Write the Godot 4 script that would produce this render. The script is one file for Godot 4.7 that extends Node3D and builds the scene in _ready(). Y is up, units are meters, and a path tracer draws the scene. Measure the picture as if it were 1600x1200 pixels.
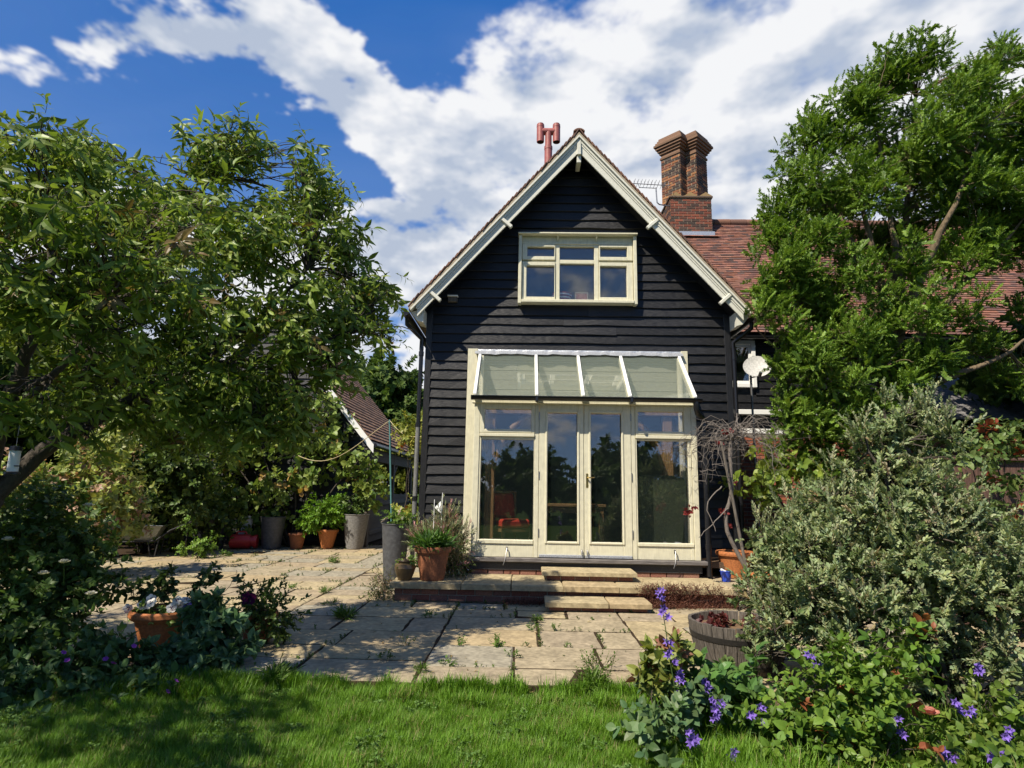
extends Node3D
# A black weatherboarded country house with a glazed garden bay, seen across a stone patio between two trees.
# x runs along the front of the house, y up, z towards the garden; the house front stands at z = 0, the patio at y = 0.

const EYE := Vector3(0.0, 1.38, 9.5)
const FOCAL := 940.0            # of a picture 1600 x 1200
const TURN := Vector3(10.05, 1.2, 1.0)
const SUN_TRAVEL := Vector3(0.46, -0.84, -0.47)
const APEX_X := 0.845
const PITCH := 1.13             # rise over run of the house roof

var rng := RandomNumberGenerator.new()
var look := Basis()
var mats := {}

# ---------------------------------------------------------------- geometry collector
class Shape:
	var v := PackedVector3Array()
	var n := PackedVector3Array()
	var c := PackedColorArray()
	var ix := PackedInt32Array()
	var tint := Color.WHITE

	func tri(a: Vector3, b: Vector3, d: Vector3) -> void:   # counter-clockwise seen from outside
		var m := (b - a).cross(d - a)
		if m.length_squared() < 1e-16:
			return
		m = m.normalized()
		var k := v.size()
		v.append(a); v.append(b); v.append(d)
		n.append(m); n.append(m); n.append(m)
		c.append(tint); c.append(tint); c.append(tint)
		ix.append(k); ix.append(k + 2); ix.append(k + 1)

	func tri_s(a: Vector3, b: Vector3, d: Vector3, na: Vector3, nb: Vector3, nd: Vector3) -> void:
		var k := v.size()
		v.append(a); v.append(b); v.append(d)
		n.append(na); n.append(nb); n.append(nd)
		c.append(tint); c.append(tint); c.append(tint)
		ix.append(k); ix.append(k + 2); ix.append(k + 1)

	func quad(a: Vector3, b: Vector3, d: Vector3, e: Vector3) -> void:
		tri(a, b, d)
		tri(a, d, e)

	func face(p: Array, out: Vector3) -> void:               # any winding; turned to look along out
		var m: Vector3 = (p[1] - p[0]).cross(p[2] - p[0])
		var q := p if m.dot(out) >= 0.0 else [p[0]] + p.slice(1).duplicate()
		if m.dot(out) < 0.0:
			q = p.duplicate()
			q.reverse()
		for i in range(1, q.size() - 1):
			tri(q[0], q[i], q[i + 1])

	func box(lo: Vector3, hi: Vector3) -> void:
		var a := lo
		var b := hi
		quad(Vector3(a.x, a.y, b.z), Vector3(b.x, a.y, b.z), Vector3(b.x, b.y, b.z), Vector3(a.x, b.y, b.z))
		quad(Vector3(b.x, a.y, a.z), Vector3(a.x, a.y, a.z), Vector3(a.x, b.y, a.z), Vector3(b.x, b.y, a.z))
		quad(Vector3(b.x, a.y, b.z), Vector3(b.x, a.y, a.z), Vector3(b.x, b.y, a.z), Vector3(b.x, b.y, b.z))
		quad(Vector3(a.x, a.y, a.z), Vector3(a.x, a.y, b.z), Vector3(a.x, b.y, b.z), Vector3(a.x, b.y, a.z))
		quad(Vector3(a.x, b.y, b.z), Vector3(b.x, b.y, b.z), Vector3(b.x, b.y, a.z), Vector3(a.x, b.y, a.z))
		quad(Vector3(a.x, a.y, a.z), Vector3(b.x, a.y, a.z), Vector3(b.x, a.y, b.z), Vector3(a.x, a.y, b.z))

	func soft(t: Transform3D, size: Vector3, e: float) -> void:   # box with chamfered edges, centred on t
		var h := size * 0.5
		e = minf(e, minf(h.x, minf(h.y, h.z)) * 0.9)
		var P := {}
		for sx in [-1, 1]:
			for sy in [-1, 1]:
				for sz in [-1, 1]:
					P[[sx, sy, sz, 0]] = t * Vector3(sx * h.x, sy * (h.y - e), sz * (h.z - e))
					P[[sx, sy, sz, 1]] = t * Vector3(sx * (h.x - e), sy * h.y, sz * (h.z - e))
					P[[sx, sy, sz, 2]] = t * Vector3(sx * (h.x - e), sy * (h.y - e), sz * h.z)
		for s in [-1, 1]:
			face([P[[s, -1, -1, 0]], P[[s, 1, -1, 0]], P[[s, 1, 1, 0]], P[[s, -1, 1, 0]]], t.basis * Vector3(s, 0, 0))
			face([P[[-1, s, -1, 1]], P[[1, s, -1, 1]], P[[1, s, 1, 1]], P[[-1, s, 1, 1]]], t.basis * Vector3(0, s, 0))
			face([P[[-1, -1, s, 2]], P[[1, -1, s, 2]], P[[1, 1, s, 2]], P[[-1, 1, s, 2]]], t.basis * Vector3(0, 0, s))
			for q in [-1, 1]:
				face([P[[s, q, -1, 0]], P[[s, q, 1, 0]], P[[s, q, 1, 1]], P[[s, q, -1, 1]]], t.basis * Vector3(s, q, 0))
				face([P[[s, -1, q, 0]], P[[s, 1, q, 0]], P[[s, 1, q, 2]], P[[s, -1, q, 2]]], t.basis * Vector3(s, 0, q))
				face([P[[-1, s, q, 1]], P[[1, s, q, 1]], P[[1, s, q, 2]], P[[-1, s, q, 2]]], t.basis * Vector3(0, s, q))
				for w in [-1, 1]:
					face([P[[s, q, w, 0]], P[[s, q, w, 1]], P[[s, q, w, 2]]], t.basis * Vector3(s, q, w))

	func bar(lo: Vector3, hi: Vector3, e := 0.006) -> void:      # chamfered box from corner to corner
		soft(Transform3D(Basis(), (lo + hi) * 0.5), (hi - lo).abs(), e)

	func tube(p: Array, r: Array, sides := 8, caps := true) -> void:
		var rows := []
		var side := Vector3.ZERO
		for i in p.size():
			var d: Vector3 = (p[mini(i + 1, p.size() - 1)] - p[maxi(i - 1, 0)]).normalized()
			if side == Vector3.ZERO:
				side = d.cross(Vector3.UP if absf(d.y) < 0.9 else Vector3.RIGHT).normalized()
			side = (side - d * side.dot(d)).normalized()
			var o := d.cross(side)
			var row := []
			for k in sides:
				var a := TAU * k / sides
				row.append(side * cos(a) + o * sin(a))
			rows.append(row)
		for i in p.size() - 1:
			for k in sides:
				var k2 := (k + 1) % sides
				var a: Vector3 = p[i] + rows[i][k] * r[i]
				var b: Vector3 = p[i] + rows[i][k2] * r[i]
				var d2: Vector3 = p[i + 1] + rows[i + 1][k2] * r[i + 1]
				var e: Vector3 = p[i + 1] + rows[i + 1][k] * r[i + 1]
				tri_s(a, b, d2, rows[i][k], rows[i][k2], rows[i + 1][k2])
				tri_s(a, d2, e, rows[i][k], rows[i + 1][k2], rows[i + 1][k])
		if caps:
			for k in sides:
				tri(p[0], p[0] + rows[0][(k + 1) % sides] * r[0], p[0] + rows[0][k] * r[0])
				var z := p.size() - 1
				tri(p[z], p[z] + rows[z][k] * r[z], p[z] + rows[z][(k + 1) % sides] * r[z])

	func lathe(prof: Array, seg := 32, at := Vector3.ZERO, wobble := 0.0, turn := 0.0) -> void:   # prof: Vector2(radius, height), bottom up along the outside
		for i in prof.size() - 1:
			var a: Vector2 = prof[i]
			var b: Vector2 = prof[i + 1]
			var sl := Vector2(b.y - a.y, -(b.x - a.x)).normalized()
			for k in seg:
				var t0 := TAU * k / seg + turn
				var t1 := TAU * (k + 1) / seg + turn
				var w0 := 1.0 + wobble * sin(t0 * 3.0)
				var w1 := 1.0 + wobble * sin(t1 * 3.0)
				var d0 := Vector3(cos(t0), 0, -sin(t0))
				var d1 := Vector3(cos(t1), 0, -sin(t1))
				var n0 := (d0 * sl.x + Vector3.UP * sl.y).normalized()
				var n1 := (d1 * sl.x + Vector3.UP * sl.y).normalized()
				var p0 := at + d0 * a.x * w0 + Vector3.UP * a.y
				var p1 := at + d1 * a.x * w1 + Vector3.UP * a.y
				var p2 := at + d1 * b.x * w1 + Vector3.UP * b.y
				var p3 := at + d0 * b.x * w0 + Vector3.UP * b.y
				if a.x > 1e-5:
					tri_s(p0, p1, p2, n0, n1, n1)
				if b.x > 1e-5:
					tri_s(p0, p2, p3, n0, n1, n0)

	func prism(poly: Array, z0: float, z1: float) -> void:        # poly in x, y; convex; z0 < z1
		var mid := Vector2.ZERO
		for p in poly:
			mid += p
		mid /= poly.size()
		var f := []
		var b := []
		for p in poly:
			f.append(Vector3(p.x, p.y, z1))
			b.append(Vector3(p.x, p.y, z0))
		face(f, Vector3(0, 0, 1))
		face(b, Vector3(0, 0, -1))
		for i in poly.size():
			var j := (i + 1) % poly.size()
			var m: Vector2 = (poly[i] + poly[j]) * 0.5 - mid
			var d: Vector2 = poly[j] - poly[i]
			var o := Vector2(d.y, -d.x)
			if o.dot(m) < 0:
				o = -o
			face([f[i], f[j], b[j], b[i]], Vector3(o.x, o.y, 0))

	# a leaf from its stalk along dir, its upper side towards up
	func leaf(base: Vector3, dir: Vector3, up: Vector3, length: float, width: float, bend := 0.25, fold := 0.25, fat := 0.45) -> void:
		var y := dir.normalized()
		var x := y.cross(up)
		if x.length_squared() < 1e-4:
			x = y.cross(Vector3.RIGHT)
		x = x.normalized()
		var z := x.cross(y)
		var p0 := base
		var m1 := base + y * length * fat * 0.55 - z * bend * length * 0.06
		var m2 := base + y * length * minf(0.9, fat + 0.25) - z * bend * length * 0.35
		var tip := base + y * length * (1.0 - 0.12 * bend) - z * bend * length
		var w1 := width * 0.46
		var w2 := width * 0.40
		var l1 := m1 + x * w1 + z * fold * w1
		var r1 := m1 - x * w1 + z * fold * w1
		var l2 := m2 + x * w2 + z * fold * w2
		var r2 := m2 - x * w2 + z * fold * w2
		tri(p0, l1, m1); tri(p0, m1, r1)
		quad(m1, l1, l2, m2); quad(m1, m2, r2, r1)
		tri(m2, l2, tip); tri(m2, tip, r2)

	# the same, with a rounder outline for plants close by
	func leaf_fine(base: Vector3, dir: Vector3, up: Vector3, length: float, width: float, bend := 0.25, fold := 0.25, fat := 0.45) -> void:
		var y := dir.normalized()
		var x := y.cross(up)
		if x.length_squared() < 1e-4:
			x = y.cross(Vector3.RIGHT)
		x = x.normalized()
		var z := x.cross(y)
		var pm := base
		var pl := base
		var pr := base
		for k in 5:
			var t: float = [0.13, 0.32, 0.55, 0.78, 1.0][k]
			var w: float = [0.27, 0.46, 0.48, 0.30, 0.0][k] if fat > 0.42 else [0.20, 0.38, 0.42, 0.24, 0.0][k]
			var m := base + y * length * t * (1.0 - 0.1 * bend * t) - z * bend * length * t * t
			var l := m + x * w * width + z * fold * w * width
			var r := m - x * w * width + z * fold * w * width
			if k == 0:
				tri(base, l, m); tri(base, m, r)
			elif k == 4:
				tri(pm, pl, m); tri(pm, m, pr)
			else:
				quad(pm, pl, l, m); quad(pm, m, r, pr)
			pm = m
			pl = l
			pr = r

	func merge(o: Shape, t: Transform3D) -> void:
		var k := v.size()
		for i in o.v.size():
			v.append(t * o.v[i])
			n.append((t.basis * o.n[i]).normalized())
			c.append(o.c[i] * tint)
		for i in o.ix:
			ix.append(i + k)

	func done() -> ArrayMesh:
		var m := ArrayMesh.new()
		if v.is_empty():
			return m
		var a := []
		a.resize(Mesh.ARRAY_MAX)
		a[Mesh.ARRAY_VERTEX] = v
		a[Mesh.ARRAY_NORMAL] = n
		a[Mesh.ARRAY_COLOR] = c
		a[Mesh.ARRAY_INDEX] = ix
		m.add_surface_from_arrays(Mesh.PRIMITIVE_TRIANGLES, a)
		return m

# ---------------------------------------------------------------- naming and placing
var used := {}
func numbered(called: String) -> String:
	used[called] = used.get(called, 0) + 1
	return called if used[called] == 1 else "%s_%03d" % [called, used[called] - 1]

func thing(called: String, label: String, category: String, at := Vector3.ZERO, turn := 0.0, group := "") -> Node3D:
	var o := Node3D.new()
	o.name = numbered(called)
	add_child(o)
	o.position = at
	o.rotation.y = turn
	tag(o, label, category, group)
	return o

func tag(o: Node, label: String, category := "", group := "", kind := "") -> Node:
	if label: o.set_meta("label", label)
	if category: o.set_meta("category", category)
	if group: o.set_meta("group", group)
	if kind: o.set_meta("kind", kind)
	return o

func part(called: String, s, m: Material, parent: Node, kind := "") -> MeshInstance3D:
	var o := MeshInstance3D.new()
	o.name = called
	o.mesh = s.done() if s is Shape else s
	o.material_override = m
	parent.add_child(o, true)
	if kind: o.set_meta("kind", kind)
	return o

func lone(called: String, s, m: Material, label: String, category: String, group := "") -> MeshInstance3D:
	var o := MeshInstance3D.new()
	o.name = numbered(called)
	o.mesh = s.done() if s is Shape else s
	o.material_override = m
	add_child(o)
	tag(o, label, category, group)
	return o

func setting(called: String, at := Vector3.ZERO) -> Node3D:
	var o := Node3D.new()
	o.name = numbered(called)
	add_child(o)
	o.position = at
	o.set_meta("kind", "structure")
	return o

func copy(o: Node3D, at: Vector3, turn: float, label := "", size := 1.0) -> Node3D:
	var k := o.duplicate()
	k.name = numbered(String(o.name).rstrip("_0123456789"))
	add_child(k)
	k.position = at
	k.rotation.y = turn
	k.scale = Vector3.ONE * size
	if label: k.set_meta("label", label)
	return k

# a pixel of the photograph gives a direction; the distance comes from the upright plane z or the level y it meets
func ray(px: float, py: float) -> Vector3:
	return look * Vector3((px - 800.0) / FOCAL, -(py - 600.0) / FOCAL, -1.0)
func at_z(px: float, py: float, z: float) -> Vector3:
	var d := ray(px, py)
	return EYE + d * ((z - EYE.z) / d.z)
func at_y(px: float, py: float, y: float) -> Vector3:
	var d := ray(px, py)
	return EYE + d * ((y - EYE.y) / d.y)

# ---------------------------------------------------------------- materials; base colours are linear, as surfaces reflect
func lin(r: float, g: float, b: float) -> Color:
	return Color(r, g, b).linear_to_srgb()

func noise_tex(freq: float, dark: float, light: float, seed_: int, size := 512, octaves := 5, kind := FastNoiseLite.TYPE_SIMPLEX_SMOOTH) -> NoiseTexture2D:
	var f := FastNoiseLite.new()
	f.noise_type = kind
	f.frequency = freq
	f.fractal_octaves = octaves
	f.seed = seed_
	var t := NoiseTexture2D.new()
	t.width = size
	t.height = size
	t.seamless = true
	t.noise = f
	var g := Gradient.new()
	g.set_color(0, Color(dark, dark, dark))
	g.set_color(1, Color(light, light, light))
	t.color_ramp = g
	return t

func bump_tex(freq: float, strength: float, seed_: int, octaves := 4) -> NoiseTexture2D:
	var t := noise_tex(freq, 0.0, 1.0, seed_, 512, octaves)
	t.color_ramp = null
	t.as_normal_map = true
	t.bump_strength = strength
	return t

var tex := {}
func material(called: String, c: Color, rough: float, o := {}) -> StandardMaterial3D:
	var m := StandardMaterial3D.new()
	m.resource_name = called
	m.albedo_color = c
	m.roughness = rough
	m.metallic = o.get("metal", 0.0)
	m.metallic_specular = o.get("spec", 0.5)
	if o.has("tex"):
		m.albedo_texture = tex[o.tex]
	if o.has("normal"):
		m.normal_enabled = true
		m.normal_texture = tex[o.normal]
		m.normal_scale = o.get("depth", 1.0)
	if o.has("tex") or o.has("normal"):
		m.uv1_triplanar = true
		m.uv1_world_triplanar = true
		m.uv1_triplanar_sharpness = 4.0
		m.uv1_scale = o.get("scale", Vector3.ONE)
		m.uv1_offset = o.get("shift", Vector3.ZERO)
	if o.has("coarse"):                                         # a second, larger pattern multiplied over the first
		m.detail_enabled = true
		m.detail_albedo = tex[o.coarse]
		m.detail_blend_mode = BaseMaterial3D.BLEND_MODE_MUL
		m.detail_uv_layer = BaseMaterial3D.DETAIL_UV_2
		m.uv2_triplanar = true
		m.uv2_world_triplanar = true
		m.uv2_scale = o.get("coarse_scale", Vector3.ONE * 0.4)
	if o.get("leafy", false):
		m.vertex_color_use_as_albedo = true
		m.backlight_enabled = true
		var k: float = o.get("through", 0.5)
		m.backlight = Color(k, k, k * 0.6).linear_to_srgb()
		m.cull_mode = BaseMaterial3D.CULL_DISABLED
	if o.get("tinted", false):
		m.vertex_color_use_as_albedo = true
	mats[called] = m
	return m

func glass(called: String, alpha: float, rough := 0.02, c := Color(0.9, 0.95, 0.93)) -> StandardMaterial3D:
	var m := StandardMaterial3D.new()
	m.resource_name = called
	m.transparency = BaseMaterial3D.TRANSPARENCY_ALPHA
	m.albedo_color = Color(c.r, c.g, c.b, alpha)
	m.roughness = rough
	m.metallic_specular = 0.5
	m.cull_mode = BaseMaterial3D.CULL_DISABLED
	mats[called] = m
	return m

func _ready() -> void:
	rng.seed = 20240611
	look = Basis.from_euler(Vector3(deg_to_rad(TURN.x), deg_to_rad(TURN.y), deg_to_rad(TURN.z)))
	var cam := Camera3D.new()
	cam.name = "camera"
	cam.transform = Transform3D(look, EYE)
	cam.fov = rad_to_deg(2.0 * atan(600.0 / FOCAL))
	cam.near = 0.05
	cam.far = 900.0
	add_child(cam)
	cam.current = true

	var env := Environment.new()
	env.background_mode = Environment.BG_SKY
	env.tonemap_mode = Environment.TONE_MAPPER_LINEAR
	env.tonemap_exposure = 1.5
	env.sdfgi_enabled = true
	env.ssao_enabled = true
	env.ssil_enabled = true
	var sky := Sky.new()
	var air := PanoramaSkyMaterial.new()
	air.panorama = summer_sky()
	sky.sky_material = air
	env.sky = sky
	env.background_energy_multiplier = 1.0
	var we := WorldEnvironment.new()
	we.name = "world"
	we.environment = env
	add_child(we)

	var sun := DirectionalLight3D.new()
	sun.name = "sun"
	sun.light_energy = 1.6
	sun.light_color = Color(1.0, 0.96, 0.89)
	sun.light_angular_distance = 0.5
	sun.shadow_enabled = true
	sun.basis = Basis.looking_at(SUN_TRAVEL.normalized(), Vector3.UP)
	add_child(sun)

	make_materials()
	make_sprigs()
	build_ground()
	build_terrace()
	build_house()
	build_bay()
	build_rooms()
	build_wing()
	build_outbuilding()
	build_far_trees()
	build_garden_boundary()
	build_pots()
	build_left_tree()
	build_right_tree()
	build_shrubs()
	build_flowers()
	build_weeds()
	build_lawn()

# ---------------------------------------------------------------- sky: air and clouds by direction (azimuth from -z, elevation, in degrees)
func summer_sky() -> ImageTexture:
	var W := 3072
	var H := 1536
	var big := FastNoiseLite.new()
	big.seed = 11
	big.frequency = 1.6
	big.fractal_octaves = 4
	var mid := FastNoiseLite.new()
	mid.seed = 23
	mid.frequency = 6.0
	mid.fractal_octaves = 5
	mid.fractal_gain = 0.55
	var fine := FastNoiseLite.new()
	fine.seed = 77
	fine.frequency = 22.0
	fine.fractal_octaves = 4
	fine.fractal_gain = 0.6
	var streak := FastNoiseLite.new()
	streak.seed = 5
	streak.frequency = 3.0
	streak.fractal_octaves = 4
	# heaps of cumulus and sheets of cloud: azimuth, elevation, half width, half height, slope, weight
	var heaps := [
		[-39.0, 32.4, 4.2, 2.4, 0.1, 0.62], [-34.5, 34.4, 4.4, 2.2, 0.2, 0.46], [-30.0, 36.0, 4.6, 2.2, 0.15, 0.46],
		[-24.0, 37.2, 4.6, 2.4, -0.2, 0.75], [-19.5, 35.6, 4.8, 3.4, -0.5, 0.95], [-16.0, 33.0, 4.2, 2.8, -0.6, 0.85], [-11.0, 31.5, 4.6, 2.6, -0.4, 0.70],
		[-3.0, 34.0, 9.0, 4.5, 0.5, 0.62], [8.0, 33.0, 10.0, 7.0, 0.2, 0.70], [20.0, 33.0, 14.0, 9.0, 0.0, 0.80], [38.0, 32.0, 14.0, 10.0, 0.0, 0.80],
		[0.0, 25.0, 12.0, 6.0, 0.0, 0.70], [-12.0, 20.0, 12.0, 4.5, 0.0, 0.80], [-28.0, 15.0, 16.0, 6.0, 0.0, 0.75], [14.0, 22.0, 14.0, 7.0, 0.0, 0.75], [-10.2, 27.4, 1.6, 1.2, 0.3, 0.42],
		[-13.8, 25.3, 1.9, 0.8, 0.0, 0.35], [-44.0, 17.0, 12.0, 6.0, 0.0, 0.6],
		[-42.0, 27.0, 10.0, 3.2, 0.0, -0.55], [-31.0, 29.0, 9.0, 3.6, 0.0, -0.50], [-22.0, 27.0, 8.0, 3.2, 0.0, -0.42], [-14.8, 27.9, 4.2, 1.4, -0.2, -0.75], [-11.5, 40.0, 6.0, 2.2, 0.25, -0.55],
		[-48.0, 37.0, 12.0, 4.0, 0.0, -0.5], [-14.0, 44.0, 10.0, 2.6, 0.0, -0.40],
	]
	var data := PackedByteArray()
	data.resize(W * H * 3)
	var half := H / 2
	var low := Color(0.40, 0.46, 0.44)
	for j in half:
		var el := (0.5 - (j + 0.5) / H) * PI
		var eld := rad_to_deg(el)
		var ce := cos(el)
		var se := sin(el)
		# clear air: deep blue high up, paler towards the horizon
		var h := pow(1.0 - se, 3.2)
		var air_r := lerpf(0.011, 0.28, h)
		var air_g := lerpf(0.092, 0.45, h)
		var air_b := lerpf(0.325, 0.72, h)
		for i in W:
			var az := wrapf((i + 0.5) / W * TAU, -PI, PI)
			var azd := rad_to_deg(az)
			var d := Vector3(sin(az) * ce, se, -cos(az) * ce)
			var f := d / (se + 0.62)                              # a level sheet of cloud, foreshortened towards the horizon
			var b := big.get_noise_3d(f.x, d.y * 0.6, f.z)
			var m := mid.get_noise_3d(f.x, d.y * 1.5, f.z)
			var k := -0.20 + b * 0.60 + m * 0.62 + 0.16 * h
			if azd > -70.0 and azd < 65.0 and eld < 60.0:
				var soft := clampf((azd + 70.0) / 20.0, 0.0, 1.0) * clampf((65.0 - azd) / 20.0, 0.0, 1.0) * clampf((60.0 - eld) / 12.0, 0.0, 1.0)
				var s := 0.0
				for g in heaps:
					var x: float = (azd - g[0]) / g[2]
					if x > 2.6 or x < -2.6:
						continue
					var y: float = (eld - g[1] - g[4] * (azd - g[0])) / g[3]
					if y > 2.6 or y < -2.6:
						continue
					s += g[5] * exp(-x * x - y * y)
				var calm := clampf((azd + 16.0) / 22.0, 0.0, 1.0)
				k = lerpf(k, m * lerpf(1.10, 0.56, calm) + b * 0.22 + clampf(s, -1.1, 0.85) * 0.95 - 0.16 + 0.25 * clampf((19.0 - eld) / 14.0, 0.0, 1.0), soft)
			var e := fine.get_noise_3d(f.x, d.y * 1.5, f.z)
			k += e * 0.36
			var gentle := clampf((azd + 16.0) / 22.0, 0.0, 1.0) if azd > -90.0 and azd < 90.0 else 0.6
			var cover := clampf((k + lerpf(0.04, 0.27, gentle)) / lerpf(0.36, 0.80, gentle), 0.0, 1.0)
			cover = cover * cover * (3.0 - 2.0 * cover)
			# thin high veil
			var v := clampf(0.25 + streak.get_noise_3d(f.x * 0.8 + f.z * 0.5, 0.0, f.z * 2.2) * 0.9, 0.0, 1.0) * 0.30
			v *= clampf((azd + 14.0) / 26.0, 0.12, 1.0) if azd > -90.0 and azd < 90.0 else 0.5
			# a cloud shows its billows: the side away from the sun and the thick parts are greyer
			var up2 := mid.get_noise_3d(f.x - 0.035, d.y * 1.5 + 0.05, f.z + 0.02)
			var grey := clampf(0.34 + (up2 - m) * 1.5 + b * 0.75 - e * 0.25 + clampf(k - 0.5, 0.0, 0.5) * 0.35, 0.0, 1.0)
			var cr := lerpf(0.62, 0.32, grey)
			var cg := lerpf(0.625, 0.37, grey)
			var cb := lerpf(0.64, 0.46, grey)
			var r := lerpf(lerpf(air_r, 0.48, v), cr, cover)
			var gg := lerpf(lerpf(air_g, 0.56, v), cg, cover)
			var bb := lerpf(lerpf(air_b, 0.72, v), cb, cover)
			var o := (j * W + i) * 3
			data[o] = int(255.0 * pow(r, 0.4545) + 0.5)
			data[o + 1] = int(255.0 * pow(gg, 0.4545) + 0.5)
			data[o + 2] = int(255.0 * pow(bb, 0.4545) + 0.5)
	for o in range(half * W * 3, W * H * 3, 3):
		data[o] = int(low.r * 255)
		data[o + 1] = int(low.g * 255)
		data[o + 2] = int(low.b * 255)
	var im := Image.create_from_data(W, H, false, Image.FORMAT_RGB8, data)
	return ImageTexture.create_from_image(im)

func make_materials() -> void:
	tex.fine = noise_tex(0.03, 0.74, 1.0, 3)
	tex.paint = noise_tex(0.02, 0.92, 1.0, 13, 512, 5)
	tex.speck = noise_tex(0.09, 0.78, 1.0, 8, 512, 3)
	tex.blotch = noise_tex(0.012, 0.80, 1.0, 17, 512, 4)
	tex.wood = noise_tex(0.02, 0.50, 1.0, 31, 512, 5)
	tex.stone = noise_tex(0.016, 0.76, 1.0, 41, 1024, 6)
	tex.n_fine = bump_tex(0.05, 3.0, 51)
	tex.n_stone = bump_tex(0.02, 4.0, 61, 5)
	tex.n_wood = bump_tex(0.03, 3.0, 71)
	var grain := Vector3(0.35, 7.0, 7.0)
	var upright := Vector3(7.0, 0.35, 7.0)
	for k in 4:
		var s: float = [0.011, 0.018, 0.008, 0.029][k]
		material("black_board_%d" % k, lin(s, s, s * 1.12), 0.50, {"tex": "wood", "normal": "n_wood", "depth": 0.7, "scale": grain, "shift": Vector3(k * 0.37, k * 0.21, 0), "spec": 0.45, "coarse": "blotch", "coarse_scale": Vector3(0.5, 2.0, 0.5)})
	material("black_trim", lin(0.020, 0.020, 0.023), 0.45, {"tex": "wood", "normal": "n_wood", "depth": 0.4, "scale": upright})
	material("black_plastic", lin(0.012, 0.012, 0.014), 0.28)
	material("grey_pipe", lin(0.22, 0.22, 0.21), 0.5, {"tex": "fine", "scale": Vector3(2, 0.6, 2)})
	material("cream", lin(0.75, 0.71, 0.52), 0.5, {"tex": "paint", "normal": "n_wood", "depth": 0.16, "scale": Vector3(3.5, 0.5, 3.5), "coarse": "paint", "coarse_scale": Vector3.ONE * 0.8})
	material("cream_barge", lin(0.68, 0.67, 0.57), 0.5, {"tex": "paint", "normal": "n_wood", "depth": 0.10, "scale": Vector3(1.6, 1.6, 1.6)})
	material("white_bar", lin(0.82, 0.82, 0.79), 0.35)
	material("lead", lin(0.60, 0.63, 0.68), 0.38, {"metal": 0.45, "tex": "fine", "normal": "n_fine", "depth": 0.8, "scale": Vector3(2.2, 2.2, 2.2)})
	material("grey_wood", lin(0.24, 0.215, 0.20), 0.8, {"tex": "wood", "normal": "n_wood", "depth": 1.0, "scale": grain})
	material("dark_plinth", lin(0.045, 0.045, 0.048), 0.7, {"tex": "fine", "scale": Vector3.ONE * 2})
	material("brass", lin(0.50, 0.36, 0.12), 0.3, {"metal": 1.0})
	material("steel", lin(0.35, 0.34, 0.33), 0.4, {"metal": 0.9})
	material("oak", lin(0.42, 0.24, 0.09), 0.55, {"tex": "wood", "scale": upright})
	material("oak_table", lin(0.36, 0.22, 0.09), 0.45, {"tex": "wood", "scale": grain})
	material("room_plaster", lin(0.40, 0.36, 0.28), 0.85)
	material("bay_boards", lin(0.28, 0.28, 0.21), 0.7, {"tex": "paint", "scale": Vector3.ONE})
	material("room_floor", lin(0.20, 0.13, 0.08), 0.5, {"tex": "wood", "scale": Vector3(6, 6, 0.5)})
	material("red_cushion", lin(0.62, 0.045, 0.015), 0.85, {"tex": "fine", "scale": Vector3.ONE * 4})
	material("green_velour", lin(0.085, 0.11, 0.06), 0.9, {"tex": "fine", "normal": "n_fine", "depth": 0.5, "scale": Vector3.ONE * 3})
	var tones := [[0.38, 0.155, 0.105], [0.42, 0.19, 0.13], [0.34, 0.13, 0.095], [0.44, 0.22, 0.15], [0.30, 0.15, 0.12], [0.17, 0.095, 0.075]]
	for k in tones.size():
		material("brick_%d" % k, lin(tones[k][0], tones[k][1], tones[k][2]), 0.9, {"tex": "fine", "normal": "n_fine", "depth": 1.0, "scale": Vector3.ONE * 3.0, "shift": Vector3(k, 0, 0), "coarse": "speck", "coarse_scale": Vector3.ONE * 1.2})
	material("brick_mass", lin(1, 1, 1), 0.92, {"tinted": true, "tex": "fine", "normal": "n_fine", "depth": 1.0, "scale": Vector3.ONE * 2.5})
	material("tile_mass", lin(1, 1, 1), 0.85, {"tinted": true, "tex": "fine", "normal": "n_fine", "depth": 0.8, "scale": Vector3.ONE * 1.7, "coarse": "blotch", "coarse_scale": Vector3.ONE * 0.3})
	var rt := [[0.30, 0.14, 0.085], [0.25, 0.125, 0.085], [0.34, 0.17, 0.11], [0.21, 0.12, 0.09]]
	for k in 4:
		material("roof_%d" % k, lin(rt[k][0], rt[k][1], rt[k][2]), 0.88, {"tex": "fine", "normal": "n_fine", "depth": 0.8, "scale": Vector3.ONE * 2.5, "coarse": "speck", "coarse_scale": Vector3.ONE * 1.1})
	material("verge_mortar", lin(0.46, 0.38, 0.27), 0.95, {"tex": "speck", "normal": "n_fine", "depth": 1.5, "scale": Vector3.ONE * 3})
	material("dry_litter", lin(0.20, 0.12, 0.06), 1.0, {"tex": "speck", "normal": "n_stone", "depth": 2.0, "scale": Vector3.ONE * 4})
	material("mortar", lin(0.40, 0.36, 0.29), 0.95, {"tex": "speck", "scale": Vector3.ONE * 3})
	var slabs := [[0.57, 0.46, 0.27], [0.52, 0.43, 0.28], [0.60, 0.49, 0.29], [0.49, 0.40, 0.27], [0.58, 0.45, 0.26], [0.47, 0.42, 0.31], [0.53, 0.42, 0.27]]
	for k in slabs.size():
		material("slab_%d" % k, lin(slabs[k][0], slabs[k][1], slabs[k][2]), 0.85, {"tex": "stone", "normal": "n_stone", "depth": 0.3, "scale": Vector3(0.9, 0.9, 0.9), "shift": Vector3(k * 0.31, 0, k * 0.17), "coarse": "blotch", "coarse_scale": Vector3.ONE * (0.45 + 0.05 * k), "spec": 0.35})
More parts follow.
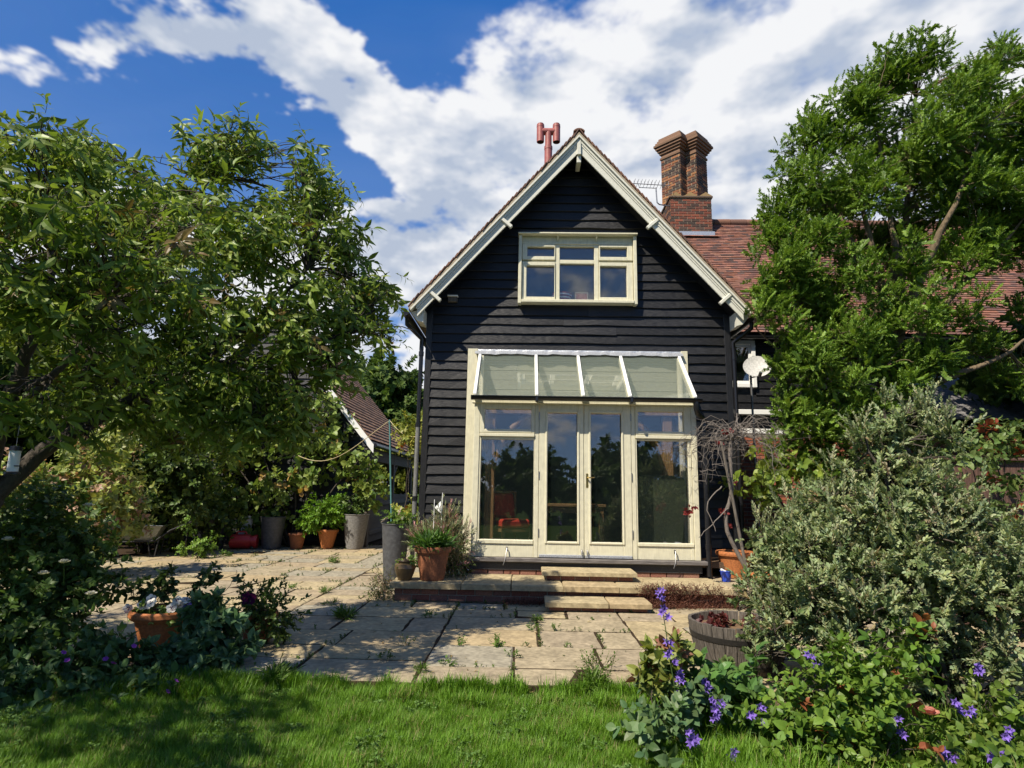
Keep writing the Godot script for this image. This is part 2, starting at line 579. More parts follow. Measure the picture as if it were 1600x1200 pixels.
	material("soil", lin(0.060, 0.042, 0.028), 1.0, {"tex": "speck", "normal": "n_stone", "depth": 1.5, "scale": Vector3.ONE * 2, "spec": 0.1})
	material("turf", lin(0.050, 0.085, 0.018), 1.0, {"tex": "fine", "normal": "n_stone", "depth": 1.0, "scale": Vector3.ONE, "spec": 0.1})
	material("terracotta", lin(0.46, 0.165, 0.070), 0.8, {"tex": "fine", "normal": "n_fine", "depth": 0.35, "scale": Vector3.ONE * 2, "coarse": "blotch", "coarse_scale": Vector3.ONE * 1.3})
	material("terracotta_bright", lin(0.58, 0.20, 0.060), 0.75, {"tex": "fine", "normal": "n_fine", "depth": 0.3, "scale": Vector3.ONE * 2})
	material("zinc", lin(0.15, 0.155, 0.165), 0.55, {"metal": 0.25, "tex": "blotch", "normal": "n_fine", "depth": 0.3, "scale": Vector3.ONE * 1.6, "coarse": "fine", "coarse_scale": Vector3.ONE * 0.9})
	material("zinc_pale", lin(0.36, 0.35, 0.33), 0.65, {"metal": 0.1, "tex": "blotch", "normal": "n_fine", "depth": 0.3, "scale": Vector3.ONE * 2.6, "coarse": "stone", "coarse_scale": Vector3.ONE * 1.4})
	material("glaze_brown", lin(0.13, 0.088, 0.042), 0.35, {"tex": "blotch", "scale": Vector3.ONE * 3})
	material("barrel_oak", lin(0.17, 0.145, 0.12), 0.85, {"tex": "wood", "normal": "n_wood", "depth": 1.2, "scale": upright})
	material("barrel_iron", lin(0.045, 0.042, 0.040), 0.55, {"metal": 0.5, "tex": "fine", "scale": Vector3.ONE * 2})
	material("bark", lin(0.11, 0.090, 0.068), 0.95, {"tex": "fine", "normal": "n_stone", "depth": 2.0, "scale": Vector3(2.0, 1.0, 2.0), "coarse": "blotch", "coarse_scale": Vector3.ONE})
	material("bark_dark", lin(0.075, 0.060, 0.045), 0.95, {"tex": "fine", "normal": "n_stone", "depth": 2.0, "scale": Vector3(2.0, 1.0, 2.0)})
	material("bark_yew", lin(0.20, 0.145, 0.085), 0.95, {"tex": "fine", "normal": "n_stone", "depth": 1.5, "scale": Vector3(2.0, 0.7, 2.0)})
	material("dead_twig", lin(0.21, 0.18, 0.155), 0.9, {"tex": "fine", "scale": Vector3.ONE * 3})
	material("pole_green", lin(0.08, 0.20, 0.20), 0.4)
	material("rope", lin(0.50, 0.42, 0.24), 0.9)
	material("flue_red", lin(0.42, 0.125, 0.105), 0.45, {"tex": "blotch", "scale": Vector3.ONE * 1.5})
	material("hole_shade", lin(0.01, 0.01, 0.01), 0.9)
	material("dish_grey", lin(0.55, 0.55, 0.53), 0.6, {"tex": "blotch", "scale": Vector3.ONE * 3})
	material("fence_brown", lin(0.20, 0.105, 0.075), 0.85, {"tex": "wood", "normal": "n_wood", "depth": 0.8, "scale": upright})
	material("shed_grey", lin(0.27, 0.26, 0.26), 0.75, {"tex": "wood", "scale": Vector3(0.8, 3, 3)})
	material("post_grey", lin(0.22, 0.19, 0.155), 0.85, {"tex": "wood", "normal": "n_wood", "depth": 1.0, "scale": upright})
	material("barrow_steel", lin(0.34, 0.35, 0.30), 0.5, {"metal": 0.3, "tex": "blotch", "scale": Vector3.ONE * 2})
	material("rubber", lin(0.02, 0.02, 0.02), 0.8)
	material("red_plastic", lin(0.52, 0.035, 0.03), 0.35)
	material("blue_plastic", lin(0.02, 0.06, 0.42), 0.3)
	material("white_plastic", lin(0.72, 0.74, 0.75), 0.4)
	material("leaf", lin(1, 1, 1), 0.46, {"leafy": true, "through": 0.75, "spec": 0.42})
	material("leaf_dull", lin(1, 1, 1), 0.62, {"leafy": true, "through": 0.6, "spec": 0.35})
	material("petal", lin(1, 1, 1), 0.7, {"leafy": true, "through": 0.6, "spec": 0.25})
	material("grass", lin(1, 1, 1), 0.5, {"leafy": true, "through": 0.7, "spec": 0.35})
	glass("pane", 0.06, 0.01, Color(0.16, 0.20, 0.20))
	glass("roof_pane", 0.05, 0.03, Color(0.72, 0.78, 0.72))

# ---------------------------------------------------------------- ground, patio
var joints := []
func build_ground() -> void:
	var g := setting("ground")
	var s := Shape.new()
	# one wide sheet of soil and rough grass to the horizon, dipping under the patio
	var xs := [-400.0, -60.0, -12.0, -5.0, 5.0, 14.0, 60.0, 400.0]
	var zs := [-400.0, -60.0, -12.0, 4.86, 14.0, 60.0, 400.0]
	for i in xs.size() - 1:
		for j in zs.size() - 1:
			s.quad(Vector3(xs[i], -0.1, zs[j + 1]), Vector3(xs[i + 1], -0.1, zs[j + 1]), Vector3(xs[i + 1], -0.1, zs[j]), Vector3(xs[i], -0.1, zs[j]))
	part("turf", s, mats.turf, g)

	var p := setting("patio")
	var bed := Shape.new()
	bed.box(Vector3(-10.5, -0.09, -8.0), Vector3(5.6, -0.012, 4.83))
	part("bedding", bed, mats.soil, p)
	# sandstone slabs laid in broken courses: strips of paving, each with courses of its own depth
	var r := RandomNumberGenerator.new()
	r.seed = 77
	var edges := [-9.7, -6.9, -4.55, -2.62, -0.78, 1.12, 2.75, 5.0]
	for c in edges.size() - 1:
		var z := 4.82
		var far := -5.6
		while z > far:
			var d: float = [0.43, 0.58, 0.58, 0.29, 0.58, 0.43, 0.66][r.randi() % 7]
			var x: float = edges[c]
			var stop: float = edges[c + 1]
			while x < stop - 0.05:
				var w: float = [0.58, 0.72, 0.87, 0.72, 0.58, 0.95][r.randi() % 6]
				if stop - x - w < 0.34:
					w = stop - x
					if w > 1.15:
						w *= 0.5
				var lo := Vector2(x, z - d)
				var hi := Vector2(x + w, z)
				x += w
				# nothing under the terrace and the house, nor in the far beds
				if lo.x > -1.75 and hi.y < 1.72:
					continue
				if lo.x > -1.75 and lo.y < 1.62:
					lo.y = 1.62
				if hi.x > -1.62 and lo.y < 1.5:
					hi.x = -1.62
				if hi.x < -7.6 - 0.25 * (hi.y + 2.0) and hi.y < 2.2:
					continue
				if hi.x - lo.x < 0.1 or hi.y - lo.y < 0.08:
					continue
				joints.append([Vector2(lo.x, lo.y), Vector2(hi.x, lo.y)])
				joints.append([Vector2(hi.x, lo.y), Vector2(hi.x, hi.y)])
				slab(p, lo, hi, 0.0, 0.05, 0.0085, r, 0.012)
			z -= d
	# the edging course of bricks against the lawn
	for k in 52:
		var x := -6.4 + k * 0.228
		var b := Shape.new()
		b.soft(Transform3D(Basis(Vector3.RIGHT, r.randf_range(-0.05, 0.05)).rotated(Vector3.UP, r.randf_range(-0.03, 0.03)), Vector3(x, -0.100 + r.randf_range(-0.018, 0.008), 4.885)), Vector3(0.215, 0.10, 0.10), 0.016)
		part("brick", b, mats["brick_%d" % [5, 4, 2, 5][r.randi() % 4]], p)

func slab(parent: Node, lo: Vector2, hi: Vector2, top: float, thick: float, gap: float, r: RandomNumberGenerator, lift: float, tone := -1) -> void:
	# a riven slab: wandering edges, a worn arris, a slight tilt
	var s := Shape.new()
	var a := lo + Vector2(gap, gap)
	var b := hi - Vector2(gap, gap)
	var ring := []
	var nx := 5 if b.x - a.x > 0.5 else 3
	var ny := 5 if b.y - a.y > 0.5 else 3
	for i in nx:
		ring.append(Vector2(lerpf(a.x, b.x, float(i) / nx), b.y))
	for i in ny:
		ring.append(Vector2(b.x, lerpf(b.y, a.y, float(i) / ny)))
	for i in nx:
		ring.append(Vector2(lerpf(b.x, a.x, float(i) / nx), a.y))
	for i in ny:
		ring.append(Vector2(a.x, lerpf(a.y, b.y, float(i) / ny)))
	var mid := (a + b) * 0.5
	var tilt := Vector2(r.randf_range(-0.004, 0.004), r.randf_range(-0.004, 0.004))
	var base := top + r.randf_range(-lift, 0.0)
	var inner := []
	var outer := []
	var foot := []
	for q: Vector2 in ring:
		var w := Vector2(r.randf_range(-0.006, 0.006), r.randf_range(-0.006, 0.006))
		var h := base + tilt.dot(q - mid)
		var e: Vector2 = q + w
		var n: Vector2 = e + (mid - e).normalized() * r.randf_range(0.008, 0.018)
		inner.append(Vector3(n.x, h, n.y))
		outer.append(Vector3(e.x, h - r.randf_range(0.005, 0.012), e.y))
		foot.append(Vector3(e.x, top - thick, e.y))
	var m := Vector3(mid.x, base, mid.y)
	for i in ring.size():
		var j := (i + 1) % ring.size()
		s.face([m, inner[i], inner[j]], Vector3.UP)
		var side := Vector3(outer[i].x - m.x, 0, outer[i].z - m.z)
		s.face([inner[i], inner[j], outer[j], outer[i]], Vector3.UP + side * 0.2)
		s.face([outer[i], outer[j], foot[j], foot[i]], side)
	var k := r.randi() % 7
	part("slab", s, mats["slab_%d" % (k if tone < 0 else tone)], parent)

func brick_wall(parent: Node, from: Vector3, along: Vector3, out: Vector3, length: float, courses: int, r: RandomNumberGenerator) -> void:
	var core := Shape.new()
	var h := courses * 0.075
	var a := from - out * 0.012
	var b := from + along * length - out * 0.012
	core.quad(a, b, b + Vector3.UP * h, a + Vector3.UP * h) if along.cross(Vector3.UP).dot(out) > 0 else core.quad(b, a, a + Vector3.UP * h, b + Vector3.UP * h)
	part("mortar", core, mats.mortar, parent)
	for c in courses:
		var x := 0.0 if c % 2 == 0 else -0.115
		while x < length - 0.02:
			var l := 0.215 if (c + int(x * 7)) % 3 else 0.215
			var x0 := maxf(x, 0.0)
			var x1 := minf(x + l, length)
			x += l + 0.012
			if x1 - x0 < 0.04:
				continue
			var s := Shape.new()
			var bs := Basis(along, Vector3.UP, out)
			var c0 := from + along * (x0 + x1) * 0.5 + Vector3.UP * (c * 0.075 + 0.0375) - out * (0.05 - r.randf_range(0.0, 0.006))
			s.soft(Transform3D(bs, c0), Vector3(x1 - x0, 0.065 + r.randf_range(-0.002, 0.002), 0.10), 0.005)
			part("brick", s, mats["brick_%d" % (r.randi() % 5)], parent)

func build_terrace() -> void:
	var t := setting("terrace")
	var r := RandomNumberGenerator.new()
	r.seed = 5
	var core := Shape.new()
	core.box(Vector3(-1.56, -0.05, 0.02), Vector3(4.2, 0.150, 1.59))
	part("core", core, mats.mortar, t)
	brick_wall(t, Vector3(-1.60, 0.0, 1.62), Vector3.RIGHT, Vector3.BACK, 5.8, 2, r)
	brick_wall(t, Vector3(-1.60, 0.0, 0.05), Vector3.BACK, Vector3.LEFT, 1.55, 2, r)
	var xs := [-1.66, -0.76, -0.13, 0.52, 1.21, 1.93, 2.62, 3.3, 4.2]
	for i in xs.size() - 1:
		slab(t, Vector2(xs[i], 0.74), Vector2(xs[i + 1], 1.70), 0.23, 0.075, 0.005, r, 0.004, [0, 2, 2, 4, 0, 2, 1, 0][i])
		slab(t, Vector2(xs[i], 0.03), Vector2(xs[i + 1], 0.74), 0.23, 0.075, 0.006, r, 0.004)
	# two loose stone steps up to the doors
	for k in 2:
		var st := thing("stone_step", ["single sandstone slab step on a brick riser below the glazed doors", "two slab sandstone step on brick standing on the patio against the terrace"][k], "step", [Vector3(0.89, 0.23, 0.85), Vector3(0.90, 0.0, 1.72)][k], 0.0)
		var w: float = [1.14, 1.16][k]
		var d: float = [0.44, 0.38][k]
		var h: float = [0.065, 0.05][k]
		var f := Shape.new()
		f.box(Vector3(-w * 0.5, 0.0, 0.0), Vector3(w * 0.5, h, d - 0.03))
		part("base", f, mats.mortar, st)
		for b in 6:
			var bs := Shape.new()
			bs.bar(Vector3(-w * 0.5 + b * w / 6.0 + 0.006, 0.003, d - 0.09), Vector3(-w * 0.5 + (b + 1) * w / 6.0 - 0.006, h - 0.004, d - 0.02), 0.005)
			part("brick", bs, mats["brick_%d" % ((b * 2 + k) % 5)], st)
		if k == 0:
			slab(st, Vector2(-0.62, -0.02), Vector2(0.62, d + 0.04), h + 0.055, 0.055, 0.0, r, 0.0, 2)
		else:
			slab(st, Vector2(-0.62, -0.02), Vector2(0.12, d + 0.04), h + 0.06, 0.06, 0.0, r, 0.0, 2)
			slab(st, Vector2(0.13, -0.02), Vector2(0.62, d + 0.04), h + 0.06, 0.06, 0.0, r, 0.0, 4)

# ---------------------------------------------------------------- the house
func roof_y(x: float) -> float:
	return 7.20 - PITCH * absf(x - APEX_X)

func board(parent: Node, x0: float, x1: float, y0: float, z: float, m: Material, r: RandomNumberGenerator, high := 0.165, slant0 := 0.0, slant1 := 0.0) -> void:
	# a feather-edged weatherboard, thick at its wandering lower edge; slants cut the ends along a gable
	var s := Shape.new()
	var k := maxi(2, int((x1 - x0) / 0.45))
	var low := []
	var prev := []
	for i in k + 1:
		var t := float(i) / k
		var x := lerpf(x0, x1, t)
		var xt := lerpf(x0 + slant0, x1 + slant1, t)
		var j := r.randf_range(-0.009, 0.009)
		var o := r.randf_range(-0.004, 0.006)
		var row := [Vector3(x, y0 + j, z), Vector3(x, y0 + j, z + 0.036 + o), Vector3(x, y0 + j + 0.006, z + 0.040 + o), Vector3(xt, y0 + high, z + 0.012)]
		if i == 0:
			s.face([row[0], row[1], row[2], row[3]], Vector3.LEFT)
		else:
			s.face([prev[0], row[0], row[1], prev[1]], Vector3.DOWN)
			s.face([prev[1], row[1], row[2], prev[2]], Vector3(0, -0.5, 1))
			s.face([prev[2], row[2], row[3], prev[3]], Vector3.BACK)
		if i == k:
			s.face([row[0], row[1], row[2], row[3]], Vector3.RIGHT)
		prev = row
	part("weatherboard", s, m, parent)

func build_house() -> void:
	var h := thing("house", "black weatherboarded house gable with cream bargeboards and a red tiled roof", "house", Vector3.ZERO)
	var r := RandomNumberGenerator.new()
	r.seed = 901
	# wall panel behind the boards, with the openings left free
	var wall := Shape.new()
	var L := -1.60
	var R := 3.29
	wall.box(Vector3(L, 0.0, -0.15), Vector3(-0.72, 4.0, -0.002))
	wall.box(Vector3(2.47, 0.0, -0.15), Vector3(R, 4.0, -0.002))
	wall.box(Vector3(-0.72, 2.80, -0.15), Vector3(2.47, 4.0, -0.002))
	wall.box(Vector3(-0.72, 0.0, -0.15), Vector3(2.47, 0.44, -0.002))
	wall.box(Vector3(L, 4.0, -0.15), Vector3(-0.03, 4.42, -0.002))
	wall.box(Vector3(1.71, 4.0, -0.15), Vector3(R, 4.42, -0.002))
	wall.box(Vector3(-0.03, 4.0, -0.15), Vector3(1.71, 4.42, -0.002))
	wall.prism([Vector2(L, 4.42), Vector2(-0.03, 4.42), Vector2(-0.03, 6.0), Vector2(L, roof_y(L) - 0.15)], -0.15, -0.002)
	wall.prism([Vector2(1.71, 4.42), Vector2(R, 4.42), Vector2(R, roof_y(R) - 0.15), Vector2(1.71, 6.0)], -0.15, -0.002)
	wall.prism([Vector2(-0.03, 5.50), Vector2(1.71, 5.50), Vector2(1.71, 6.0), Vector2(APEX_X, roof_y(APEX_X) - 0.15), Vector2(-0.03, 6.0)], -0.15, -0.002)
	part("front_wall", wall, mats.black_trim, h)
	var sides := Shape.new()
	sides.box(Vector3(L, 0.0, -8.0), Vector3(L + 0.12, 4.1, -0.16))
	sides.box(Vector3(R - 0.12, 0.0, -8.0), Vector3(R, 4.1, -0.16))
	sides.box(Vector3(L, 0.0, -8.12), Vector3(R, 4.1, -8.0))
	sides.prism([Vector2(L, 4.1), Vector2(R, 4.1), Vector2(APEX_X, roof_y(APEX_X) - 0.15)], -8.12, -8.0)
	part("side_wall", sides, mats.black_trim, h)
	# weatherboards, course by course
	var y := 0.42
	while y < 6.85:
		var lx := L + 0.06
		var rx := R - 0.06
		var s0 := 0.0
		var s1 := 0.0
		if roof_y(L) - 0.22 < y + 0.16:
			lx = maxf(lx, APEX_X - (7.20 - 0.16 - y) / PITCH)
			rx = minf(rx, APEX_X + (7.20 - 0.16 - y) / PITCH)
			s0 = 0.14
			s1 = -0.14
		var holes := []
		if y + 0.15 > 0.4 and y < 3.56:
			holes = [[-0.92, 2.60]]
		elif y + 0.165 > 4.38 and y < 5.56:
			holes = [[-0.11, 1.80]]
		var spans := []
		var x := lx
		for q in holes:
			if q[0] > x:
				spans.append([x, q[0]])
			x = q[1]
		spans.append([x, rx])
		for q in spans:
			var a: float = q[0]
			var b: float = q[1]
			if b - a < 0.05:
				continue
			var cut := [a, b]
			if b - a > 2.2:
				cut = [a, a + (b - a) * r.randf_range(0.2, 0.8), b]
			for i in cut.size() - 1:
				var p0: float = cut[i] + (0.002 if i > 0 else 0.0)
				board(h, p0, cut[i + 1], y, 0.0, mats["black_board_%d" % (r.randi() % 4)], r, 0.165, s0 if p0 == lx else 0.0, s1 if cut[i + 1] == rx else 0.0)
		y += 0.151 + r.randf_range(-0.005, 0.005)
	# corner boards
	for sx in [L - 0.01, R - 0.085]:
		var c := Shape.new()
		c.bar(Vector3(sx, 0.25, 0.0), Vector3(sx + 0.10, 4.25, 0.045), 0.006)
		part("corner_board", c, mats.black_trim, h)
	# bargeboards with their moulding, undercloak and soffit
	for sgn in [-1.0, 1.0]:
		var f := Shape.new()
		var e := 2.545
		var top := 7.115
		var q := func(dx: float, dy: float) -> Vector2: return Vector2(APEX_X + sgn * dx, top - PITCH * dx + dy)
		f.prism([q.call(0.0, 0.0), q.call(e, 0.0), q.call(e, -0.19), q.call(e - 0.09, -0.235 + 0.05), q.call(0.0, -0.235)], 0.385, 0.415)
		var bb := part("bargeboard", f, mats.cream_barge, h)
		var g := Shape.new()
		g.prism([q.call(0.0, 0.0), q.call(e + 0.02, 0.0), q.call(e + 0.02, -0.055), q.call(0.0, -0.055)], 0.4155, 0.438)
		g.prism([q.call(0.0, -0.065), q.call(e, -0.065), q.call(e, -0.095), q.call(0.0, -0.095)], 0.4155, 0.427)
		part("moulding", g, mats.cream_barge, bb)
		var u := Shape.new()
		u.prism([q.call(0.0, 0.045), q.call(e + 0.10, 0.045), q.call(e + 0.10, 0.006), q.call(0.0, 0.006)], -0.2, 0.47)
		part("undercloak", u, mats.cream_barge, h)
		var so := Shape.new()
		so.prism([q.call(0.0, -0.06), q.call(e, -0.06), q.call(e, -0.09), q.call(0.0, -0.09)], 0.0, 0.383)
		part("soffit", so, mats.black_trim, h)
		# clasps over the board: halfway and at the foot
		for dx in [1.18, 2.28]:
			var k := Shape.new()
			var m: Vector2 = q.call(dx, -0.15)
			var bs := Basis(Vector3(0, 0, 1), -sgn * atan(PITCH))
			k.soft(Transform3D(bs, Vector3(m.x, m.y, 0.424)), Vector3(0.055, 0.26, 0.06), 0.008)
			part("clasp", k, mats.cream_barge, h)
		# boxed eaves end
		var bx := Shape.new()
		var ex: float = APEX_X + sgn * 2.455
		bx.prism([Vector2(ex, 4.20), Vector2(ex + sgn * 0.20, 4.13), Vector2(ex + sgn * 0.10, 4.0), Vector2(ex, 3.97)], 0.02, 0.36)
		part("eaves_box", bx, mats.cream_barge, h)
		# roof covering: a deck, and the courses of plain tiles stepping down it
		var deck := Shape.new()
		deck.prism([q.call(0.0, 0.095), q.call(e + 0.13, 0.095), q.call(e + 0.13, 0.047), q.call(0.0, 0.047)], -8.2, 0.462)
		part("mortar_bed", deck, mats.verge_mortar, h)
		var run := 2.70 * sqrt(1.0 + PITCH * PITCH)
		var courses := int(run / 0.1)
		var mass := Shape.new()
		var dir := Vector3(sgn, -PITCH, 0).normalized()
		var nor := Vector3(sgn * PITCH, 1, 0).normalized()
		for c in courses:
			var d := c * 0.1 + 0.06
			var o := Vector3(APEX_X, top + 0.105, 0) + dir * d + nor * 0.016
			for k in 2:                                           # the verge tiles are seen one by one
				var tl := Shape.new()
				var w := 0.165 if (c + k) % 2 == 0 else 0.15
				var zc := 0.475 - 0.083 - k * 0.168
				var bs2 := Basis(Vector3(0, 0, 1).cross(nor).normalized() * 1.0, nor, Vector3(0, 0, 1)).rotated(Vector3(0, 0, 1), -sgn * (0.15 + r.randf_range(-0.03, 0.04)))
				tl.soft(Transform3D(bs2, o + Vector3(0, 0, zc + r.randf_range(-0.004, 0.006)) + nor * r.randf_range(0.0, 0.004)), Vector3(0.17, 0.019, w), 0.003)
				part("roof_tile", tl, mats["roof_%d" % (r.randi() % 4)], h)
			mass.tint = Color(0.30, 0.13, 0.08).lerp(Color(0.24, 0.12, 0.09), r.randf())
			mass.soft(Transform3D(Basis(Vector3(0, 0, 1).cross(nor).normalized(), nor, Vector3(0, 0, 1)).rotated(Vector3(0, 0, 1), -sgn * 0.10), o + Vector3(0, 0, -4.05)), Vector3(0.17, 0.016, 8.2), 0.003)
		part("roof_tiles", mass, mats.tile_mass, h, "stuff")
		# gutter and downpipe
		var gu := Shape.new()
		var gx: float = APEX_X + sgn * 2.74
		for k in 8:
			var a0 := PI + PI * k / 8.0
			var a1 := PI + PI * (k + 1) / 8.0
			var p0 := Vector3(gx + 0.062 * cos(a0), 4.13 + 0.062 * sin(a0), 0.40)
			var p1 := Vector3(gx + 0.062 * cos(a1), 4.13 + 0.062 * sin(a1), 0.40)
			gu.quad(p0, p1, p1 + Vector3(0, 0, -8.5), p0 + Vector3(0, 0, -8.5))
			gu.tri(Vector3(gx, 4.13, 0.401), p1 + Vector3(0, 0, 0.001), p0 + Vector3(0, 0, 0.001))
		part("gutter", gu, mats.black_plastic, h)
		var wx: float = (L - 0.075) if sgn < 0 else (R + 0.055)
		var dp := Shape.new()
		dp.tube([Vector3(gx, 4.08, 0.22), Vector3(gx, 3.98, 0.2), Vector3(lerpf(gx, wx, 0.5), 3.88, 0.12), Vector3(wx, 3.78, 0.03), Vector3(wx, 3.6, 0.03)], [0.036, 0.036, 0.036, 0.036, 0.036], 12)
		dp.tube([Vector3(wx, 3.65, 0.03), Vector3(wx, 2.4, 0.03)], [0.034, 0.034], 12)
		for yy in [3.5, 2.35, 1.2]:
			dp.tube([Vector3(wx, yy, 0.03), Vector3(wx, yy + 0.07, 0.03)], [0.042, 0.042], 12)
		part("downpipe", dp, mats.black_plastic, h)
		var lp := Shape.new()
		lp.tube([Vector3(wx, 2.42, 0.03), Vector3(wx - 0.0, 0.24, 0.03)], [0.036, 0.036], 12)
		part("lower_downpipe", lp, mats.grey_pipe if sgn < 0 else mats.black_plastic, h)
	# ridge tiles and the block at the apex
	for k in 27:
		var rt := Shape.new()
		var zz := 0.46 - k * 0.32
		for a in 6:
			var t0 := -0.95 + 1.9 * a / 6.0
			var t1 := -0.95 + 1.9 * (a + 1) / 6.0
			var p0 := Vector3(APEX_X + sin(t0) * 0.115, 7.17 + cos(t0) * 0.115, 0)
			var p1 := Vector3(APEX_X + sin(t1) * 0.115, 7.17 + cos(t1) * 0.115, 0)
			var q0 := Vector3(APEX_X + sin(t0) * 0.095, 7.17 + cos(t0) * 0.095, 0)
			var q1 := Vector3(APEX_X + sin(t1) * 0.095, 7.17 + cos(t1) * 0.095, 0)
			var fz := Vector3(0, 0, zz)
			var bz := Vector3(0, 0, zz - 0.31)
			rt.quad(p0 + fz, p1 + fz, p1 + bz, p0 + bz)
			rt.quad(q0 + fz, q1 + fz, p1 + fz, p0 + fz)
		part("ridge_tile", rt, mats["roof_%d" % (k % 4)], h)
	var ab := Shape.new()
	ab.bar(Vector3(APEX_X - 0.032, 6.82, 0.37), Vector3(APEX_X + 0.032, 7.09, 0.447), 0.006)
	ab.bar(Vector3(APEX_X - 0.035, 6.70, 0.10), Vector3(APEX_X + 0.035, 6.83, 0.40), 0.006)
	part("apex_block", ab, mats.cream_barge, h)
	# small bat box under the eaves
	var bat := thing("bat_box", "small weathered box fixed on the black boards below the verge", "box", Vector3(-1.19, 4.40, 0.035))
	var bo := Shape.new()
	bo.bar(Vector3(-0.075, 0.0, 0.0), Vector3(0.075, 0.085, 0.06), 0.005)
	part("body", bo, mats.post_grey, bat)
	var bl := Shape.new()
	bl.bar(Vector3(-0.085, 0.086, -0.005), Vector3(0.085, 0.106, 0.085), 0.004)
	part("lid", bl, mats.white_bar, bat)
	# boiler flue with an H-shaped cowl
	var fl := thing("flue", "dull red flue pipe with an H shaped cowl behind the ridge", "chimney flue", Vector3(0.45, 6.52, -2.5))
	var fp := Shape.new()
	fp.tube([Vector3(0, 0, 0), Vector3(0, 2.20, 0)], [0.088, 0.084], 20)
	fp.tube([Vector3(0, 2.17, 0), Vector3(0, 2.24, 0)], [0.090, 0.090], 20)
	fp.tube([Vector3(0, 2.2, 0), Vector3(0, 2.62, 0)], [0.072, 0.072], 20)
	part("pipe", fp, mats.flue_red, fl)
	var cr := Shape.new()
	cr.tube([Vector3(-0.17, 2.60, 0), Vector3(0.17, 2.60, 0)], [0.075, 0.075], 20)
	var cowl := part("cowl", cr, mats.flue_red, fl)
	for sx in [-1.0, 1.0]:
		var ct := Shape.new()
		ct.tube([Vector3(sx * 0.175, 2.35, 0), Vector3(sx * 0.175, 2.36, 0), Vector3(sx * 0.175, 2.76, 0), Vector3(sx * 0.175, 2.78, 0)], [0.078, 0.082, 0.082, 0.070], 20, false)
		ct.tube([Vector3(sx * 0.175, 2.70, 0), Vector3(sx * 0.175, 2.72, 0)], [0.085, 0.085], 20)
		part("cowl_tube", ct, mats.flue_red, cowl)
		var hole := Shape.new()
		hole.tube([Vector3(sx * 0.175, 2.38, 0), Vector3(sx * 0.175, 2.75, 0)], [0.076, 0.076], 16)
		part("shade_plug", hole, mats.hole_shade, cowl)  # solid near-black plug; the shade inside the tube is put into its colour
	build_gable_window(h)

func frame_bars(s: Shape, x0: float, x1: float, y0: float, y1: float, w: float, z0: float, z1: float, e := 0.006) -> void:
	# four bars, the uprights running through
	s.bar(Vector3(x0, y0, z0), Vector3(x0 + w, y1, z1), e)
	s.bar(Vector3(x1 - w, y0, z0), Vector3(x1, y1, z1), e)
	s.bar(Vector3(x0 + w - 0.002, y0, z0 + 0.001), Vector3(x1 - w + 0.002, y0 + w, z1 - 0.001), e)
	s.bar(Vector3(x0 + w - 0.002, y1 - w, z0 + 0.001), Vector3(x1 - w + 0.002, y1, z1 - 0.001), e)

func pane_box(x0: float, x1: float, y0: float, y1: float, z: float) -> Shape:
	var s := Shape.new()
	s.box(Vector3(x0, y0, z - 0.002), Vector3(x1, y1, z + 0.002))       # three sheets, the extra ones added for a stronger reflection
	s.box(Vector3(x0, y0, z - 0.012), Vector3(x1, y1, z - 0.008))
	s.box(Vector3(x0, y0, z - 0.022), Vector3(x1, y1, z - 0.018))
	return s

